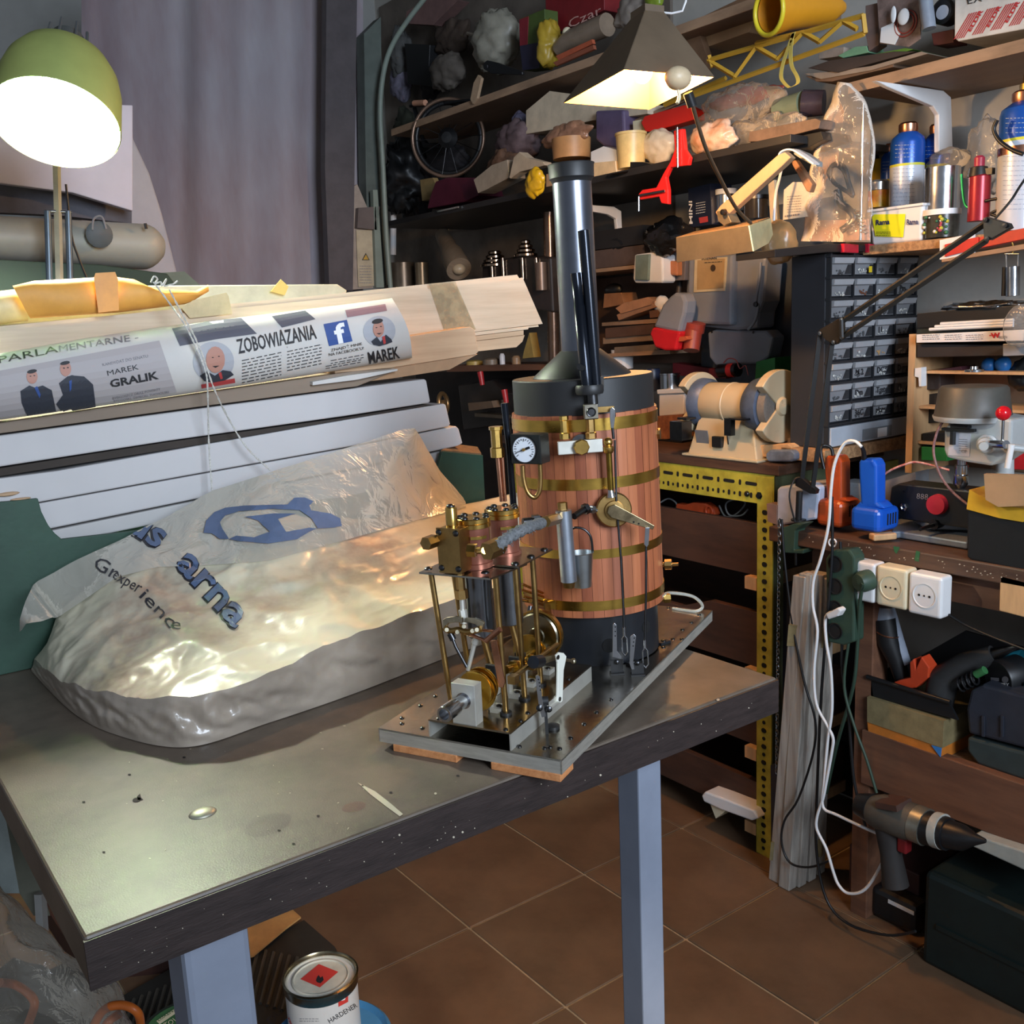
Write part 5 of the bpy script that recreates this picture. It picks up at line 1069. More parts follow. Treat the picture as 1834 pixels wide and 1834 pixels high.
# black box with cardboard in front
bx_ = thing('black_box', 'black box topped with yellow paper and cardboard at the right end of the bench', 'box', ox(1790, 1005, XB + .01))
P0 = ox(1731, 898, XB + .005); P1 = ox(1731, 1010, XB + .005)
part('box_body', M().prism([ox(x, y, XB + .005) for x, y in ((1731, 897), (1870, 925), (1870, 1030), (1740, 1004), (1731, 998))], (.07, 0, 0)), m_bplas, bx_, bev=.004)
part('yellow_paper', M().prism([ox(x, y, XB + .0) for x, y in ((1736, 877), (1754, 887), (1800, 905), (1836, 912), (1832, 935), (1790, 928), (1731, 912))], (.14, 0, 0)), mat('mustard paper', (206, 160, 36), .5, var=.1, vs=15), bx_)
part('cardboard_sheet', M().prism([ox(x, y, XB - .015) for x, y in ((1762, 849), (1860, 852), (1860, 905), (1788, 908), (1765, 895))], (.012, 0, .0)), m_card, bx_)
# ---- tools below
ob = thing('taped_carton', 'orange carton wound in olive packing tape on the low shelf', 'carton', ox(1640, 1350, XB + .04))
part('carton', M().prism([ox(x, y, XB + .012) for x, y in ((1553, 1290), (1686, 1335), (1686, 1362), (1556, 1318))], (.16, 0, 0)), mat('orange carton', (206, 122, 46), .5), ob)
part('carton', M().prism([ox(x, y, XB + .010) for x, y in ((1553, 1248), (1690, 1292), (1688, 1340), (1553, 1293))], (.165, 0, 0)), mat('olive packing tape', (142, 128, 92), .35), ob)
part('blue_corner', XM([(1668, 1335), (1686, 1340), (1684, 1356)], XB + .009, .002), mat('light blue print', (60, 130, 200), .5), ob)
tr = thing('black_tool_tray', 'open black plastic tray standing in the taped carton', 'tray', ox(1640, 1290, XB + .04))
part('tray_front', XM([(1555, 1208), (1562, 1216), (1700, 1260), (1715, 1290), (1560, 1246)], XB + .02, .006), m_bplas, tr)
part('tray_lip', M().tube([ox(1553, 1212, XB + .018), ox(1702, 1258, XB + .018)], .005, 8), m_bplas, tr)
part('tray_back', XM([(1640, 1180), (1728, 1130), (1834, 1160), (1834, 1215), (1700, 1240)], XB + .2, .006), m_bplas, tr)
part('tray_side', M().prism([ox(1555, 1208, XB + .02), ox(1640, 1178, XB + .2), ox(1640, 1230, XB + .2), ox(1560, 1246, XB + .02)], (0, -.005, 0)), m_bplas, tr)
# scanner / trimmer with orange head
tm_ = thing('hand_trimmer', 'grey and black handheld trimmer with an orange head standing in the black tray', 'tool', ox(1600, 1200, XB + .05))
part('body', M().tube([ox(1584, 1108, XB + .05), ox(1592, 1150, XB + .05), ox(1606, 1185, XB + .055), ox(1618, 1222, XB + .06)], [.024, .023, .017, .015], 16), m_bplas, tm_)
part('back_shell', M().tube([ox(1586, 1086, XB + .055), ox(1586, 1108, XB + .055), ox(1602, 1150, XB + .06), ox(1622, 1190, XB + .065)], [.017, .024, .02, .012], 16), mat('grey shell', (150, 158, 172), .35), tm_)
part('copper_ring', M().torus(ox(1590, 1132, XB + .05), (0, .25, -1), .0235, .0016, 24, 6), m_copper, tm_)
part('orange_head', M().prism([ox(x, y, XB + .03) for x, y in ((1629, 1186), (1636, 1180), (1640, 1198), (1650, 1176), (1664, 1196), (1662, 1214), (1640, 1232), (1620, 1234), (1600, 1222), (1612, 1218), (1630, 1214))], (.03, 0, 0)), mat('red orange plastic', (212, 74, 40), .35), tm_, bev=.002)
# clipper lying
cp_ = thing('rotary_tool', 'black rotary tool with green band lying in the tray', 'tool', ox(1700, 1230, XB + .06))
part('body', M().tube([ox(1680, 1260, XB + .05), ox(1690, 1215, XB + .06), ox(1730, 1190, XB + .07), ox(1780, 1172, XB + .08)], [.028, .03, .024, .018], 16), mat('charcoal plastic', (44, 44, 44), .5), cp_)
part('nose', M().tube([ox(1780, 1172, XB + .08), ox(1822, 1158, XB + .08)], [.013, .004], 12), m_dsteel, cp_)
part('green_band', M().tube([ox(1748, 1208, XB + .04), ox(1764, 1200, XB + .04)], .008, 10), mat('green band', (60, 120, 70), .5), cp_)
for k in range(4): part('grip_rib', M().torus(ox(1722 + 8 * k, 1226 - 4 * k, XB + .04), (.1, -1, .5), .013, .002, 16, 6), m_bplas, cp_)
bc_ = thing('tool_case', 'large charcoal plastic tool case at the right edge of the low shelf', 'case', ox(1800, 1380, XB + .05))
part('case_lid', M().prism([ox(x, y, XB + .03) for x, y in ((1738, 1236), (1760, 1226), (1900, 1262), (1900, 1358), (1734, 1314), (1730, 1270))], (.25, 0, 0)), mat('charcoal blue case', (46, 50, 60), .5), bc_, bev=.006)
part('case_base', M().prism([ox(x, y, XB + .03) for x, y in ((1732, 1320), (1900, 1366), (1900, 1420), (1750, 1368), (1732, 1345))], (.25, 0, 0)), mat('slate green case', (52, 64, 64), .5), bc_, bev=.005)
for x in (1758, 1792): part('rib', XM([(x, 1282), (x + 4, 1283), (x + 4, 1320), (x, 1319)], XB + .026, .006), mat('charcoal blue case', (46, 50, 60), .5), bc_)
bt_ = thing('battery_pack', 'round black and teal battery pack on top of the charcoal case', 'battery', ox(1795, 1230, XB + .08))
ft = ox(1785, 1217, XB + .06)
part('battery_body', M().lathe(ft + Vector((.004, 0, 0)), (1, -.35, .1), [(0, 0), (.034, 0), (.036, .003), (.036, .05), (0, .05)], 32), m_bplas, bt_)
part('teal_shell', M().lathe(ft + Vector((.02, -.012, .006)), (1, -.35, .1), [(.0375, 0), (.040, .002), (.040, .06), (.03, .065)], 32, a0=.0, a1=PI * 1.4), mat('teal plastic', (30, 110, 126), .4), bt_)
hb2 = hit_plane(ft + Vector((.003, 0, 0)), (1, -.35, .1)); a = M(); text_on(a, hb2, 'BATTERY', 1773, 1228, 1808, 1229, 5.5, bold=.03, off=.001); text_on(a, hb2, '12V', 1784, 1237, 1801, 1238, 5.5, bold=.03, off=.001)
part('battery_text', a, m_wh, bt_); a = M(); poly_on(a, hb2, oval(1801, 1217, 6, 6, 14), .001); poly_on(a, hb2, [(1775, 1213), (1790, 1214), (1790, 1220), (1775, 1219)], .001); part('battery_logo', a, m_grey_ink, bt_)
# power drill standing on the floor
pd = thing('cordless_drill', 'large grey cordless drill standing on its battery on the dark floor', 'drill', oz(1600, 1640, 0))
XK = 1.63
part('motor_housing', M().tube([ox(1560, 1450, XK), ox(1580, 1455, XK), ox(1625, 1470, XK), ox(1650, 1476, XK)], [.028, .036, .037, .034], 20), mat('grey brown drill body', (88, 84, 76), .5), pd)
part('rear_cap', M().tube([ox(1538, 1440, XK), ox(1562, 1448, XK)], [.022, .030], 16), m_bplas, pd)
part('gear_collar', M().tube([ox(1640, 1474, XK), ox(1660, 1482, XK)], [.036, .036], 20), mat('pale alloy', (168, 166, 152), .35, .8), pd)
part('torque_ring', M().tube([ox(1660, 1482, XK), ox(1698, 1494, XK)], [.033, .031], 20), m_bplas, pd)
part('scale_ring', M().tube([ox(1676, 1486, XK), ox(1690, 1490, XK)], [.0335, .0335], 24), mat('scale ring', (190, 190, 180), .4), pd)
part('chuck', M().tube([ox(1690, 1492, XK), ox(1725, 1500, XK), ox(1745, 1503, XK), ox(1765, 1506, XK)], [.028, .024, .012, .004], 16), m_bplas, pd)
part('top_pad', M().box(ox(1600, 1438, XK - .01), (.05, .05, .012), Vector((.1, 1, -.25)).normalized(), Vector((1, 0, 0))), mat('rust pad', (84, 60, 52), .5), pd)
part('handle', M().tube([ox(1590, 1480, XK), ox(1596, 1530, XK), ox(1604, 1585, XK)], [.026, .021, .026], 14), mat('dark rubber grip', (48, 44, 42), .7), pd)
part('trigger', M().box(ox(1620, 1512, XK), (.022, .02, .03)), mat('dark red trigger', (130, 30, 34), .4), pd, bev=.003)
q = oz(1612, 1650, 0); 
part('battery', M().prism([Vector((q.x - .03, q.y - .055, .002)), Vector((q.x + .045, q.y - .055, .002)), Vector((q.x + .045, q.y + .055, .002)), Vector((q.x - .03, q.y + .055, .002))], (0, 0, .07)), m_bplas, pd, bev=.012)
part('battery_strip', M().bb((q.x - .032, q.y - .05, .052), (q.x - .03, q.y + .01, .06)), m_white, pd)
gcs = thing('green_case', 'very dark green plastic case on the floor at the lower right corner', 'case', oz(1800, 1650, 0))
part('case', M().bb((1.68, .42, .0), (2.02, .98, .20)), mat('very dark green case', (22, 34, 32), .5), gcs, bev=.01)
part('case_rib', M().bb((1.676, .45, .09), (1.68, .95, .10)), mat('very dark green case', (22, 34, 32), .5), gcs)
solo('white_board', 'grey white flat board lying on the dark green case', 'board', XM([(1732, 1502), (1745, 1496), (1880, 1540), (1880, 1580), (1736, 1514)], 1.685, .2), mat('grey white board', (168, 172, 164), .6), bev=.003)
solo('red_box', 'dark red brown box on the floor behind the drill battery', 'box', M().bb((1.78, 1.05, 0), (2.0, 1.22, .12)), mat('dark red brown', (66, 36, 32), .6), bev=.003)
# ================================================================== GRINDER, DRAWERS, SHELVES
def blob(name, lb, cat, x0, y0, x1, y1, X, ma, deep=.6, nz=.28, nsc=9, group=None, flat=1.0):
    c = ox((x0 + x1) / 2, (y0 + y1) / 2, X); k = mpp(c)
    return solo(name, lb, cat, M().ball(c, 1, ((y1 - y0) * k * .5 * deep, (x1 - x0) * k * .58, (y1 - y0) * k * .52), 40, 26, nz, nsc), ma, group)
def vcyl(m, x, yb, yt, wpx, X, prof=None, n=28):
    """upright round body standing at photo point (x, yb)"""
    p = ox(x, yb, X); t = ox(x, yt, X); k = mpp(p); r = wpx * k / 2; h = (t - p).z
    m.lathe(p, (0, 0, 1), [(a * r, b * h) for a, b in (prof or [(0, 0), (1, 0), (1, 1), (0, 1)])], n, smooth=prof is not None); return p, r, h
# ---- bench grinder
gr = thing('bench_grinder', 'old cream bench grinder with two round wheel guards and blue grey end housings', 'grinder', ox(1292, 812, 1.87))
m_gcr = mat('chipped cream enamel', (188, 174, 144), .42, var=.1, vs=16, contrast=(.2, .36), col2=(120, 108, 90))
m_gbl = mat('blue grey casting', (92, 108, 134), .45, .3, var=.2, vs=18)
XG2 = 1.82; g0 = ox(1252, 707, XG2); g1_ = ox(1382, 712, XG2); ga = (g1_ - g0).normalized(); ga = Vector((0, ga.y, 0)).normalized()
gc0 = Vector((XG2, (g0.y + g1_.y) / 2, 1.085)); L2 = abs(g1_.y - g0.y) / 2
part('motor_body', M().lathe(gc0 + Vector((0, L2 * .86, 0)), (0, -1, 0), [(0, 0), (.048, 0), (.05, .004), (.05, L2 * .82), (.0515, L2 * .83), (.0515, L2 * .87), (.05, L2 * .88), (.05, L2 * 1.7), (0, L2 * 1.7)], 40), m_gcr, gr)
part('end_housing', M().lathe(gc0 + Vector((0, -L2 * .55, 0)), (0, -1, 0), [(.051, 0), (.062, .012), (.066, .03), (.066, .052), (.05, .054), (0, .054)], 40), m_gbl, gr)
part('end_housing', M().lathe(gc0 + Vector((0, L2 * .62, 0)), (0, 1, 0), [(.051, 0), (.058, .01), (.06, .03), (.05, .034), (0, .034)], 40), m_gbl, gr)
def guard(yc, r, th, lab):
    m = M(); c = Vector((gc0.x, yc, gc0.z)); x_, z_ = Vector((1, 0, 0)), Vector((0, 0, 1)); A0, A1 = math.radians(-55 + 180), math.radians(310)
    pts = []; n_ = 30
    for k in range(n_ + 1):
        a = math.radians(144) - math.radians(288) * k / n_; pts.append(c + (x_ * math.cos(a) + z_ * math.sin(a)) * r)
    pts.append(c + (x_ * math.cos(math.radians(180))) * r * .12)
    m.prism(pts, (0, -th, 0)); p = part('wheel_guard', m, m_gcr, gr, bev=.002, label=lab)
    part('guard_boss', M().lathe(c + Vector((0, -th, 0)), (0, -1, 0), [(.022, 0), (.018, .006), (0, .009)], 24), m_gcr, p)
guard(gc0.y - L2 * .55 - .058, .083, .022, 'cream right guard with domed boss')
guard(gc0.y + L2 * .62 + .055, .074, .022, 'cream left guard')
part('grinding_wheel', M().lathe(gc0 + Vector((0, -L2 * .55 - .055, 0)), (0, 1, 0), [(0, 0), (.058, 0), (.058, -.02), (0, -.02)], 40, smooth=False), mat('grey grit wheel', (120, 116, 110), .9, var=.1, vs=200), gr)
part('base', M().hexa([(XG2 - .055, gc0.y + .10, .962), (XG2 + .06, gc0.y + .10, .962), (XG2 + .06, gc0.y - .115, .962), (XG2 - .055, gc0.y - .115, .962), (XG2 - .036, gc0.y + .075, 1.062), (XG2 + .04, gc0.y + .075, 1.062), (XG2 + .04, gc0.y - .085, 1.062), (XG2 - .036, gc0.y - .085, 1.062)]), m_gcr, gr, bev=.003)
part('base_flange', M().bb((XG2 - .065, gc0.y - .125, .961), (XG2 + .07, gc0.y + .11, .967)), m_gcr, gr, bev=.002)
part('rating_plate', M().box((XG2 - .0495, gc0.y + .055, 1.0), (.002, .04, .05), Vector((1, 0, .19)).normalized() * 1, (0, 1, 0)), m_gpaint, gr)
part('switch', M().box((XG2 - .052, gc0.y + .004, 1.0), (.012, .03, .026)), m_bplas, gr, bev=.002)
part('name_strip', M().box((XG2 - .05, gc0.y - .025, 1.01), (.003, .004, .08), Vector((1, 0, .19)).normalized(), (0, 1, 0)), m_bsteel, gr)
part('tool_rest', M().bb((XG2 - .082, gc0.y - L2 * .55 - .04, 1.058), (XG2 - .045, gc0.y - L2 * .55 + .005, 1.062)).bb((XG2 - .075, gc0.y - L2 * .5, 1.02), (XG2 - .06, gc0.y - L2 * .5 + .02, 1.06)), m_dsteel, gr)
part('tool_rest', M().bb((XG2 - .08, gc0.y + L2 * .7, 1.05), (XG2 - .04, gc0.y + L2 * .7 + .03, 1.055)).bb((XG2 - .085, gc0.y + L2 * .8, 1.0), (XG2 - .05, gc0.y + L2 * .8 + .04, 1.045)), m_dsteel, gr)
solo('wood_offcut', 'pale wooden offcut at the foot of the grinder', 'wood block', XM([(1344, 806), (1352, 798), (1410, 795), (1418, 800), (1418, 815), (1350, 820), (1344, 818)], 1.79, .03), m_pine, bev=.002)
solo('soap_block', 'worn blue grey polishing block beside the wood offcut', 'block', XM([(1371, 812), (1378, 806), (1418, 806), (1424, 812), (1424, 823), (1416, 827), (1376, 827), (1371, 822)], 1.775, .035), mat('blue polishing wax', (112, 128, 152), .5, var=.2, vs=30), bev=.004)
solo('grey_wood', 'weathered grey board behind the wheel guard', 'board', XM([(1408, 786), (1425, 782), (1462, 790), (1462, 829), (1408, 826)], 1.84, .02), mat('weathered grey wood', (132, 120, 112), .8, var=.15, vs=12, stretch=(1, .3, 2)), bev=.001)
# things behind the boiler on the grinder bench
t = thing('white_food_box', 'white square plastic box standing just right of the boiler', 'box', ox(1200, 745, 1.95))
part('box', XM([(1180, 704), (1226, 702), (1224, 742), (1180, 746)], 1.95, .06), m_white, t, bev=.003); part('lid', XM([(1176, 698), (1229, 696), (1228, 704), (1177, 706)], 1.945, .07), m_white, t, bev=.002)
t = thing('tea_box', 'wooden patterned box beneath the white plastic box', 'box', ox(1200, 790, 1.93))
part('box', XM([(1172, 746), (1222, 742), (1220, 784), (1172, 788)], 1.93, .07), mat('patterned wood', (176, 112, 70), .5, var=.3, vs=40, col2=(120, 70, 44)), t)
part('lid_strip', XM([(1172, 786), (1222, 789), (1220, 794), (1172, 792)], 1.925, .07), m_bplas, t)
solo('pine_plank', 'thin pale plank on the bench under the patterned box', 'plank', XM([(1172, 796), (1240, 800), (1234, 812), (1172, 812)], 1.9, .06), m_pine)
m = M(); p_, r_, h_ = vcyl(m, 1200, 698, 668, 36, 1.99, [(0, 0), (1, 0), (1, .9), (1.06, .92), (1.06, 1), (0, 1)]); solo('steel_can', 'small steel can standing behind the white plastic box', 'can', m, m_bsteel)
m = M(); vcyl(m, 1170, 700, 660, 26, 2.03, [(0, 0), (1, 0), (1, .9), (.9, 1), (0, 1)]); solo('blue_jar', 'dark blue jar partly hidden by the boiler smokebox', 'jar', m, mat('dark blue jar', (48, 58, 84), .4))
m = M(); vcyl(m, 1115, 660, 626, 40, 2.02, [(0, 0), (.95, 0), (1, 1), (.9, 1), (.88, .1), (0, .1)]); solo('white_cup', 'plain white plastic cup just right of the smoke hood', 'cup', m, m_white)
mt = thing('small_motor', 'small grey electric motor with a red stripe and loose wires behind the grinder', 'motor', ox(1305, 680, 1.98))
part('motor', M().tube([ox(1290, 664, 1.99), ox(1322, 662, 1.99)], .018, 18), m_dsteel, mt); part('red_band', M().tube([ox(1307, 663, 1.99), ox(1316, 662.5, 1.99)], .0186, 18), mat('red tape', (206, 44, 40), .4), mt)
part('wires', M().tube(bez([ox(1296, 650, 1.97), ox(1305, 642, 1.97), ox(1318, 645, 1.97), ox(1325, 660, 1.97), ox(1335, 655, 1.97), ox(1340, 672, 1.97)], 5), .0016, 6), mat('red wire', (150, 70, 66), .5), mt)
solo('green_box', 'bright green box wedged between the grinder and the drawer cabinet', 'box', XM([(1354, 648), (1388, 640), (1388, 685), (1352, 682)], 1.97, .08), mat('bright green card', (44, 146, 70), .5), bev=.001)
solo('red_strip', 'dark red flat box lying under the grey meter', 'box', XM([(1205, 650), (1300, 664), (1300, 678), (1205, 672)], 2.08, .05), mat('dark crimson', (120, 28, 34), .5))
# ---- drawer cabinet
YD = 1.32; X0, X1_, ZB, ZT = 1.815, 2.142, .999, 1.412
dc_ = thing('drawer_cabinet', 'black cabinet of many small clear drawers, set on the chipboard shelf', 'drawer cabinet', ((X0 + X1_) / 2, YD + .12, ZB))
part('shell', M().bb((X0, YD + .012, ZB), (X1_, YD + .10, ZT)), mat('black cabinet shell', (40, 41, 46), .55, var=.05), dc_, bev=.002)
rows_n, cols_n = 8, 4; fh = .048; ux = (X1_ - X0 - .008) / cols_n; uz = (ZT - ZB - fh - .008) / rows_n
m_frame = mat('black cabinet grid', (36, 38, 42), .5, var=0)
for i in range(cols_n + 1): part('divider', M().bb((X0 + .002 + i * ux, YD, ZB), (X0 + .006 + i * ux, YD + .012, ZT) if i not in (1, 2, 3) else (X0 + .006 + i * ux, YD + .012, ZT)), m_frame, dc_) if i in (0, cols_n) else part('divider', M().bb((X0 + .002 + i * ux, YD, ZB + fh), (X0 + .006 + i * ux, YD + .012, ZT)), m_frame, dc_)
for j in range(rows_n + 1): part('divider', M().bb((X0, YD - .0005, ZB + fh + j * uz - .001), (X1_, YD + .0115, ZB + fh + j * uz + .004)), m_frame, dc_)
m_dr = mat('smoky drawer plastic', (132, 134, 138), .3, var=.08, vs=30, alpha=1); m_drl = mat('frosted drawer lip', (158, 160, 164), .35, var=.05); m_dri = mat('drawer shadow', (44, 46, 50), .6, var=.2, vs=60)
dm = M().bb((-ux / 2 + .005, 0, .0), (ux / 2 - .005, .004, uz - .008)); dlip = M().hexa([(-ux / 2 + .005, -.008, uz * .52), (ux / 2 - .009, -.008, uz * .52), (ux / 2 - .009, .0, uz * .50), (-ux / 2 + .005, .0, uz * .50), (-ux / 2 + .005, -.009, uz - .010), (ux / 2 - .005, -.009, uz - .010), (ux / 2 - .005, .0, uz - .008), (-ux / 2 + .005, .0, uz - .008)])
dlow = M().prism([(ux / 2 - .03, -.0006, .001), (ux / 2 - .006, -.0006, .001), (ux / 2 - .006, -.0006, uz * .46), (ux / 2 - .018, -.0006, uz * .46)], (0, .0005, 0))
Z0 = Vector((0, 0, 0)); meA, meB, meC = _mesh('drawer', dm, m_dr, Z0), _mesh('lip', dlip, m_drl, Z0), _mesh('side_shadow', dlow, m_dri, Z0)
cont_m = [mat('screws copper', (170, 110, 84), .4, .6, var=.4, vs=90), mat('small parts white', (214, 214, 208), .5, var=.3, vs=90), mat('parts grey', (120, 122, 126), .4, .5, var=.4, vs=90), mat('parts tan', (206, 160, 104), .5, var=.2, vs=60)]
writes = {(5, 1): 'M 2', (5, 2): 'DCZR', (5, 3): 'D mm', (6, 1): 'Dm', (6, 2): 'Tgate', (6, 3): '12', (7, 1): '36C', (7, 2): 'plans', (7, 3): '4 6R', (2, 1): '16', (2, 2): '2', (3, 2): '11', (1, 3): 'Pm'}
for j in range(rows_n):
    for i in range(cols_n):
        ox_, oz_ = X0 + .004 + (i + .5) * ux, ZT - .004 - (j + 1) * uz + .004
        d = bpy.data.objects.new('drawer', meA); COL.objects.link(d); d.parent = dc_; d.location = Vector((ox_, YD + .004, oz_)) - ORG[dc_.name]; ORG[d.name] = Vector((ox_, YD + .004, oz_))
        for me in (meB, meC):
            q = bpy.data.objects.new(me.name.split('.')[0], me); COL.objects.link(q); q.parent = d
        org = ORG[d.name]; mm = M(); k = (i * 5 + j * 3) % 4
        for _ in range(9): c = org + Vector((rnd.uniform(-.3, .12) * ux, -.0012, rnd.uniform(.04, .26) * uz)); mm.ball(c, rnd.uniform(.0014, .003), (1.4, .4, 1), 6, 4)
        part('contents', mm, cont_m[2 if (i, j) == (0, 3) else (3 if (i, j) == (2, 4) else (0 if (i, j) == (1, 1) else (1 if k % 2 else 2)))], d, kind='stuff')
        if (j, i) in writes:
            mm = M(); P = lambda a, b: (org + Vector((a, -.0016, b)));
            vs, fs, wd = text_geo(writes[(j, i)], .02); s_ = uz * .42; mm.add([P(-ux * .3 + v[0] * s_, uz * .14 + v[1] * s_) for v in vs], fs); part('marker_text', mm, m_ink, d)
mm = M().box((X0 + .004 + 1.62 * ux, YD - .006, ZT - .78 * uz), (.011, .001, .013)); part('yellow_sticker', mm, mat('yellow sticker', (236, 206, 40), .5), dc_)
wd_ = part('wide_drawer', M().bb((X0 + .006, YD - .004, ZB + .002), (X1_ - .004, YD + .01, ZB + fh - .004)), mat('frosted wide drawer', (176, 184, 194), .3, var=.06), dc_, bev=.002)
part('label_window', M().bb((X0 + .12, YD - .006, ZB + .006), (X0 + .23, YD - .004, ZB + .03)), mat('grey label window', (128, 134, 140), .4), wd_); part('paper_label', M().bb((X0 + .175, YD - .007, ZB + .007), (X0 + .21, YD - .006, ZB + .027)), m_wh, wd_)
solo('chipboard_shelf', 'chipboard shelf carrying the drawer cabinet behind the soldering guns', 'shelf', M().bb((1.79, YD - .012, .971), (XW - .002, YD + .105, .998)), m_chip, bev=.001)
solo('yellow_bracket', 'small yellow green metal bracket under the chipboard shelf', 'bracket', M().prism([oy(x, y, YD + .02) for x, y in ((1560, 832), (1609, 823), (1609, 838), (1582, 850), (1560, 870), (1552, 850))], (0, .01, 0)), mat('yellow green bracket', (170, 172, 84), .5))
rt = thing('tool_rail_box', 'flat black case with red catches lying on top of the drawer cabinet', 'case', (1.95, YD + .1, ZT + .001))
part('case', M().prism([oy(x, y, YD - .01) for x, y in ((1388, 447), (1484, 436), (1560, 440), (1564, 450), (1480, 452), (1388, 461))], (0, .1, 0)), m_bplas, rt, bev=.001)
for x in (1512, 1556): part('red_catch', YM([(x, 436), (x + 26 if x < 1540 else x + 10, 438), (x + 26 if x < 1540 else x + 10, 453), (x, 452)], YD - .018, .01), mat('crimson catch', (190, 24, 50), .4), rt, bev=.001)
# ---- shelf boards
XS1 = 1.93
solo('chipboard_ledge', 'chipboard ledge shelf holding canisters and the white margarine tub', 'shelf', M().bb((1.925, .30, 1.407), (XW - .002, 1.318, 1.426)), m_chip, bev=.001)
sb = thing('top_shelf', 'long brown wall shelf at the upper right with a worn pale front edge', 'shelf', (2.02, .8, 1.735))
part('board', M().bb((1.89, -.3, 1.735), (XW - .002, 1.335, 1.757)), m_shelf, sb, bev=.001); part('edge', M().bb((1.886, -.3, 1.735), (1.89, 1.335, 1.757)), m_shedge, sb)
bb2 = solo('shelf_bracket', 'white pressed metal bracket holding up the top shelf', 'bracket', YM([(1569, 144), (1582, 146), (1690, 162), (1704, 174), (1707, 275), (1694, 275), (1682, 272), (1682, 205), (1672, 190), (1590, 155)], 1.22, .012), m_white, bev=.002)
bs2 = thing('black_shelf', 'long black wall shelf crossing behind the chimney, crowded with boxes and bags', 'shelf', (1.95, 2.2, 1.635))
part('board', M().bb((1.745, 1.37, 1.636), (XW - .002, 3.1, 1.652)), m_bshelf, bs2, bev=.001)
solo('shelf_bracket', 'white metal bracket under the black shelf, right of the chimney', 'bracket', YM([(1045, 366), (1100, 370), (1113, 378), (1116, 440), (1108, 440), (1104, 392), (1090, 384), (1045, 376)], 2.16, .012), m_white, bev=.002)
fs_ = thing('far_shelf', 'brown high shelf rising behind the warm lamp, loaded with bags', 'shelf', (2.0, 2.2, 1.95))
part('board', M().bb((1.88, 1.55, 1.962), (XW - .002, 3.2, 1.984)), m_shelf, fs_, bev=.001); part('edge', M().bb((1.876, 1.55, 1.962), (1.88, 3.2, 1.984)), m_shedge, fs_)
s3 = thing('lower_shelf', 'narrow dark wall shelf with wooden edge, right of the chimney', 'shelf', (2.05, 2.2, 1.43))
part('dark_front', M().bb((1.95, 2.02, 1.492), (XW - .002, 2.38, 1.542)), m_bshelf, s3); part('brown_front', M().bb((1.955, 2.02, 1.44), (XW - .002, 2.38, 1.49)), mat('brown purple board', (92, 76, 70), .6), s3); part('edge', M().bb((1.945, 2.02, 1.428), (XW - .002, 2.38, 1.438)), m_shedge, s3)
# ---- wooden rack under the ledge on the right
rk = thing('pine_rack', 'small open pine rack of compartments on the wall behind the drill press', 'rack', (2.08, .9, .95))
P1, P2 = ox(1648, 700, 2.03), ox(1870, 700, 2.03)
part('side', M().bb((2.0, P1.y - .004, .93), (2.155, P1.y + .012, 1.235)), m_pine, rk)
for zz in (1.232, 1.155, 1.078, 1.0): part('shelf', M().bb((2.02, .3, zz - .006), (2.155, P1.y - .004, zz)), m_pine, rk)
part('back', M().bb((2.15, .3, .93), (2.155, P1.y, 1.235)), m_shelf, rk)
for lb, nm, cat, pts, X, ma in (('green plastic bin in the lowest compartment of the pine rack', 'green_bin', 'bin', [(1650, 800), (1696, 802), (1696, 826), (1650, 824)], 2.02, mat('green bin', (40, 128, 62), .4)), ('bright red plastic bin behind the drill lever', 'red_bin', 'bin', [(1785, 812), (1860, 812), (1860, 842), (1785, 840)], 2.02, mat('red bin', (170, 24, 36), .4)),
        ('black bin in the second compartment of the pine rack', 'black_bin', 'bin', [(1662, 706), (1690, 704), (1690, 756), (1662, 758)], 2.06, m_bplas), ('black lidded case in the third compartment, above the green bin', 'black_case', 'case', [(1652, 776), (1700, 774), (1700, 797), (1652, 799)], 2.03, m_bplas), ('ribbed dark block in the top compartment of the pine rack', 'ribbed_block', 'block', [(1656, 668), (1684, 668), (1684, 698), (1656, 698)], 2.05, mat('ribbed dark', (56, 46, 44), .6, stretch=(1, 30, 1))), ('maroon roll lying in the top compartment of the pine rack', 'maroon_roll', 'roll', [(1680, 662), (1720, 656), (1724, 664), (1684, 672)], 2.05, mat('maroon', (96, 52, 60), .5))):
    sx(nm, lb, cat, pts, X, .06, ma)
for k, (x, y) in enumerate(((1772, 654), (1796, 652))): solo('blue_knob', 'left blue plastic knob behind the belt cover' if k == 0 else 'right blue plastic knob behind the belt cover', 'ball', M().ball(ox(x, y, 2.06), .016, (1, 1, 1), 14, 8, .15), mat('sky blue plastic', (44, 120, 196), .35))  # two blue knobs, modelled as lumpy balls
blob('dark_clutter', 'dark plastic film bundle at the right end of the rack', 'plastic bag', 1812, 640, 1850, 700, 2.08, m_bplas)
wc_ = solo('white_clip', 'small white plastic clip on the edge of the cabinet beside the rack', 'clip', XM([(1637, 660), (1650, 658), (1650, 692), (1646, 692), (1645, 676), (1637, 674)], 2.0, .02), m_white)
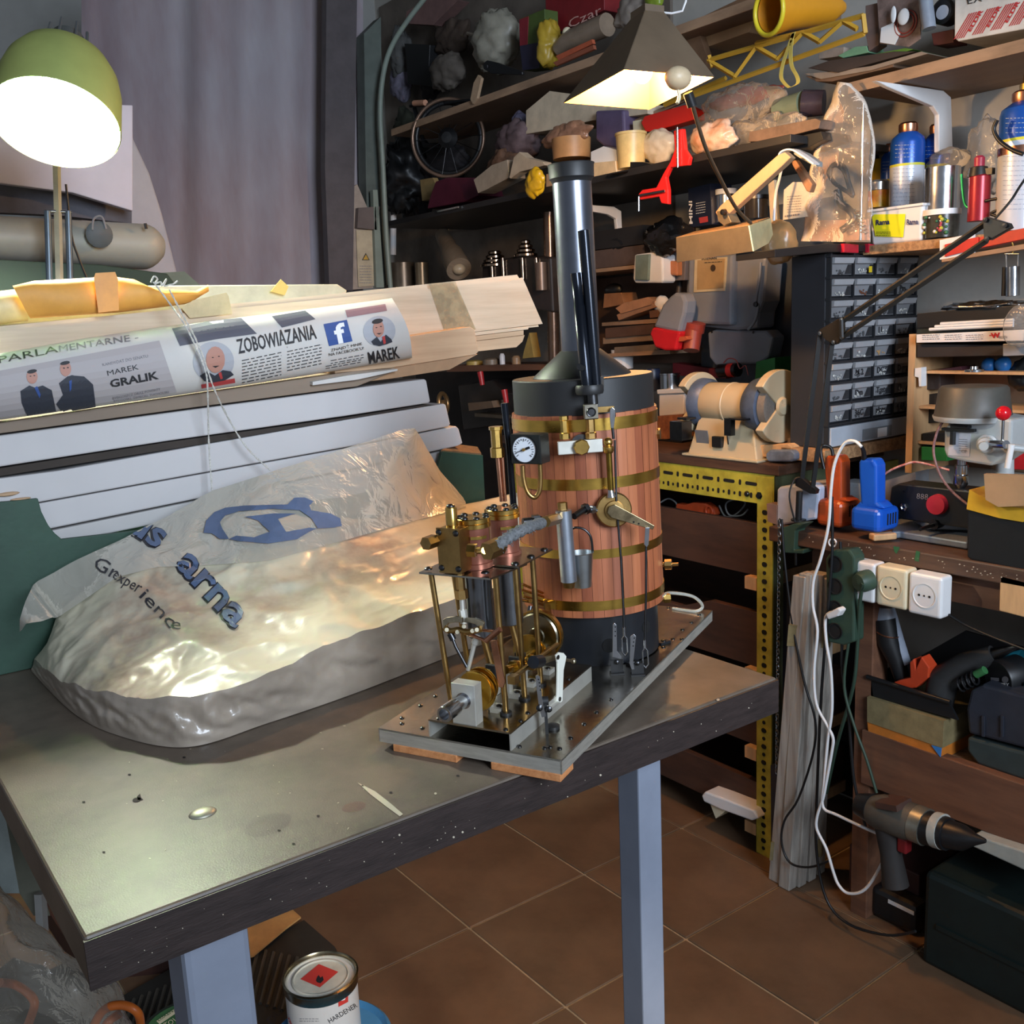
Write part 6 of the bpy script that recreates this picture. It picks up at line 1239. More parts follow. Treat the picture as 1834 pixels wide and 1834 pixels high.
# boxes stacked above the rack
sx('black_carton', 'flat black carton at the bottom of the stack above the pine rack', 'box', [(1642, 616), (1800, 618), (1850, 616), (1850, 636), (1642, 640)], 2.0, .13, mat('black brown carton', (46, 40, 40), .5))
wb = thing('white_carton', 'long white carton with a red logo and small print, above the black carton', 'box', ox(1720, 620, 1.985))
part('carton', XM([(1641, 599), (1800, 592), (1850, 590), (1850, 610), (1641, 614)], 1.985, .14), m_white, wb, bev=.001)
hw = hit_plane((1.9845, 0, 0), (1, 0, 0)); a = M(); text_on(a, hw, 'W', 1776, 605, 1792, 604, 8, bold=.06); poly_on(a, hw, [(1772, 600), (1776, 600), (1776, 601.5), (1772, 601.5)]); part('red_logo', a, mat('red logo', (196, 30, 44), .5, var=0), wb)
a = M(); text_on(a, hw, 'WURTH', 1789, 607, 1804, 606, 5, bold=.02)
for x in (1652, 1692, 1730): lines_on(a, hw, x, 600, x + 32, 599, 3, 3.6, 1)
part('small_print', a, m_grey_ink, wb)
sx('dark_green_box', 'flat dark green box above the white carton', 'box', [(1642, 590), (1680, 588), (1850, 580), (1850, 588), (1641, 598)], 2.0, .12, mat('dark teal', (30, 44, 44), .5))
for k in range(3): solo('white_rod', ('lowest', 'middle', 'uppermost')[k] + ' white paper rod lying on the black box stack', 'rod', M().tube([ox(1665 + 10 * k, 590 - 5 * k, 1.985), ox(1815, 583 - 5 * k, 1.985)], .0035, 8), m_white)
sx('black_flat_box', 'topmost black flat box of the stack above the rack, under the foil', 'box', [(1642, 562), (1700, 556), (1850, 545), (1850, 572), (1642, 588)], 1.995, .14, m_bplas)
solo('foil_sheet', 'crumpled aluminium foil sheet on top of the black boxes', 'foil', M().ball(ox(1770, 548, 2.03), .06, (.7, 1.5, .16), 40, 18, .5, 20), mat('aluminium foil', (210, 212, 214), .18, 1.0, var=.02, bump=.9, bs=80))
blob('small_plastic_bag', 'grey zip bag of small parts hanging in front of the white carton', 'plastic bag', 1802, 548, 1856, 618, 1.95, m_clear2, .3, .2)
sx('grey_parts_box', 'clear grey parts box at the right end of the stack', 'box', [(1796, 616), (1850, 614), (1850, 636), (1796, 638)], 1.97, .05, mat('grey translucent box', (140, 142, 146), .3))
# hook with chrome holder
hk = thing('hook_holder', 'chrome holder hanging from a wire hook under the ledge', 'tool holder', ox(1812, 425, 1.92))
part('hook', M().tube(bez([ox(x, y, 1.92) for x, y in ((1834, 421), (1822, 422), (1814, 414), (1810, 422), (1814, 438), (1816, 446), (1812, 455))], 5), .0016, 8), m_brass, hk)
part('yoke', M().tube([ox(1800, 455, 1.92), ox(1826, 455, 1.92)], .002, 8).tube([ox(1802, 455, 1.92), ox(1803, 478, 1.92)], .0014, 6).tube([ox(1824, 455, 1.92), ox(1823, 478, 1.92)], .0014, 6), m_bsteel, hk)
part('chrome_body', M().tube([ox(1814, 478, 1.92), ox(1814, 530, 1.92)], .0125, 20), m_bsteel, hk); part('black_grip', M().tube([ox(1801, 478, 1.93), ox(1799, 530, 1.93)], .006, 10), m_bplas, hk)
# ---- things on the ledge
m_canb = mat('blue canister print', (30, 84, 176), .3, .2, var=.05); m_cang = mat('pale grey blue canister', (204, 212, 224), .28, .1, var=.04); m_cpy = mat('yellow band', (210, 206, 60), .4, var=0)
def canister(x, yb, yt, wpx, X, lab, valve=True):
    p = ox(x, yb, X); k = mpp(p); r = wpx * k / 2; p.z = 1.4265; h = (ox(x, yt, X)).z - p.z
    t = thing('gas_canister', lab, 'gas canister', p)
    part('can_body', M().lathe(p, (0, 0, 1), [(0, 0), (r, .002), (r, h * .64), (0, h * .64)], 32), m_cang, t)
    part('yellow_band', M().lathe(p, (0, 0, 1), [(r * 1.003, h * .64), (r * 1.003, h * .66)], 32), m_cpy, t)
    part('blue_top', M().lathe(p, (0, 0, 1), [(r, h * .66), (r, h * .83), (r * .93, h * .875), (r * .55, h * .92), (0, h * .92)], 32), m_canb, t)
    part('collar', M().lathe(p, (0, 0, 1), [(r * .5, h * .91), (r * .56, h * .94), (r * .56, h * .985), (r * .45, h), (0, h)], 24), m_copper, t)
    hh = hit_bvh(M().lathe(p, (0, 0, 1), [(r, 0), (r, h)], 32).bvh()); a = M()
    for i in range(4): lines_on(a, hh, x - wpx * .3, yt + (yb - yt) * (.19 + .035 * i), x + wpx * .3, yt + (yb - yt) * (.185 + .035 * i), 1, 3, 1.2)
    for i in range(14): lines_on(a, hh, x - wpx * .36, yt + (yb - yt) * (.40 + .035 * i), x + wpx * .3, yt + (yb - yt) * (.395 + .035 * i), 1, 3, .8)
    part('small_print', a, m_cang if 0 else mat('faint print', (140, 156, 182), .5, var=0), t); return t, p, r, h
canister(1621, 425, 221, 58, 2.02, 'left blue and white gas canister of the pair on the ledge')
canister(1672, 425, 224, 46, 2.08, 'right blue and white gas canister of the pair, behind the steel mug')
canister(1590, 425, 258, 30, 2.10, 'blue canister mostly hidden behind the left one of the pair')
t, p, r, h = canister(1826, 410, 165, 82, 1.97, 'largest blue and white gas canister, at the right edge, with brass valve and green knob')
part('valve', M().lathe(p + Vector((0, 0, h)), (0, 0, 1), [(.012, 0), (.012, .012), (.007, .014), (.006, .03), (.003, .031), (.003, .06), (0, .06)], 14), m_brass, t)
part('valve_knob', M().lathe(p + Vector((0, 0, h + .055)), (0, 0, 1), [(0, 0), (.026, 0), (.03, .006), (.026, .02), (0, .022)], 8), mat('dark green knob', (24, 66, 48), .4), t)
part('strap_band', M().lathe(p + Vector((0, 0, h * .55)), (0, 0, 1), [(r * 1.02, 0), (r * 1.02, .014)], 32), m_copper, t)
cable('black cable looping around the largest gas canister', [(1786, 215), (1780, 232), (1790, 252), (1812, 268), (1832, 276)], 1.90, .004, m_bplas)
cable('black cable tangle lying in front of the largest canister', [(1765, 360), (1790, 356), (1830, 362), (1860, 356), (1830, 378), (1800, 374), (1775, 384), (1830, 392)], 1.94, .003, m_bplas)
t = thing('spray_oil_can', 'short yellow and red labelled tin, left of the margarine tub', 'tin', ox(1573, 366, 2.03))
m = M(); vcyl(m, 1573, 372, 330, 36, 2.03, [(0, 0), (1, 0), (1, .72), (0, .72)]); part('label_band', m, mat('yellow red label', (214, 178, 40), .4, var=.3, vs=14, col2=(190, 50, 46)), t)
m = M(); vcyl(m, 1573, 372, 322, 35, 2.03, [(0, .6), (1, .62), (1, .9), (.8, .98), (0, 1)]); part('tin_top', m, mat('pale tin', (196, 196, 192), .3, .8), t)
t = thing('yellow_spray', 'yellow bottle with a black pointed cap behind the plastic bag', 'bottle', ox(1572, 330, 2.1))
m = M(); vcyl(m, 1572, 372, 285, 26, 2.1, [(0, 0), (1, 0), (1, .85), (.5, 1), (0, 1)]); part('bottle', m, mat('deep yellow', (206, 166, 30), .4), t); m = M(); vcyl(m, 1569, 292, 272, 14, 2.1, [(0, 0), (1, 0), (.4, 1), (0, 1)]); part('cap', m, m_bplas, t)
# margarine tub
tb_ = thing('margarine_tub', 'white rectangular margarine tub with a yellow label on the ledge', 'tub', ox(1600, 430, 1.96))
def tubpts(e, X, dx): return None
Pa, Pb = ox(1559, 427, 1.935), ox(1648, 424, 1.935); Pt, Pt2 = ox(1556, 372, 1.93), ox(1653, 370, 1.93)
z0_, z1_ = 1.4265, ox(1600, 370, 1.93).z
part('tub_body', M().hexa([(1.94, Pa.y, z0_), (1.94, Pb.y, z0_), (2.03, Pb.y, z0_), (2.03, Pa.y, z0_), (1.93, Pt.y, z1_), (1.93, Pt2.y, z1_), (2.04, Pt2.y, z1_), (2.04, Pt.y, z1_)]), m_white, tb_, bev=.006, seg=3)
part('tub_rim', M().hexa([(1.926, Pt.y + .003, z1_ - .006), (1.926, Pt2.y - .003, z1_ - .006), (2.044, Pt2.y - .003, z1_ - .006), (2.044, Pt.y + .003, z1_ - .006), (1.926, Pt.y + .003, z1_), (1.926, Pt2.y - .003, z1_), (2.044, Pt2.y - .003, z1_), (2.044, Pt.y + .003, z1_)]), m_white, tb_, bev=.002)
n_ = Vector((-1, 0, -.14)); ht_ = hit_plane(Vector((1.9335, 0, (z0_ + z1_) / 2)), n_)
a = M(); poly_on(a, ht_, [(1562, 389), (1566, 384), (1622, 383), (1618, 425), (1568, 423)]); part('yellow_label', a, mat('lemon label', (236, 234, 40), .4, var=0), tb_)
a = M(); text_on(a, ht_, 'Rama', 1569, 403, 1594, 401, 9, bold=.03, slant=.1, off=.0016); text_on(a, ht_, 'Rama', 1624, 402, 1645, 401, 9, bold=.03, slant=.1, off=.0016); part('brand_text', a, mat('navy print', (30, 44, 96), .4, var=0), tb_)
a = M(); lines_on(a, ht_, 1570, 415, 1596, 415, 3, 3, .9, off=.0016); part('small_print', a, m_ink, tb_)
solo('clear_cover', 'clear curved cover resting in the margarine tub', 'lid', M().torus(ox(1608, 372, 1.97), (1, 0, .2), .028, .0035, 24, 8, 0, PI), mat('translucent lid', (176, 180, 180), .2, alpha=.6))
# mug, tub of bits, torch, carabiner
t = thing('steel_mug', 'brushed stainless steel mug standing on a clear tub', 'mug', ox(1686, 375, 1.97))
m = M(); vcyl(m, 1686, 377, 301, 60, 1.97, [(0, 0), (1, 0), (1, 1), (.94, 1), (.94, .05), (0, .05)], 36); part('mug_body', m, m_bsteel, t)
part('carabiner', M().tube(bez([ox(x, y, 1.955) for x, y in ((1722, 312), (1724, 340), (1728, 365), (1736, 372), (1742, 364))], 5), .0026, 8), mat('mint green anodised', (40, 206, 130), .3, .4), t)
t = thing('bits_tub', 'clear tub of coloured beads with a white lid, under the steel mug', 'tub', ox(1686, 425, 1.96))
m = M(); p, r, h = vcyl(m, 1686, 426, 384, 60, 1.965, [(0, 0), (.95, 0), (1, 1), (0, 1)], 32); part('tub_body', m, mat('mixed dark contents', (62, 60, 52), .25, var=.3, vs=60), t)
mm_ = [mat('bead %d' % i, c, .4, var=0) for i, c in enumerate(((220, 214, 206), (50, 104, 70), (170, 70, 80), (190, 180, 60)))]
for k in range(26):
    a_ = PI + rnd.uniform(-1.2, .9); q = p + Vector((math.cos(a_) * r * 1.0, math.sin(a_) * r * 1.0, h * rnd.uniform(.08, .92))); part('bead', M().ball(q, rnd.uniform(.002, .0045), (1, 1, 1), 8, 5), mm_[k % 4], t)
m = M(); vcyl(m, 1686, 386, 376, 66, 1.965, [(0, 0), (1, 0), (1, 1), (0, 1)], 32); part('lid', m, m_white, t)
t = thing('torch_bottle', 'dark red bottle torch with black collar and red knob, right of the steel mug', 'bottle', ox(1752, 395, 1.95))
m = M(); vcyl(m, 1752, 396, 314, 37, 1.95, [(0, 0), (1, 0), (1, .96), (.8, 1), (0, 1)]); part('bottle', m, mat('crimson aluminium', (164, 38, 52), .3, .3), t)
m = M(); vcyl(m, 1752, 318, 298, 36, 1.95, [(0, 0), (1, .1), (.85, .9), (.5, 1), (0, 1)]); m.box(ox(1766, 308, 1.95), (.012, .03, .012)); part('collar', m, m_bplas, t)
m = M(); vcyl(m, 1754, 298, 279, 18, 1.95, [(0, 0), (1, 0), (1, .8), (.6, 1), (0, 1)]); part('knob', m, mat('raspberry knob', (180, 50, 78), .4), t)
blob('bubble_bag', 'clear crinkled plastic bag behind the red torch bottle', 'plastic bag', 1735, 215, 1800, 350, 2.08, m_clear2, .35, .3)
blob('clear_bag', 'crumpled clear bag slumped over the steel mug', 'plastic bag', 1662, 268, 1735, 306, 2.05, m_clear2, .8, .25)
t = thing('sweets_packet', 'red and white flat packet on the front of the ledge', 'packet', ox(1720, 450, 1.91))
part('packet', XM([(1683, 430), (1742, 418), (1742, 455), (1683, 465)], 1.915, .01), m_white, t); part('red_panel', XM([(1692, 438), (1700, 436), (1752, 424), (1752, 445), (1692, 460)], 1.912, .003), mat('bright red print', (196, 36, 34), .4), t)
sx('red_rack_strip', 'orange red plastic strip lying along the ledge front at right', 'strip', [(1748, 426), (1850, 405), (1850, 425), (1748, 446)], 1.915, .03, mat('orange red plastic', (196, 54, 34), .4))
sx('wood_batten', 'pale brown batten under the ledge front', 'batten', [(1686, 463), (1850, 434), (1850, 444), (1686, 470)], 1.915, .02, m_shedge)
# hanging clear bag with cable inside
hbg = thing('hanging_bag', 'tall clear plastic bag hanging from the top shelf with a black cable and spring inside', 'plastic bag', ox(1510, 430, 1.80))
def hbf(s, t):
    l = LP([(1497, 146), (1490, 180), (1470, 240), (1458, 300), (1448, 350), (1438, 400), (1434, 432)], t); r2 = LP([(1527, 150), (1552, 185), (1562, 240), (1564, 300), (1560, 350), (1561, 400), (1560, 434)], t)
    a = s * 2 * PI; k = (1 - math.cos(a)) / 2; x = l[0] * (1 - k) + r2[0] * k; y = l[1] * (1 - k) + r2[1] * k; p = ox(x, y, 1.86)
    return p + Vector((1, 0, 0)) * (-math.sin(a) * .03 * (.3 + .7 * math.sin(PI * min(.95, t + .1))) + noise.noise(p * 25) * .014)
part('film', M().grid(hbf, 40, 40), m_clear, hbg)
part('cable_coil', M().tube(bez([ox(x, y, 1.86) for x, y in ((1486, 315), (1490, 297), (1502, 293), (1514, 302), (1520, 325), (1528, 350), (1520, 345), (1504, 335), (1492, 325), (1484, 308), (1496, 296), (1512, 308), (1522, 340))], 5), .0045, 8), m_bplas, hbg)
part('cable_end', M().tube(bez([ox(x, y, 1.86) for x, y in ((1500, 340), (1506, 365), (1520, 375), (1530, 390), (1518, 405), (1508, 412))], 5), .008, 8), m_bplas, hbg)
part('metal_rod', M().tube([ox(1546, 185, 1.86), ox(1544, 300, 1.86), ox(1541, 430, 1.86)], .003, 8), m_bsteel, hbg)
part('spring', M().tube([ox(1533 + 1.0 * k / 3, 375 + k * .9, 1.86 + .006 * math.cos(k * .9)) + Vector((0, .008 * math.sin(k * .9), 0)) for k in range(50)], .0012, 5), m_bsteel, hbg)
part('paper_insert', XM([(1460, 395), (1555, 392), (1558, 430), (1440, 432)], 1.875, .002), mat('pinkish card', (196, 150, 130), .6), hbg)
part('tan_insert', XM([(1495, 160), (1512, 200), (1500, 290), (1462, 350), (1470, 250)], 1.88, .001), film('tan film', (206, 160, 124), .35), hbg)
# ---- top shelf goods
ec = thing('striped_carton', 'white carton with diagonal red stripes and lettering at the top right corner', 'carton', ox(1770, 60, 1.915))
part('carton', XM([(1710, -40), (1900, -90), (1900, 40), (1716, 74), (1709, 68)], 1.915, .2), mat('white carton', (224, 218, 208), .5), ec, bev=.002)
he = hit_plane((1.9145, 0, 0), (1, 0, 0)); a = M(); b2 = M()
for i in range(5):
    x = 1712 + i * 33; yb = 70 - i * 8
    for j in range(5):
        xx = x + j * 4.2 - 4; poly_on(a, he, [(xx, yb + 1 - j * .8), (xx + 2, yb + .6 - j * .8), (xx + 30, yb - 46 - j), (xx + 28, yb - 46 - j)])
    if i: text_on(b2, he, 'ELDR', x - 7, yb - 4, x + 17, yb - 43, 6, bold=.03)
part('red_stripe', a, mat('red stripe', (190, 44, 50), .5, var=0), ec); part('red_lettering', b2, mat('red stripe', (190, 44, 50), .5, var=0), ec)
a = M(); text_on(a, he, 'EX', 1732, 8, 1760, 2, 12); part('pen_mark', a, m_ink, ec)
t = thing('blister_pack', 'hanging blister pack with a tool and earplug card in dull plastic', 'packet', ox(1610, 90, 1.9))
part('card', XM([(1571, 0), (1650, -10), (1648, 70), (1628, 84), (1576, 78)], 1.92, .003), mat('grey print card', (142, 120, 112), .5, var=.3, vs=30), t)
part('white_paper', XM([(1578, 50), (1600, 40), (1612, 60), (1602, 80), (1576, 76)], 1.917, .002), m_wh, t)
part('rings_print', M().torus(ox(1622, 42, 1.918), (1, 0, 0), .024, .0015, 24, 6).torus(ox(1622, 42, 1.918), (1, 0, 0), .018, .0015, 24, 6), mat('red ring print', (160, 70, 60), .5), t)
part('white_shapes', M().ball(ox(1618, 30, 1.91), .013, (.3, 1, 1.2)).ball(ox(1600, 26, 1.91), .008, (.3, .8, 2)), m_wh, t)
solo('grey_tube', 'grey plastic tube handle beside the blister pack', 'tube', M().tube([ox(1656, -15, 1.9), ox(1664, 52, 1.9)], .013, 16), mat('grey blue plastic', (138, 146, 158), .4))
bkn = solo('round_gadget', 'black lens shaped knob with a pale face between tube and striped carton', 'knob', M().lathe(ox(1688, 20, 1.93), (-1, 0, 0), [(0, -.03), (.024, -.03), (.024, .0), (.019, .004), (0, .004)], 24), m_bplas)
part('lens_disc', M().lathe(ox(1688, 22, 1.925), (-1, 0, 0), [(0, 0), (.013, 0), (.013, .001), (0, .001)], 20), mat('pale lens', (176, 180, 190), .3), bkn)
sx('dark_red_box', 'dark red box low behind the black knob', 'box', [(1668, 60), (1708, 52), (1708, 76), (1672, 82)], 1.94, .05, mat('dark wine card', (84, 34, 32), .6))
sx('brown_cloth_sleeve', 'brown grey sleeve hanging behind the yellow girder end', 'sleeve', [(1550, 10), (1572, 5), (1574, 80), (1556, 92), (1550, 60)], 1.93, .03, mat('mauve brown', (116, 96, 90), .7))
lid_ = thing('green_lid', 'flat bright green plastic lid lying on the top shelf edge', 'lid', ox(1560, 108, 1.9))  # a flat lid lying loose on the shelf edge
part('lid', M().prism([ox(x, y, 1.885) for x, y in ((1486, 122), (1490, 116), (1560, 98), (1620, 86), (1636, 88), (1600, 100), (1500, 126), (1488, 127))], (.12, 0, 0)), mat('grass green plastic', (92, 136, 50), .35), lid_, bev=.001)
sx('mint_sheet', 'mint green foam sheet above the green lid', 'sheet', [(1500, 100), (1530, 84), (1552, 82), (1556, 94), (1510, 104)], 1.93, .06, mat('mint foam', (120, 168, 132), .7))
sx('white_carton_small', 'small pale carton left of the mint foam sheet', 'box', [(1466, 88), (1512, 84), (1510, 100), (1466, 106)], 1.95, .08, mat('pale carton', (170, 154, 140), .6))
for k, (lb, pts, c) in enumerate((('uppermost dark paper in the pile under the green lid', [(1446, 122), (1486, 108), (1600, 92), (1640, 92), (1500, 130)], (62, 52, 48)), ('middle pale paper in the pile under the green lid', [(1440, 132), (1490, 128), (1560, 118), (1650, 92), (1662, 96), (1560, 126), (1470, 142)], (150, 134, 118)), ('lowest brown paper in the pile, bent over the shelf edge', [(1442, 136), (1500, 136), (1600, 114), (1600, 120), (1490, 146), (1462, 146)], (112, 86, 66)))):
    sx('paper_sheet', lb, 'paper', pts, 1.882 + .003 * k, .1, mat('paper pile %d' % k, c, .7))
# yellow girder, funnel, box, strap
gd = thing('yellow_girder', 'long yellow model crane girder lying across the clutter', 'model girder', ox(1390, 100, 1.86))
XY = 1.84; my = mat('dull yellow plastic', (204, 158, 52), .5, var=.06)
for a_, b_ in (((1268, 108), (1546, 28)), ((1240, 172), (1548, 60)), ((1546, 26), (1550, 60)), ((1268, 108), (1316, 137)), ((1316, 137), (1354, 84)), ((1354, 84), (1392, 106)), ((1392, 106), (1438, 58)), ((1438, 58), (1468, 75)), ((1468, 75), (1510, 38)), ((1510, 38), (1535, 52)), ((1354, 78), (1440, 58)), ((1270, 100), (1276, 120))):
    part('girder_bar', M().tube([ox(*a_, XY), ox(*b_, XY)], .0055, 4), my, gd)
part('girder_bar', M().tube([ox(1190, 188, XY + .05), ox(1300, 140, XY + .05)], .006, 4), my, gd)
fn_ = thing('yellow_funnel', 'big yellow plastic funnel with its wide mouth facing out', 'funnel', ox(1378, 20, 1.84))
fc = ox(1377, 20, 1.80); fa = (ox(1480, 15, 1.95) - fc).normalized()
part('funnel_cone', M().lathe(fc, fa, [(.047, 0), (.050, .001), (.048, .01), (.040, .05), (.034, .16), (.012, .2), (.0, .2)], 36), mat('amber yellow plastic', (222, 150, 32), .4, var=.04), fn_)
part('funnel_inner', M().lathe(fc + fa * .004, fa, [(.041, 0), (.03, .1), (0, .1)], 36), mat('amber inner', (206, 132, 24), .5), fn_)
part('funnel_rim', M().torus(fc, fa, .046, .0052, 40, 8), mat('lemon yellow rim', (226, 206, 50), .35, var=0), fn_)
st_ = thing('yellow_strap', 'pale yellow webbing strap looped and hanging below the girder', 'strap', ox(1415, 160, 1.83))
for pts in (((1422, 58), (1412, 85), (1402, 115), (1399, 138), (1406, 150), (1414, 157)), ((1420, 60), (1416, 92), (1418, 118), (1428, 138), (1428, 150), (1414, 157))):
    part('webbing', M().ribbon(bez([ox(x, y, 1.83) for x, y in pts], 5), (.0, .009, 0), .0015), mat('pale yellow web', (216, 194, 96), .6), st_)
sx('tan_carton', 'long tan carton on the far shelf, left of the yellow funnel', 'carton', [(1249, 45), (1345, 12), (1350, 40), (1340, 58), (1264, 85)], 1.95, .1, m_card)
sx('tan_carton', 'wide brown carton behind the warm lamp shade, upper centre', 'carton', [(1240, 38), (1340, -10), (1352, 4), (1250, 46)], 1.97, .1, mat('darker cardboard', (124, 92, 66), .75))
sx('brown_board', 'brown leaning board hanging just right of the warm lamp', 'board', [(1215, 50), (1246, 40), (1266, 100), (1262, 130), (1240, 150)], 1.93, .02, mat('brown hardboard', (132, 100, 74), .7))
# black shelf goods, right part
def sxg(*a, **k): return sx(*a, **k)
blob('red_plastic_bag', 'folded red plastic bag above the clear bags on the black shelf', 'plastic bag', 1262, 160, 1400, 190, 1.93, mat('salmon red film', (186, 84, 66), .3, bump=.6, bs=30), .6, .3)
blob('clear_parts_bag', 'large shiny clear bag lying on the black shelf', 'plastic bag', 1250, 160, 1392, 232, 1.86, m_clear, .6, .35)
blob('white_parts_bag', 'white and orange crumpled bag at the front of the black shelf', 'plastic bag', 1226, 222, 1320, 272, 1.80, mat('white crumpled film', (222, 206, 186), .3, bump=.8, bs=26, var=.2, vs=14, col2=(206, 130, 84)), .8, .3)
blob('clear_flat_bag', 'long flat clear bag trailing along the shelf edge', 'plastic bag', 1280, 215, 1440, 262, 1.84, m_clear, .7, .4)
rl = thing('green_roll', 'wrapped green grey roll with a dark open end, in clear film', 'roll', ox(1430, 190, 1.9))
part('roll', M().tube([ox(1395, 200, 1.88), ox(1440, 186, 1.88)], .027, 24), mat('grey green wrap', (128, 138, 112), .5), rl); part('dark_end', M().tube([ox(1438, 186, 1.88), ox(1476, 184, 1.9)], [.029, .026], 20), mat('dark mauve film', (62, 52, 60), .2, bump=.6, bs=40), rl)
sx('brown_plank', 'worn brown plank sticking out at the right of the black shelf', 'plank', [(1342, 236), (1460, 212), (1470, 216), (1466, 230), (1380, 252), (1340, 254)], 1.79, .05, mat('grey brown plank', (124, 100, 84), .7, var=.2, vs=20))
sx('dark_bag_end', 'black crumpled material at the right end of the black shelf', 'fabric', [(1340, 250), (1400, 250), (1470, 235), (1475, 250), (1440, 268), (1350, 262)], 1.80, .1, m_bplas)
sx('red_profile', 'bright red metal profile lying on the black shelf', 'profile', [(1148, 220), (1154, 208), (1225, 188), (1241, 196), (1243, 214), (1168, 236), (1156, 236)], 1.86, .04, mat('signal red', (224, 44, 30), .35, var=.02), bev=.002)
sx('beige_strip', 'beige perforated strip left of the red profile', 'strip', [(1133, 217), (1147, 214), (1150, 236), (1134, 236)], 1.87, .02, m_cream)
sx('long_lath', 'long pale lath leaning diagonally behind the lamp', 'lath', [(1110, 226), (1240, 168), (1242, 174), (1112, 234)], 1.9, .01, m_shedge)
ac = thing('angle_clamp', 'red corner clamp hanging from the edge of the black shelf', 'clamp', ox(1190, 320, 1.73))
mr_ = mat('clamp red', (206, 36, 34), .35, var=.05)
part('clamp_frame', XM([(1206, 234), (1222, 230), (1226, 268), (1235, 282), (1232, 296), (1200, 300), (1192, 318), (1196, 340), (1196, 366), (1184, 364), (1180, 352), (1146, 358), (1143, 348), (1150, 340), (1175, 336), (1188, 310), (1200, 290), (1208, 268)], 1.725, .012), mr_, ac, bev=.002)
part('screw', M().tube([ox(1213, 228, 1.72), ox(1214, 300, 1.72)], .0028, 8).tube([ox(1146, 350, 1.72), ox(1190, 342, 1.72)], .003, 8), m_bsteel, ac)
part('tommy_bar', M().tube([ox(1144, 352, 1.72), ox(1144, 378, 1.72)], .0014, 6), m_bsteel, ac)
t = thing('cream_bucket', 'small cream yellow bucket with lid under the warm lamp', 'bucket', ox(1130, 300, 1.80)); m = M(); p, r, h = vcyl(m, 1131, 302, 238, 54, 1.80, [(0, 0), (.88, 0), (1, .9), (1, .93), (0, .93)]); part('bucket', m, mat('cream bucket', (228, 196, 130), .4), t); part('lid', M().lathe(p + Vector((0, 0, h * .93)), (0, 0, 1), [(0, 0), (r * 1.06, 0), (r * 1.06, .006), (r * .9, .007), (0, .007)], 28), mat('cream bucket', (228, 196, 130), .4), t)
sx('violet_bin', 'violet grey plastic bin standing under the lamp shade', 'bin', [(1066, 198), (1116, 196), (1118, 240), (1110, 268), (1080, 262), (1066, 250)], 1.86, .06, mat('violet grey plastic', (98, 84, 112), .3), bev=.006)
t = thing('brown_tub', 'round brown tub with a lid of crumpled film on the black shelf', 'tub', ox(1022, 280, 1.82)); m = M(); vcyl(m, 1024, 285, 248, 70, 1.83, [(0, 0), (.95, 0), (1, 1), (0, 1)]); part('tub', m, mat('caramel plastic', (196, 142, 90), .5), t)
blob('brown_film', 'crumpled brown film spilling over the round brown tub', 'plastic bag', 960, 224, 1066, 262, 1.83, film('brown film', (190, 140, 110), .6, .25, .9, 30), .7, .35)
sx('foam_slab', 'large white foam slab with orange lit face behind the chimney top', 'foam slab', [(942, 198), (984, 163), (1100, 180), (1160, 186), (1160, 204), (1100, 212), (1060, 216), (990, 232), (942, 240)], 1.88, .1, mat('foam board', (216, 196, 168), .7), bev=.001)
sx('white_box', 'small white carton with dark patch right of the chimney cap', 'box', [(1058, 272), (1080, 262), (1104, 268), (1104, 290), (1058, 292)], 1.78, .05, m_white)
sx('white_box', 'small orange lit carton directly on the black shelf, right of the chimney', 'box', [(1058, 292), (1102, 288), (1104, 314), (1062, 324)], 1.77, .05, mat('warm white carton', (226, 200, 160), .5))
solo('metal_plate', 'round dark metal plate lying at the front of the black shelf', 'plate', M().lathe(ox(1115, 312, 1.76), (-.15, 0, 1), [(0, 0), (.036, 0), (.040, .004), (.034, .003), (0, .002)], 32), m_dsteel)
sx('toy_car', 'small dark metal gadget beside the round plate', 'gadget', [(1122, 296), (1128, 290), (1150, 290), (1176, 296), (1176, 308), (1140, 312)], 1.775, .03, m_bplas)
blob('white_bag', 'white plastic bag full of parts right of the cream bucket', 'plastic bag', 1150, 236, 1212, 292, 1.84, mat('warm white film', (226, 206, 178), .35, bump=.6, bs=26), .8, .22)
# left part of the black shelf
blob('yellow_bag', 'bright yellow plastic bag hanging over the shelf edge, left of the chimney', 'plastic bag', 936, 304, 980, 352, 1.72, mat('bright yellow film', (232, 186, 36), .3, bump=.9, bs=26), .5, .3)
sx('pale_block', 'pale block next to the yellow bag, behind the chimney', 'block', [(978, 312), (992, 310), (992, 340), (978, 342)], 1.76, .03, m_balsa2)
sx('white_parcel', 'slanted pale carton left of the yellow bag', 'carton', [(848, 322), (880, 296), (908, 286), (912, 318), (870, 340), (856, 346)], 1.78, .06, mat('dusty white card', (176, 160, 140), .7))
sx('folded_paper', 'folded pale paper standing on the black shelf left of the chimney', 'paper', [(912, 318), (920, 282), (930, 272), (942, 282), (972, 290), (976, 296), (930, 308), (914, 320)], 1.77, .03, mat('pale folded paper', (206, 186, 160), .7))
blob('mauve_cloth', 'mauve grey cloth heap below the foam slab', 'cloth', 882, 222, 975, 285, 1.9, mat('mauve cloth', (106, 86, 88), .8, var=.2, vs=20), .8, .35)
blob('brown_rags', 'brown rags heaped under the mauve cloth', 'cloth', 868, 270, 935, 315, 1.85, mat('brown rags', (122, 88, 66), .8, var=.3, vs=20), .8, .4)
blob('lilac_bag', 'small lilac bag behind the foam slab', 'plastic bag', 918, 200, 945, 238, 1.95, mat('lilac film', (112, 108, 130), .4), .8, .25)
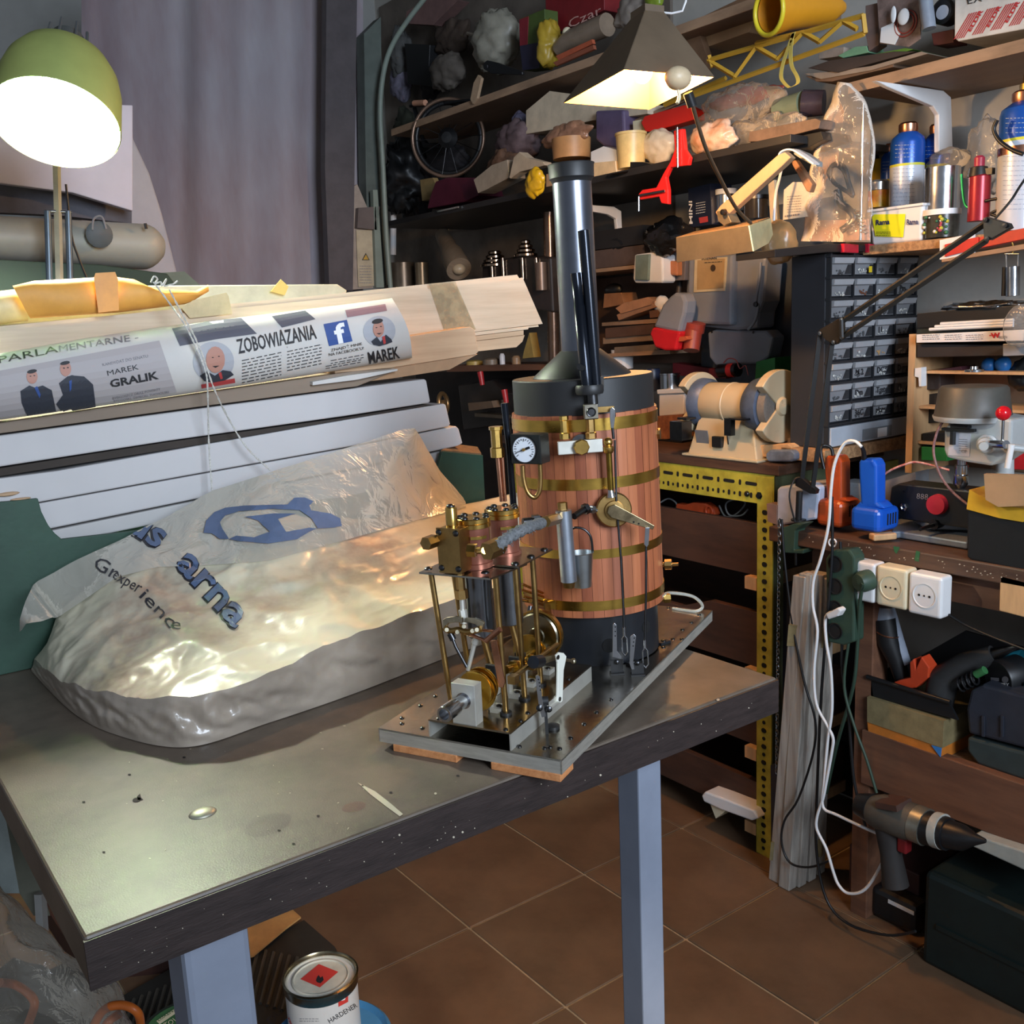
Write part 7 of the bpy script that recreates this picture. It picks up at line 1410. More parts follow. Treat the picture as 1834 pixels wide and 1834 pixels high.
sx('maroon_case', 'maroon case lying at the left end of the black shelf', 'case', [(770, 352), (780, 325), (800, 318), (848, 318), (856, 350), (830, 362), (765, 374)], 1.84, .1, mat('maroon case', (92, 34, 52), .5), bev=.003)
sx('tan_envelope', 'tan card standing behind the big wheel rim', 'card', [(752, 322), (775, 318), (790, 352), (756, 360)], 1.9, .02, mat('ochre card', (156, 130, 84), .7))
part('metal_edge', M().box(ox(802, 375, 1.74), (.004, .12, .005)), m_bsteel, bs2)
wr = thing('wheel_rim', 'large thin wheel rim hanging dark in the far corner', 'wheel', ox(802, 250, 1.95))
c = ox(802, 247, 1.95); k = mpp(c)
NW = Vector((-.75, -.66, 0)).normalized()
part('rim', M().torus(c, NW, 66 * k, .0062, 56, 8), mat('bronze grey rim', (150, 122, 104), .35, .7), wr)
part('tyre', M().torus(c - NW * .008, NW, 60 * k, .008, 48, 8), m_bplas, wr)
part('hub', M().lathe(c - NW * .03, NW, [(0, 0), (.028, .004), (.034, .03), (.018, .045), (0, .046)], 24), m_bplas, wr)
for i in range(14):
    a_ = 2 * PI * i / 14; d = Vector((0, 0, 1)) * math.sin(a_) + NW.cross(Vector((0, 0, 1))) * math.cos(a_); part('spoke', M().tube([c + d * .02, c + d * 64 * k], .0012, 5), m_dsteel, wr)
part('fork', M().tube([ox(735, 190, 1.95), ox(845, 180, 1.95)], .006, 8).tube([ox(740, 185, 1.97), ox(760, 260, 1.97), ox(800, 260, 1.97)], .008, 8), m_bplas, wr)
part('orange_reflector', M().tube([ox(742, 185, 1.94), ox(762, 184, 1.94)], .010, 12), mat('peach plastic', (206, 150, 120), .5), wr)
blob('dark_machine', 'black machine with pulleys in the far corner below the wheel rim', 'machine', 700, 260, 770, 385, 2.05, m_bplas, .8, .35)
blob('black_jacket', 'black fabric bundle hanging behind the wheel rim', 'fabric', 740, 265, 855, 330, 2.06, mat('black cloth', (36, 34, 38), .8), .5, .3)
# far shelf goods
blob('white_carrier_bag', 'big off white carrier bag slumped on the far high shelf', 'plastic bag', 842, 26, 935, 124, 2.0, mat('dusty white bag', (150, 146, 132), .4, bump=.7, bs=20), .7, .2)
t = thing('tea_carton', 'red and green upright carton beside the white carrier bag', 'carton', ox(950, 120, 1.92))
part('green_side', XM([(930, 34), (975, 16), (976, 60), (966, 122), (936, 126)], 1.93, .05), mat('moss green card', (78, 96, 44), .5), t, bev=.001); part('red_panel', XM([(930, 35), (946, 29), (944, 80), (931, 82)], 1.928, .002), mat('wine red card', (140, 42, 52), .5), t); part('blue_panel', XM([(931, 82), (964, 76), (966, 122), (936, 126)], 1.928, .002), mat('navy card', (48, 46, 66), .5), t)
blob('yellow_carrier', 'yellow carrier bag right of the red and green carton', 'plastic bag', 966, 42, 1004, 116, 1.93, mat('mustard film', (176, 146, 48), .4, bump=.6, bs=24), .6, .3)
t = thing('chocolate_box', 'large dark red box with white script lettering at the top centre', 'box', ox(1030, 40, 2.0)); part('box', XM([(976, -20), (1082, -50), (1082, 18), (1004, 56), (978, 50)], 2.0, .1), mat('dark red gift box', (128, 34, 38), .45), t, bev=.002)
hc2 = hit_plane((1.9995, 0, 0), (1, 0, 0)); a = M(); text_on(a, hc2, 'Czar', 1018, 52, 1078, 24, 15, slant=.2); part('script_text', a, mat('pale script', (206, 160, 150), .5, var=0), t)
bt3 = thing('lying_bottle', 'clear bottle lying on its side with a cream cap on the far shelf', 'bottle', ox(1050, 70, 1.93)); part('bottle_body', M().tube([ox(1000, 88, 1.93), ox(1020, 72, 1.93), ox(1088, 44, 1.93)], [.02, .028, .03], 18), mat('dull clear plastic', (146, 128, 110), .3), bt3); part('cap', M().ball(ox(1016, 58, 1.92), .014), m_cream, bt3)
blob('green_bag', 'lime green bag at the very top edge beside the lamp', 'plastic bag', 1155, -20, 1190, 16, 1.95, mat('lime film', (128, 150, 44), .4), .6, .25)
blob('grey_bag', 'grey translucent bag above the warm lamp', 'plastic bag', 1096, 0, 1160, 52, 1.96, mat('grey film', (140, 130, 122), .35, bump=.6, bs=24), .6, .3)
pn = thing('frying_pan', 'black pan handle with a rivet sticking out over the far shelf edge', 'pan', ox(900, 125, 1.87)); part('handle', M().prism([ox(x, y, 1.865) for x, y in ((864, 114), (872, 108), (890, 112), (935, 128), (935, 134), (880, 132), (866, 124))], (.01, 0, 0)), m_bplas, pn, bev=.002); part('rivet', M().lathe(ox(873, 119, 1.863), (-1, 0, 0), [(.004, 0), (0, .001)], 10), m_bsteel, pn)
blob('grey_sack', 'grey brown sack with cord at the left end of the far shelf', 'sack', 762, 100, 842, 158, 2.0, mat('grey sacking', (96, 88, 80), .8, var=.15, vs=14), .7, .25)
sx('black_speaker', 'black box standing high in the far corner', 'box', [(724, 78), (770, 80), (768, 118), (780, 156), (730, 150), (728, 105)], 2.05, .08, m_bplas)
sx('rose_wrap', 'long dull rose wrapped roll slanting at the top of the far corner', 'roll', [(728, 20), (780, -10), (820, 0), (775, 45), (725, 42)], 2.05, .05, mat('dull rose', (130, 100, 96), .7))
solo('grey_pipe', 'pale lath slanting down behind the white carrier bag', 'lath', M().tube([ox(782, 46, 2.1), ox(862, 66, 2.1)], .006, 6), mat('pale lath', (150, 140, 126), .6))
for k, (lb, pts, c) in enumerate((('upper orange file sticking out behind the bottle', [(995, 100), (1060, 70), (1062, 78), (1000, 108)], (186, 92, 60)), ('lower brown file sticking out behind the bottle', [(990, 112), (1062, 80), (1064, 88), (996, 118)], (150, 84, 60)), ('pale wooden spoon stub at the left end of the far shelf', [(842, 178), (848, 148), (856, 134), (862, 140), (854, 176), (846, 186)], (186, 156, 126)))):
    sx('flat_item', lb, 'file' if k < 2 else 'stick', pts, 1.868, .01, mat('flat item %d' % k, c, .6))
# ---- meter cabinet and sockets
mc = thing('electric_meter', 'grey enamelled electricity meter box with a cream window on the wall', 'electricity meter', ox(1300, 600, 2.0))
XMt = 1.98; me_ = mat('grey meter enamel', (136, 142, 152), .3, .1, var=.04)
part('housing', XM([(1232, 452), (1300, 445), (1372, 460), (1366, 540), (1358, 560), (1356, 588), (1320, 592), (1240, 584), (1230, 574), (1228, 520)], XMt + .02, .07), me_, mc, bev=.008)
part('front_box', XM([(1232, 458), (1312, 455), (1310, 583), (1236, 580), (1229, 572)], XMt, .04), me_, mc, bev=.008)
part('terminal_cover', XM([(1266, 596), (1280, 590), (1372, 592), (1384, 604), (1376, 640), (1360, 652), (1280, 654), (1270, 640)], XMt + .03, .05), me_, mc, bev=.006)
wn = part('window', XM([(1244, 464), (1302, 460), (1298, 521), (1242, 524)], XMt - .003, .004), mat('cream meter frame', (206, 192, 158), .4), mc, bev=.001); part('dial_plate', XM([(1249, 466), (1298, 463), (1295, 516), (1248, 519)], XMt - .004, .002), mat('tan meter face', (176, 148, 104), .4, var=.08), wn)
hm = hit_plane((XMt - .0045, 0, 0), (1, 0, 0)); a = M(); text_on(a, hm, 'POZNAN', 1257, 466, 1284, 464, 4, bold=.02); lines_on(a, hm, 1262, 470, 1294, 468, 1, 3, 1); part('meter_text', a, m_ink, wn)
part('disc_slot', M().lathe(ox(1277, 480, XMt - .005), (-1, 0, 0), [(0, 0), (.0085, 0), (.0085, .0006), (0, .0006)], 20), mat('brown slot', (70, 54, 36), .5), wn)
part('hasp', M().tube(bez([ox(x, y, XMt + .0) for x, y in ((1362, 470), (1360, 500), (1354, 540), (1358, 548), (1352, 575), (1340, 590))], 4), .004, 8), me_, mc); part('hasp_screw', M().lathe(ox(1354, 545, XMt - .005), (-1, 0, 0), [(.007, 0), (.006, .004), (0, .005)], 12), m_dsteel, mc)
for x, y in ((1275, 594), (1349, 595)): part('screw', M().lathe(ox(x, y, XMt + .028), (-1, 0, 0), [(.0035, 0), (0, .002)], 10), m_dsteel, mc)
solo('wall_board', 'dark blue grey board on the wall behind the meter', 'board', M().bb((2.10, 1.52, 1.05), (2.12, 1.95, 1.56)), mat('slate wall board', (70, 78, 88), .6))
ip = thing('splash_socket', 'white square splash proof socket with a grey green lid', 'socket', ox(1160, 480, 1.92))
part('housing', XM([(1136, 456), (1165, 452), (1186, 456), (1187, 504), (1184, 507), (1137, 507), (1133, 500)], 1.92, .05), m_white, ip, bev=.005); part('lid', XM([(1138, 457), (1162, 455), (1160, 502), (1137, 501)], 1.912, .01), mat('grey green window', (116, 132, 122), .25), ip, bev=.002)
sx('brown_round_box', 'brown round switch box right of the splash proof socket', 'switch box', [(1192, 470), (1200, 467), (1212, 468), (1212, 494), (1194, 492)], 1.95, .03, mat('copper brown cap', (186, 116, 72), .4), bev=.004)
sx('grey_box', 'grey box between the splash proof socket and the meter', 'box', [(1186, 456), (1228, 448), (1226, 502), (1188, 504)], 1.97, .04, mat('mauve grey box', (108, 100, 100), .5), bev=.002)
cee = thing('red_plug', 'grey industrial plug with a red lower half', 'plug', ox(1190, 600, 1.92))
part('grey_body', M().prism([ox(x, y, 1.905) for x, y in ((1200, 530), (1208, 524), (1222, 526), (1228, 540), (1226, 560), (1216, 596), (1169, 586), (1186, 545))], (.045, 0, 0)), me_, cee, bev=.008)
part('red_body', M().prism([ox(x, y, 1.90) for x, y in ((1168, 586), (1217, 594), (1212, 615), (1210, 628), (1190, 628), (1172, 622), (1163, 597))], (.05, 0, 0)), mat('signal plug red', (196, 28, 34), .35, var=.03), cee, bev=.006)
sk2 = thing('red_socket', 'round brick red industrial socket beside the red plug', 'socket', ox(1240, 610, 1.98))
part('socket_body', M().tube([ox(1243, 585, 1.95), ox(1238, 628, 1.93)], [.024, .021], 24), mat('brick red plastic', (150, 56, 40), .45), sk2); part('socket_collar', M().tube([ox(1246, 578, 1.95), ox(1243, 594, 1.95)], .0265, 24), mat('brick red plastic', (150, 56, 40), .45), sk2)
part('orange_flap', XM([(1207, 604), (1228, 602), (1232, 608), (1222, 612), (1208, 612)], 1.905, .02), mat('orange flap', (206, 98, 60), .4), sk2, bev=.002)
solo('grey_conduit', 'grey conduit running down the wall into the industrial plug', 'conduit', M().tube([ox(1222, 450, 2.03), ox(1215, 530, 2.0)], .008, 12), mat('dark conduit', (54, 48, 46), .5))
# wood scraps rack
wsr = thing('scrap_rack', 'wooden rack of short timber offcuts between chimney and meter', 'rack', ox(1130, 640, 1.98))
for ya, yb, xa, xb in ((578, 584, 1078, 1188), (605, 616, 1080, 1170), (634, 640, 1082, 1200)): part('shelf', XM([(xa, ya), (xb, ya - 8), (xb, yb - 6), (xa, yb)], 1.98, .15), m_shedge, wsr)
part('back', M().bb((2.12, 1.75, 1.16), (2.13, 2.5, 1.42)), mat('shadowed brown board', (92, 68, 54), .7), wsr)
for k, (lb, pts, c) in enumerate((('upper slanted timber offcut in the scrap rack', [(1102, 552), (1118, 542), (1160, 532), (1170, 538), (1165, 546), (1112, 562)], (190, 140, 104)), ('lower slanted timber offcut in the scrap rack', [(1104, 564), (1120, 556), (1168, 544), (1176, 550), (1140, 562), (1108, 574)], (172, 128, 98)), ('dark striped timber in the scrap rack, second row', [(1084, 588), (1170, 580), (1170, 598), (1084, 606)], (98, 72, 58)), ('small square timber end near the red plug', [(1162, 556), (1178, 555), (1178, 568), (1164, 570)], (120, 84, 62)), ('trapezoid brown box on the scrap rack', [(1082, 526), (1112, 524), (1118, 545), (1080, 552)], (162, 112, 74)), ('grey flat board low in the scrap rack', [(1100, 622), (1180, 616), (1182, 632), (1100, 636)], (128, 112, 96)))):
    sx('timber_offcut', lb, 'wood offcut', pts, 1.965 + .004 * k, .06, mat('timber %d' % k, c, .6, var=.15, vs=14))
t = thing('white_figurine', 'crumpled white paper wad on the scrap rack beside the red plug', 'paper', ox(1185, 550, 1.99)); part('paper', M().ball(ox(1184, 545, 1.99), .02, (.8, 1, 1.2), 14, 10, .4), m_wh, t)
blob('black_helmet', 'dark rounded object behind the boiler chimney on the scrap rack', 'helmet', 1080, 508, 1118, 530, 2.04, m_bplas, .9, .1)
blob('black_cable_bag', 'black shiny bag of cables on the lower shelf, right of the chimney', 'plastic bag', 1150, 396, 1240, 452, 1.93, mat('black shiny film', (30, 27, 26), .12, bump=1.0, bs=30), .8, .3)
blob('black_tools_heap', 'low dark heap of tools on the lower shelf next to the chimney', 'tools', 1068, 418, 1150, 446, 1.97, m_bplas, .8, .45)
mnb = sx('dark_blue_carton', 'dark blue carton with MINI lettering standing under the black shelf', 'carton', [(1232, 338), (1272, 328), (1275, 402), (1234, 408)], 1.96, .08, mat('midnight blue card', (30, 36, 56), .4), bev=.001)
hmi = hit_plane((1.9595, 0, 0), (1, 0, 0)); a = M(); text_on(a, hmi, 'MINI', 1241, 402, 1240, 360, 6, bold=.02, up=(-1, 0), off=.001)
a2 = a; lines_on(a2, hmi, 1247, 364, 1264, 361, 5, 4.5, 1, off=.001); part('box_lettering', a2, m_wh, mnb)
part('red_sticker', poly_on(M(), hmi, [(1252, 390), (1268, 387), (1269, 397), (1254, 400)], .0012), m_red, mnb)
for (x, yb, yt, w_, X, lb, ma, lc_) in ((1300, 398, 338, 38, 2.0, 'silver can with a white lid right of the dark blue carton', m_bsteel, m_white), (1354, 392, 350, 48, 2.02, 'dark glass jar with a metal lid behind the wooden lamp arm', mat('dark glass', (60, 52, 44), .15), m_dsteel)):
    t = thing('storage_jar', lb, 'jar', ox(x, yb, X)); m = M(); p, r, h = vcyl(m, x, yb, yt, w_, X, [(0, 0), (.9, 0), (.95, .8), (0, .82)]); part('body', m, ma, t); m = M(); m.lathe(p + Vector((0, 0, h * .82)), (0, 0, 1), [(0, 0), (r, 0), (r, h * .16), (0, h * .18)], 28); part('lid', m, lc_, t)
# ---- wooden lamp arm with steel trough shade
wl2 = thing('trough_lamp', 'bent steel trough lamp on a folding wooden arm in front of the meter', 'lamp', ox(1300, 430, 1.75))
XT = 1.62
m_tr = mat('dull zinc sheet', (128, 118, 98), .42, .5, var=.12, vs=14)
part('trough_front', M().prism([ox(x, y, XT) for x, y in ((1211, 426), (1340, 404), (1348, 450), (1212, 470))], (.002, 0, 0)), m_tr, wl2)
part('trough_top', M().hexa([ox(1211, 426, XT), ox(1340, 404, XT), ox(1378, 390, XT + .13), ox(1245, 415, XT + .13), ox(1211, 425, XT), ox(1340, 403, XT), ox(1378, 389, XT + .13), ox(1245, 414, XT + .13)]), mat('tan top sheet', (176, 142, 104), .5, .3), wl2)
part('trough_end', M().prism([ox(1340, 404, XT), ox(1378, 391, XT + .13), ox(1382, 420, XT + .13), ox(1374, 436, XT + .10), ox(1348, 450, XT)], (.002, -.002, 0)), mat('bright zinc end', (206, 204, 160), .35, .4), wl2)
part('arm', M().prism([ox(x, y, XT + .05) for x, y in ((1281, 380), (1290, 368), (1392, 278), (1405, 272), (1416, 282), (1402, 296), (1300, 388), (1286, 390))], (.018, 0, 0)), mat('pale beech arm', (178, 148, 116), .55, var=.1, vs=14, stretch=(1, 1, .3)), wl2, bev=.002)
part('arm', M().prism([ox(x, y, XT + .12) for x, y in ((1416, 290), (1424, 286), (1455, 330), (1450, 345), (1444, 342))], (.015, 0, 0)), mat('brown beech arm', (150, 108, 78), .55), wl2, bev=.002)
part('bracket', M().prism([ox(x, y, XT + .045) for x, y in ((1283, 378), (1300, 378), (1310, 398), (1296, 404), (1286, 396))], (.03, 0, 0)), m_tr, wl2, bev=.001); part('wing_nut', M().lathe(ox(1298, 380, XT + .04), (-1, 0, 0), [(.007, 0), (.006, .008), (0, .009)], 10), m_dsteel, wl2)
part('hinge_strap', M().ribbon(bez([ox(x, y, XT + .09) for x, y in ((1400, 290), (1402, 274), (1420, 268), (1440, 278), (1462, 294))], 5), (.02, 0, .0), .003), m_white, wl2)
part('hinge_tail', M().prism([ox(x, y, XT + .1) for x, y in ((1420, 266), (1440, 274), (1462, 290), (1462, 298), (1440, 288), (1422, 276))], (.02, 0, 0)), mat('grey steel strap', (176, 186, 190), .35, .5), wl2)
blob('dusty_funnel', 'dusty transparent plastic cone hanging beside the trough lamp', 'cone', 1366, 395, 1425, 470, 1.83, film('amber dusty plastic', (190, 150, 100), .5, .3, .3, 20), .7, .12)
t = thing('paper_tag', 'off white cardboard tag with small print hanging left of the clear bag', 'tag', ox(1425, 370, 1.83)); part('tag', XM([(1404, 340), (1420, 326), (1436, 326), (1450, 345), (1446, 388), (1402, 394)], 1.85, .002), mat('off white card', (206, 196, 176), .6), t); a = M(); h3 = hit_plane((1.8495, 0, 0), (1, 0, 0)); lines_on(a, h3, 1410, 352, 1436, 350, 7, 4.6, .9); lines_on(a, h3, 1406, 386, 1434, 382, 1, 4, 3); part('tag_print', a, m_grey_ink, t)
solo('white_cable_tie', 'white hanging cord beside the wooden lamp arm', 'cord', M().tube(bez([ox(1402, 292, 1.79), ox(1396, 320, 1.79), ox(1389, 350, 1.79), ox(1386, 395, 1.79)], 5), .003, 6), m_white)
solo('pale_board', 'pale narrow board hanging left of the paper tag', 'board', XM([(1376, 330), (1386, 322), (1392, 395), (1380, 404)], 1.86, .01), mat('pale narrow board', (190, 176, 150), .6))
# ---- warm pyramid lamp
ZR = 1.70; rim = [oz(1010, 184, ZR), oz(1118, 124, ZR), oz(1279, 138, ZR), oz(1163, 196, ZR)]
pc = sum(rim, Vector()) / 4; ap = pc + Vector((0.02, -.01, .125)); tops = [ap + (r_ - pc) * .22 for r_ in rim]
wlm = thing('warm_lamp', 'brown pyramid shade lamp with a glowing warm bulb hanging in front of the shelves', 'lamp', pc)
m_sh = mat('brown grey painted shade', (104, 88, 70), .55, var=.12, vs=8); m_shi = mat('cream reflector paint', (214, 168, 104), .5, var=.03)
for i in range(4):
    a_, b_, c_, d_ = rim[i], rim[(i + 1) % 4], tops[(i + 1) % 4], tops[i]; n = (b_ - a_).cross(d_ - a_).normalized(); n = n if n.dot(pc - a_) < 0 else -n
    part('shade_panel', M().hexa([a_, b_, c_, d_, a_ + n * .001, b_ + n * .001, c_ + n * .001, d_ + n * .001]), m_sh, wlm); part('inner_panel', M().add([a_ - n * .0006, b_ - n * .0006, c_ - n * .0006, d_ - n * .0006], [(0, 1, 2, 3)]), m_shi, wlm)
part('shade_cap', M().hexa(tops + [t_ + Vector((0, 0, .012)) for t_ in tops]), m_sh, wlm)
bpz = pc + Vector((.01, -.005, .035))
part('bulb', M().ball(bpz, .019, (1, 1, 1.2), 20, 12), mat('warm lit bulb', (255, 214, 150), .5, var=0, emit=14), wlm); part('bulb_socket', M().tube([bpz + Vector((0, 0, .02)), bpz + Vector((0, 0, .06))], .014, 16), m_cream, wlm)
light('warm_lamp_bulb', 'POINT', bpz - Vector((0, 0, .045)), 15, (1.0, 0.58, 0.25), .02)
cc = od(1214, 140, dep(pc) - .14)
part('lamp_joint', M().ball(cc, .021, (1.15, 1.0, .9), 24, 14), mat('beige lamp joint', (206, 184, 150), .45), wlm); part('hook', M().tube(bez([cc + Vector((0, 0, -.018)), cc + Vector((.003, 0, -.03)), cc + Vector((-.002, 0, -.04))], 4), .003, 8), m_cream, wlm)
part('gooseneck', M().tube(bez([od(1238, 180, dep(pc) - .12), od(1262, 260, dep(pc) - .05), od(1290, 320, dep(pc) + .05), od(1318, 372, dep(pc) + .15), od(1345, 400, dep(pc) + .2)], 8), .0036, 10), mat('tan gooseneck', (112, 96, 78), .4, .6), wlm); part('neck_sleeve', M().tube([od(1232, 166, dep(pc) - .13), od(1240, 190, dep(pc) - .12)], .0085, 12), m_bplas, wlm)
part('suspension_wire', M().tube(bez([ap + Vector((0, 0, .01)), od(1222, 20, dep(ap) - .02), od(1228, -40, dep(ap) - .02)], 3), .002, 6), m_white, wlm)
# ---- far corner machines left of the chimney
pm = thing('pulley_machine', 'dark machine head with two polished stepped pulleys behind the boards', 'machine', ox(920, 560, 1.9))
m_bz = mat('bronzed chrome', (150, 128, 108), .16, 1.0, var=.1)
for x, y0, rs in ((887, 478, (26, 22, 17, 12)), (942, 460, (21, 17, 13, 9))):
    p = ox(x, y0, 1.93); k = mpp(p); prof = []; h = 0
    for r_ in rs: prof += [(r_ * k * .8, h), (r_ * k, h + .002), (r_ * k, h + .008), (r_ * k * .8, h + .011)]; h += .013
    part('stepped_pulley', M().lathe(p, (0, 0, 1), [(0, 0)] + prof + [(0, h)], 32), m_bz, pm)
part('head', M().prism([ox(x, y, 1.91) for x, y in ((862, 470), (930, 458), (985, 460), (988, 520), (990, 560), (862, 540))], (.1, 0, 0)), mat('oily brown black paint', (52, 44, 40), .22, var=.1), pm, bev=.006)
for x in (880, 900, 935, 960): part('chrome_post', M().tube([ox(x, 462, 1.905), ox(x + 2, 500, 1.905)], .006, 12), m_bz, pm)
part('column', M().tube([ox(983, 380, 1.97), ox(985, 480, 1.97)], .018, 20), mat('worn brown steel', (122, 98, 82), .25, .8), pm)
part('column', M().tube([ox(990, 540, 1.93), ox(992, 660, 1.93)], .018, 20), mat('worn brown steel', (122, 98, 82), .25, .8), pm)
part('grey_sleeve', M().tube([ox(968, 470, 1.9), ox(970, 520, 1.9)], .018, 20), mat('brown sleeve', (124, 104, 90), .4, .5), pm)
spk = thing('reflector_spot', 'ribbed beige spotlight reflector pointing down, left of the pulleys', 'lamp', ox(810, 470, 1.98))
a_, b_ = ox(792, 420, 2.0), ox(822, 482, 1.95); part('reflector', M().tube([a_, a_.lerp(b_, .45), a_.lerp(b_, .6), b_], [.026, .03, .04, .044], 32), mat('beige ribbed shade', (142, 124, 104), .5, stretch=(1, 20, 1)), spk); part('bulb', M().ball(b_, .024, (1, 1, .8)), mat('frosted bulb', (190, 170, 140), .4), spk)
for (x0, x1, lb, c) in ((700, 742, 'left dull metal cylinder standing behind the balsa bundle', (126, 112, 96)), (744, 766, 'right thin metal cylinder behind the balsa bundle', (178, 158, 130))):
    solo('metal_cylinder', lb, 'cylinder', M().tube([ox((x0 + x1) / 2, 470, 2.05), ox((x0 + x1) / 2 + 8, 660, 2.05)], (x1 - x0) * mpp(ox(720, 490, 2.05)) / 2, 20), mat('dull metal %d' % x0, c, .35, .6))
solo('white_tube_lamp', 'short white tube hanging vertically in the far corner', 'tube', M().tube([ox(705, 358, 2.0), ox(704, 456, 2.0)], .012, 14), m_white)
vm = thing('lathe', 'dark cluttered lathe with red knobs, seen low behind the boards', 'lathe', ox(860, 800, 1.9))
m_lt = mat('dark lathe paint', (40, 34, 32), .4, var=.3, vs=10)
part('bed', XM([(745, 668), (1010, 662), (1010, 1000), (745, 1040)], 2.08, .06), mat('very dark brown', (34, 26, 24), .7, var=.2), vm)
part('top_ledge', XM([(800, 655), (1010, 652), (1010, 662), (800, 666)], 1.93, .2), m_rwood, vm)
part('gearbox', XM([(820, 690), (880, 680), (905, 705), (900, 760), (830, 770)], 1.97, .12), m_lt, vm, bev=.004)
part('carriage', XM([(838, 722), (880, 718), (884, 730), (840, 736)], 1.92, .06), m_cream if 0 else mat('tan brown part', (112, 92, 74), .5), vm); part('slide', XM([(850, 740), (905, 744), (905, 750), (850, 746)], 1.92, .05), mat('dull steel', (120, 108, 94), .3, .8), vm)
for x, y in ((862, 680), (905, 712)): part('red_knob', M().tube([ox(x - 2, y - 14, 1.93), ox(x + 2, y + 10, 1.93)], [.011, .008], 14), mat('dull red knob', (176, 40, 44), .4), vm)
hwq = ox(794, 722, 1.88); part('handwheel', M().torus(hwq, (.5, -.8, .1), .034, .008, 32, 8).lathe(hwq, (.5, -.8, .1), [(0, -.01), (.012, -.01), (.012, .01), (0, .012)], 14), mat('brass wheel', (176, 140, 96), .35, .8), vm)
for k, (x, c, w_) in enumerate(((900, (210, 210, 214), 10), (925, (150, 120, 90), 16), (880, (120, 106, 90), 30), (850, (176, 150, 80), 30))):
    m = M(); vcyl(m, x, 655, 655 - (22, 18, 14, 10)[k], w_, 1.97, [(0, 0), (1, 0), (1, .8), (.6, 1), (0, 1)]); solo('small_pot', ('small white capped pot', 'small brown pot', 'squat grey pot', 'squat yellow tin')[k] + ' on the lathe ledge, left of the chimney', 'pot', m, mat('pot %d' % k, c, .4))
solo('yellow_cone', 'dull yellow plastic triangle standing left of the smoke hood', 'wedge', XM([(938, 630), (948, 596), (956, 640), (936, 642)], 1.96, .03), mat('dull yellow wedge', (176, 150, 84), .6))

solo('added_backing', 'brown board added to darken the wall behind the clutter of the far corner', 'board', M().bb((XW - .012, 2.1, 1.0), (XW - .001, 3.7, 2.55)), mat('added umber backing', (112, 102, 92), .85, var=.2, vs=5))  # no real board: added so the pale wall there looks darker
for k, (lb, b) in enumerate((('brown cloth heap left on the far shelf under the dull rose roll', (770, 40, 850, 100)), ('dark olive cloth bundle between wheel rim and frame', (700, 200, 750, 260)), ('black cloth bundle above the wheel rim', (745, 128, 800, 175)), ('grey cloth hanging at the top of the far corner', (700, 60, 740, 140)), ('pale lilac cloth beside the frame above the orange reflector', (694, 118, 742, 175)))):
    blob('cloth_bundle', lb, 'cloth', *b, 2.09, mat('cloth %d' % k, ((74, 60, 50), (50, 52, 40), (40, 38, 40), (86, 86, 84), (112, 108, 124))[k], .85, var=.2, vs=20), .5, .35)
# ================================================================== LEFT BACKGROUND
YL = 2.7
mcur = mat('haze greyed mauve curtain', (150, 146, 152), .85, var=.14, vs=1.6, stretch=(2, 1, .5), col2=(126, 108, 112))  # haze from the lamp is put into the curtain's grey
def curf(s, t):
    x = 150 + s * 510; y = -60 + t * 640; p = oy(x, y, YL + .25); return p + Vector((0, 1, 0)) * (math.sin(s * 34) * .012 + math.sin(s * 13 + 1) * .03)
cu = solo('curtain', 'large haze-greyed mauve curtain hanging in soft folds behind the pile of boards', 'curtain', M().grid(curf, 90, 10), mcur)
solo('curtain_edge', 'darker narrow curtain edge beside the door frame', 'curtain', YM([(585, -40), (640, -40), (632, 520), (590, 520), (582, 300)], YL + .1, .03), mat('dark mauve edge', (78, 72, 74), .85))
m_fr = mat('pale grey green frame', (120, 130, 120), .5, var=.08)
fr = thing('corner_frame', 'tall grey green metal frame with a bowed pipe at the far corner', 'frame', oy(680, 500, 2.9))
part('upright', YM([(652, 60), (682, 30), (684, 180), (682, 300), (698, 510), (660, 512), (655, 300)], 2.92, .05), mat('dull green grey', (84, 92, 86), .6), fr)
part('pipe', M().tube(bez([oy(x, y, 2.86) for x, y in ((700, 520), (692, 420), (686, 300), (681, 200), (687, 130), (703, 80), (735, 30), (775, -20))], 6), .008, 12), m_fr, fr)
part('inner_strip', YM([(668, 340), (676, 340), (688, 515), (674, 515)], 2.88, .02), m_fr, fr)
ws = thing('warning_panel', 'tall pale panel with a yellow warning triangle beside the frame', 'panel', oy(655, 500, 2.95))
part('panel', YM([(622, 340), (640, 330), (672, 405), (676, 515), (618, 520)], 2.9, .03), mat('pinkish pale panel', (150, 136, 124), .6), ws); part('label_sheet', YM([(638, 412), (668, 412), (672, 512), (642, 514)], 2.895, .003), mat('pale label', (174, 160, 134), .6), ws)
hl = hit_plane((0, 2.894, 0), (0, 1, 0)); a = M(); poly_on(a, hl, [(655, 453), (662, 466), (648, 466)]); part('triangle_border', a, m_ink, ws); a = M(); poly_on(a, hl, [(655, 456), (660, 465), (650, 465)], .0012); part('yellow_triangle', a, mat('amber sign', (190, 150, 60), .5), ws)
a = M(); lines_on(a, hl, 644, 476, 666, 476, 7, 5, 1); part('label_print', a, m_grey_ink, ws); part('dark_head', YM([(642, 372), (680, 370), (676, 412), (640, 408)], 2.88, .03), mat('mauve brown box', (96, 84, 80), .7), ws)
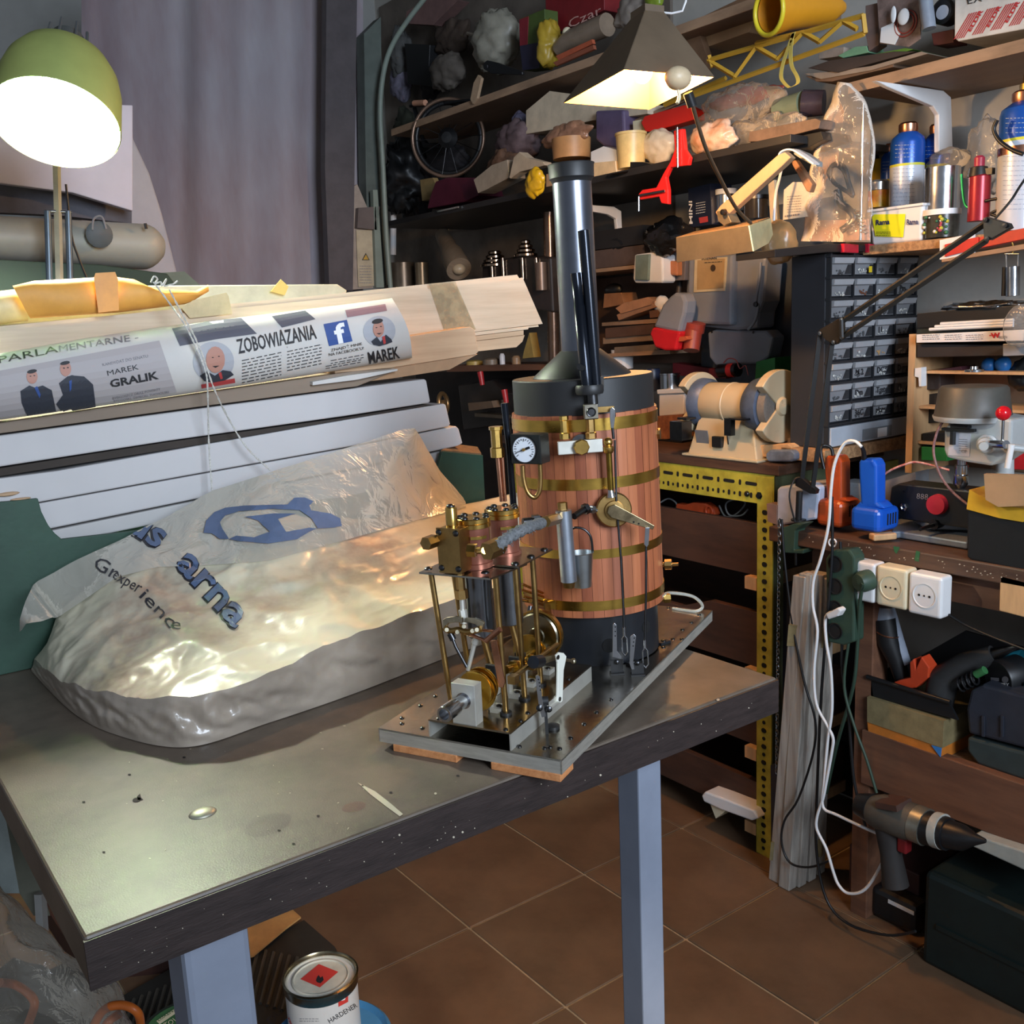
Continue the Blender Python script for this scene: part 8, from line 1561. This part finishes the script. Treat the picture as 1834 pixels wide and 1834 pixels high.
# white fin panel, model hull and green board at left
m_pan2 = mat('pale mauve panel', (186, 180, 190), .6, var=.06, vs=4)
solo('arched_panel', 'tall pale panel with a curved right edge behind the lamp pole', 'panel', M().prism([oy(x, y, 2.2) for x, y in ((215, 180), (240, 250), (268, 310), (290, 380), (308, 450), (318, 490), (250, 500), (180, 470), (180, 180))], (0, .03, 0)), mat('pale curved panel', (150, 146, 150), .6, var=.05), bev=.004)
solo('grey_board', 'flat grey mauve board hanging behind the green work lamp', 'panel', YM([(-60, 180), (238, 188), (238, 378), (130, 345), (-60, 320)], 2.12, .02), m_pan2, bev=.002)
hl2 = thing('model_hull', 'long cream rounded model fuselage lying behind the orange paper', 'model fuselage', oy(140, 470, 2.0))
def hulf(s, t):
    x = -70 + s * 360; r = 1 - max(0, (s - .9) / .1) ** 2.2 * .55; a = t * 2 * PI; yc_ = 424 + s * 20; hh = 41 * r
    p = oy(x, yc_ + math.cos(a) * hh, 2.02); return p + Vector((0, 1, 0)) * (-math.sin(a) * .05 * r)
mh = M().grid(hulf, 40, 28); n0 = len(mh.v); mh.add([hulf(1, k / 28) for k in range(28)], [tuple(range(28))]); part('hull', mh, mat('dusty cream hull', (150, 148, 138), .5, var=.05, vs=5), hl2)
part('grey_pad', M().lathe(oy(178, 420, 1.955), (0, -1, -.1), [(0, -.005), (.022, -.004), (.024, .0), (.018, .003), (0, .004)], 24), mat('slate oval pad', (74, 80, 84), .6), hl2)
part('pad_loop', M().tube(bez([oy(x, y, 1.95) for x, y in ((165, 412), (168, 392), (182, 388), (190, 410))], 5), .002, 6), m_grey_ink, hl2)
part('pin', M().tube([oy(260, 400, 1.96), oy(262, 410, 1.96)], .003, 6), m_dsteel, hl2)
solo('dark_gap_board', 'dark long board between the grey panel and the cream fuselage', 'board', YM([(-60, 318), (130, 345), (236, 378), (236, 400), (100, 385), (-60, 378)], 2.18, .03), mat('charcoal mauve', (84, 82, 88), .8))
solo('green_board', 'dark green board standing behind the pile at the far left', 'board', YM([(-60, 462), (180, 474), (300, 490), (330, 530), (-60, 560)], 1.9, .02), mat('bottle green board', (34, 54, 40), .7, var=.06), bev=.002)
solo('grey_back_shelf', 'dull grey green ledge behind the long board', 'board', YM([(200, 494), (330, 486), (360, 512), (200, 516)], 1.95, .02), mat('dull sage', (92, 104, 92), .7))
# ================================================================== BELOW THE WORKBENCH
m_gdk = mat('ribbed black rubber', (48, 46, 42), .6, var=.1)
mt_ = thing('ribbed_mat', 'black ribbed rubber tray leaning on the floor behind the paint tin', 'tray', oz(500, 1760, 0))
za = .012
q0 = [oz(x, y, za) for x, y in ((452, 1700), (545, 1652), (600, 1700), (640, 1770), (640, 1860), (452, 1880))]
part('tray_base', M().prism(q0, (0, 0, .006)), m_gdk, mt_); part('tray_base', M().prism([oz(x, y, za) for x, y in ((200, 1800), (322, 1730), (328, 1800), (322, 1880), (200, 1880))], (0, 0, .006)), m_gdk, mt_)
for k in range(9): part('rib', M().tube([oz(462 + k * 14, 1700 + k * 3, za + .008), oz(440 + k * 13, 1790 + k * 4, za + .008)], .004, 6), mat('rib grey', (84, 80, 72), .5), mt_)
for k in range(9): part('rib', M().tube([oz(240 + k * 14, 1790 - k * 6, za + .008), oz(225 + k * 13, 1834, za + .008)], .004, 6), mat('rib grey', (84, 80, 72), .5), mt_)
solo('brown_box', 'dark brown box side under the workbench at the left', 'box', M().prism([oz(x, y, .0) for x, y in ((80, 1650), (330, 1600), (460, 1650), (330, 1740), (150, 1760))], (0, 0, .05)), mat('dark red brown card', (58, 30, 24), .7))
sx2 = thing('cardboard_piece', 'folded tan cardboard piece on the floor behind the left table leg', 'cardboard', oz(490, 1680, .03))
part('flap', M().prism([oz(x, y, .03) for x, y in ((440, 1660), (520, 1628), (539, 1645), (512, 1665), (454, 1714), (440, 1718))], (0, 0, .004)), mat('tan cardboard', (196, 150, 92), .7), sx2)
lc1, k1 = oz(574, 1746, .19), 0
c0_ = Vector((lc1.x, lc1.y, 0)); rl_ = 66 * mpp(lc1)
pt = thing('paint_tin', 'round paint hardener tin with a red hazard diamond on its pale lid', 'tin', c0_ + Vector((0, 0, .08)))
part('tin_body', M().lathe(c0_, (0, 0, 1), [(0, .08), (rl_ * .97, .08), (rl_ * .97, .183), (0, .183)], 48), mat('white tin label', (212, 210, 206), .35, var=.03), pt)
part('tin_rim', M().lathe(c0_, (0, 0, 1), [(rl_ * .98, .172), (rl_ * 1.0, .174), (rl_, .188), (rl_ * 1.02, .191), (rl_ * .97, .193), (rl_ * .94, .190), (rl_ * .93, .182)], 48), m_dbrass if 0 else mat('tin metal rim', (150, 142, 118), .25, 1.0), pt)
part('lid', M().lathe(c0_, (0, 0, 1), [(rl_ * .94, .186), (rl_ * .90, .186), (rl_ * .86, .179), (rl_ * .80, .179), (rl_ * .77, .186), (rl_ * .73, .187), (rl_ * .72, .184), (0, .184)], 48), mat('dirty white lid', (208, 206, 192), .4, var=.1, vs=30), pt)
hl_ = hit_plane((0, 0, .1842), (0, 0, 1)); a = M(); poly_on(a, hl_, [(538, 1754), (571, 1727), (606, 1741), (573, 1769)]); part('hazard_diamond', a, mat('hazard red', (206, 62, 54), .4, var=0), pt)
a = M(); poly_on(a, hl_, [(566, 1757), (568, 1751), (571, 1747), (574, 1752), (578, 1749), (580, 1756), (574, 1762), (568, 1760)], .001); part('flame_symbol', a, m_ink, pt)
ht2 = hit_bvh(M().lathe(c0_, (0, 0, 1), [(rl_ * .97, .0), (rl_ * .97, .18)], 48).bvh()); a = M(); poly_on(a, ht2, [(605, 1780), (623, 1774), (623, 1794), (606, 1803)], .0008); poly_on(a, ht2, [(512, 1822), (516, 1817), (524, 1836), (514, 1840)], .0008); part('red_badge', a, mat('hazard red', (206, 62, 54), .4, var=0), pt)
a = M(); text_on(a, ht2, 'HARDENER', 590, 1833, 640, 1803, 8.5, off=.001); part('tin_text', a, m_ink, pt); a = M(); lines_on(a, ht2, 537, 1824, 572, 1824, 2, 4, 1); part('small_print', a, m_grey_ink, pt)
a = M(); poly_on(a, ht2, [(610, 1787), (612, 1784), (614, 1787), (616, 1783), (618, 1786), (617, 1790), (611, 1792)], .0014); part('crown_mark', a, m_wh, pt)
bu_ = thing('blue_lid_bucket', 'wide bucket with a blue plastic lid standing under the paint tin', 'bucket', c0_)
part('bucket_lid', M().lathe(c0_ + Vector((-.005, -.03, 0)), (0, 0, 1), [(0, 0), (rl_ * 1.45, 0), (rl_ * 1.58, .07), (rl_ * 1.66, .072), (rl_ * 1.66, .082), (rl_ * 1.56, .088), (rl_ * 1.46, .078), (0, .078)], 48), mat('sky blue lid', (74, 140, 190), .4, var=.05), bu_)
hbu = hit_plane((0, 0, .0785), (0, 0, 1)); a = M(); text_on(a, hbu, 'DU', 486, 1838, 508, 1812, 14); part('pen_writing', a, m_ink, bu_)
gl = thing('green_tub', 'green lidded round tub with cream lettering at the bottom edge', 'tub', oz(325, 1840, .0)); q = oz(326, 1838, .12); kq = mpp(q)
part('tub', M().lathe((q.x, q.y, 0), (0, 0, 1), [(0, 0), (66 * kq, 0), (70 * kq, .108), (72 * kq, .12), (0, .12)], 40), mat('dark green tub rim', (36, 44, 38), .5), gl); part('lid_disc', M().lathe((q.x, q.y, .12), (0, 0, 1), [(64 * kq, 0), (64 * kq, .001), (0, .001)], 40), mat('leaf green lid', (66, 112, 70), .5), gl)
hgl = hit_plane((0, 0, .1215), (0, 0, 1)); a = M(); poly_on(a, hgl, [(280, 1829), (314, 1806), (320, 1812), (286, 1835)]); text_on(a, hgl, 'TOWA', 296, 1842, 333, 1822, 9, off=.001); part('lid_lettering', a, m_cream, gl)
a = M(); text_on(a, hgl, 'LUXENS', 284, 1831, 315, 1811, 5, off=.0016); part('brand_lettering', a, mat('leaf green lid', (66, 112, 70), .5), gl)
# bag with orange cable at lower left
cb2 = thing('cable_bag', 'large clear plastic bag holding thick orange cable at the lower left corner', 'plastic bag', od(90, 1780, 1.15))
def cbf(s, t):
    l = LP([(-60, 1500), (-60, 1600), (-50, 1700), (-40, 1880)], s); r2 = LP([(-8, 1570), (60, 1660), (200, 1760), (262, 1880)], s); a_ = t * 2 * PI; k = (1 - math.cos(a_)) / 2
    x = l[0] * (1 - k) + r2[0] * k; y = l[1] * (1 - k) + r2[1] * k; p = od(x, y, 1.2 - math.sin(a_) * .06); return p + Vector((noise.noise(p * 18), noise.noise(p * 18 + Vector((5, 5, 5))), noise.noise(p * 20))) * .018
part('film', M().grid(cbf, 50, 44), film('thick clear film', (206, 200, 186), .2, .08, 1.0, 34), cb2)
m_oc = mat('orange cable', (214, 112, 44), .4, var=.04)
for pts in ([(30, 1880, 1.2), (56, 1820, 1.2), (60, 1790, 1.2), (30, 1765, 1.22), (0, 1760, 1.2)], [(150, 1880, 1.2), (180, 1815, 1.18), (215, 1800, 1.18), (245, 1812, 1.18), (252, 1840, 1.2), (248, 1880, 1.2)], [(170, 1880, 1.22), (190, 1835, 1.2), (215, 1815, 1.2)]):
    part('cable_loop', M().tube(bez([od(*q_) for q_ in pts], 6), .0052, 10), m_oc, cb2)
solo('black_bag_heap', 'dark crumpled heap beneath the clear cable bag', 'plastic bag', M().ball(od(20, 1860, 1.3), .1, (1.2, 1, .7), 20, 12, .4, 8), m_bplas)
lg2 = thing('white_cabinet_leg', 'grey white metal cabinet side standing left of the workbench', 'cabinet', oz(20, 1600, 0))
part('side_sheet', M().prism([od(x, y, 1.35) for x, y in ((-60, 1380), (-2, 1400), (35, 1600), (-60, 1600))], (0, .02, 0)), mat('cold white sheet', (170, 184, 182), .5), lg2); part('inner_sheet', M().prism([od(x, y, 1.42) for x, y in ((-2, 1400), (50, 1500), (90, 1640), (60, 1640), (35, 1600))], (0, .02, 0)), mat('sage sheet', (126, 128, 112), .6), lg2)
part('thin_leg', M().tube([od(72, 1600, 1.4), od(78, 1700, 1.4)], .008, 4), mat('pale leg', (176, 176, 172), .5), lg2)
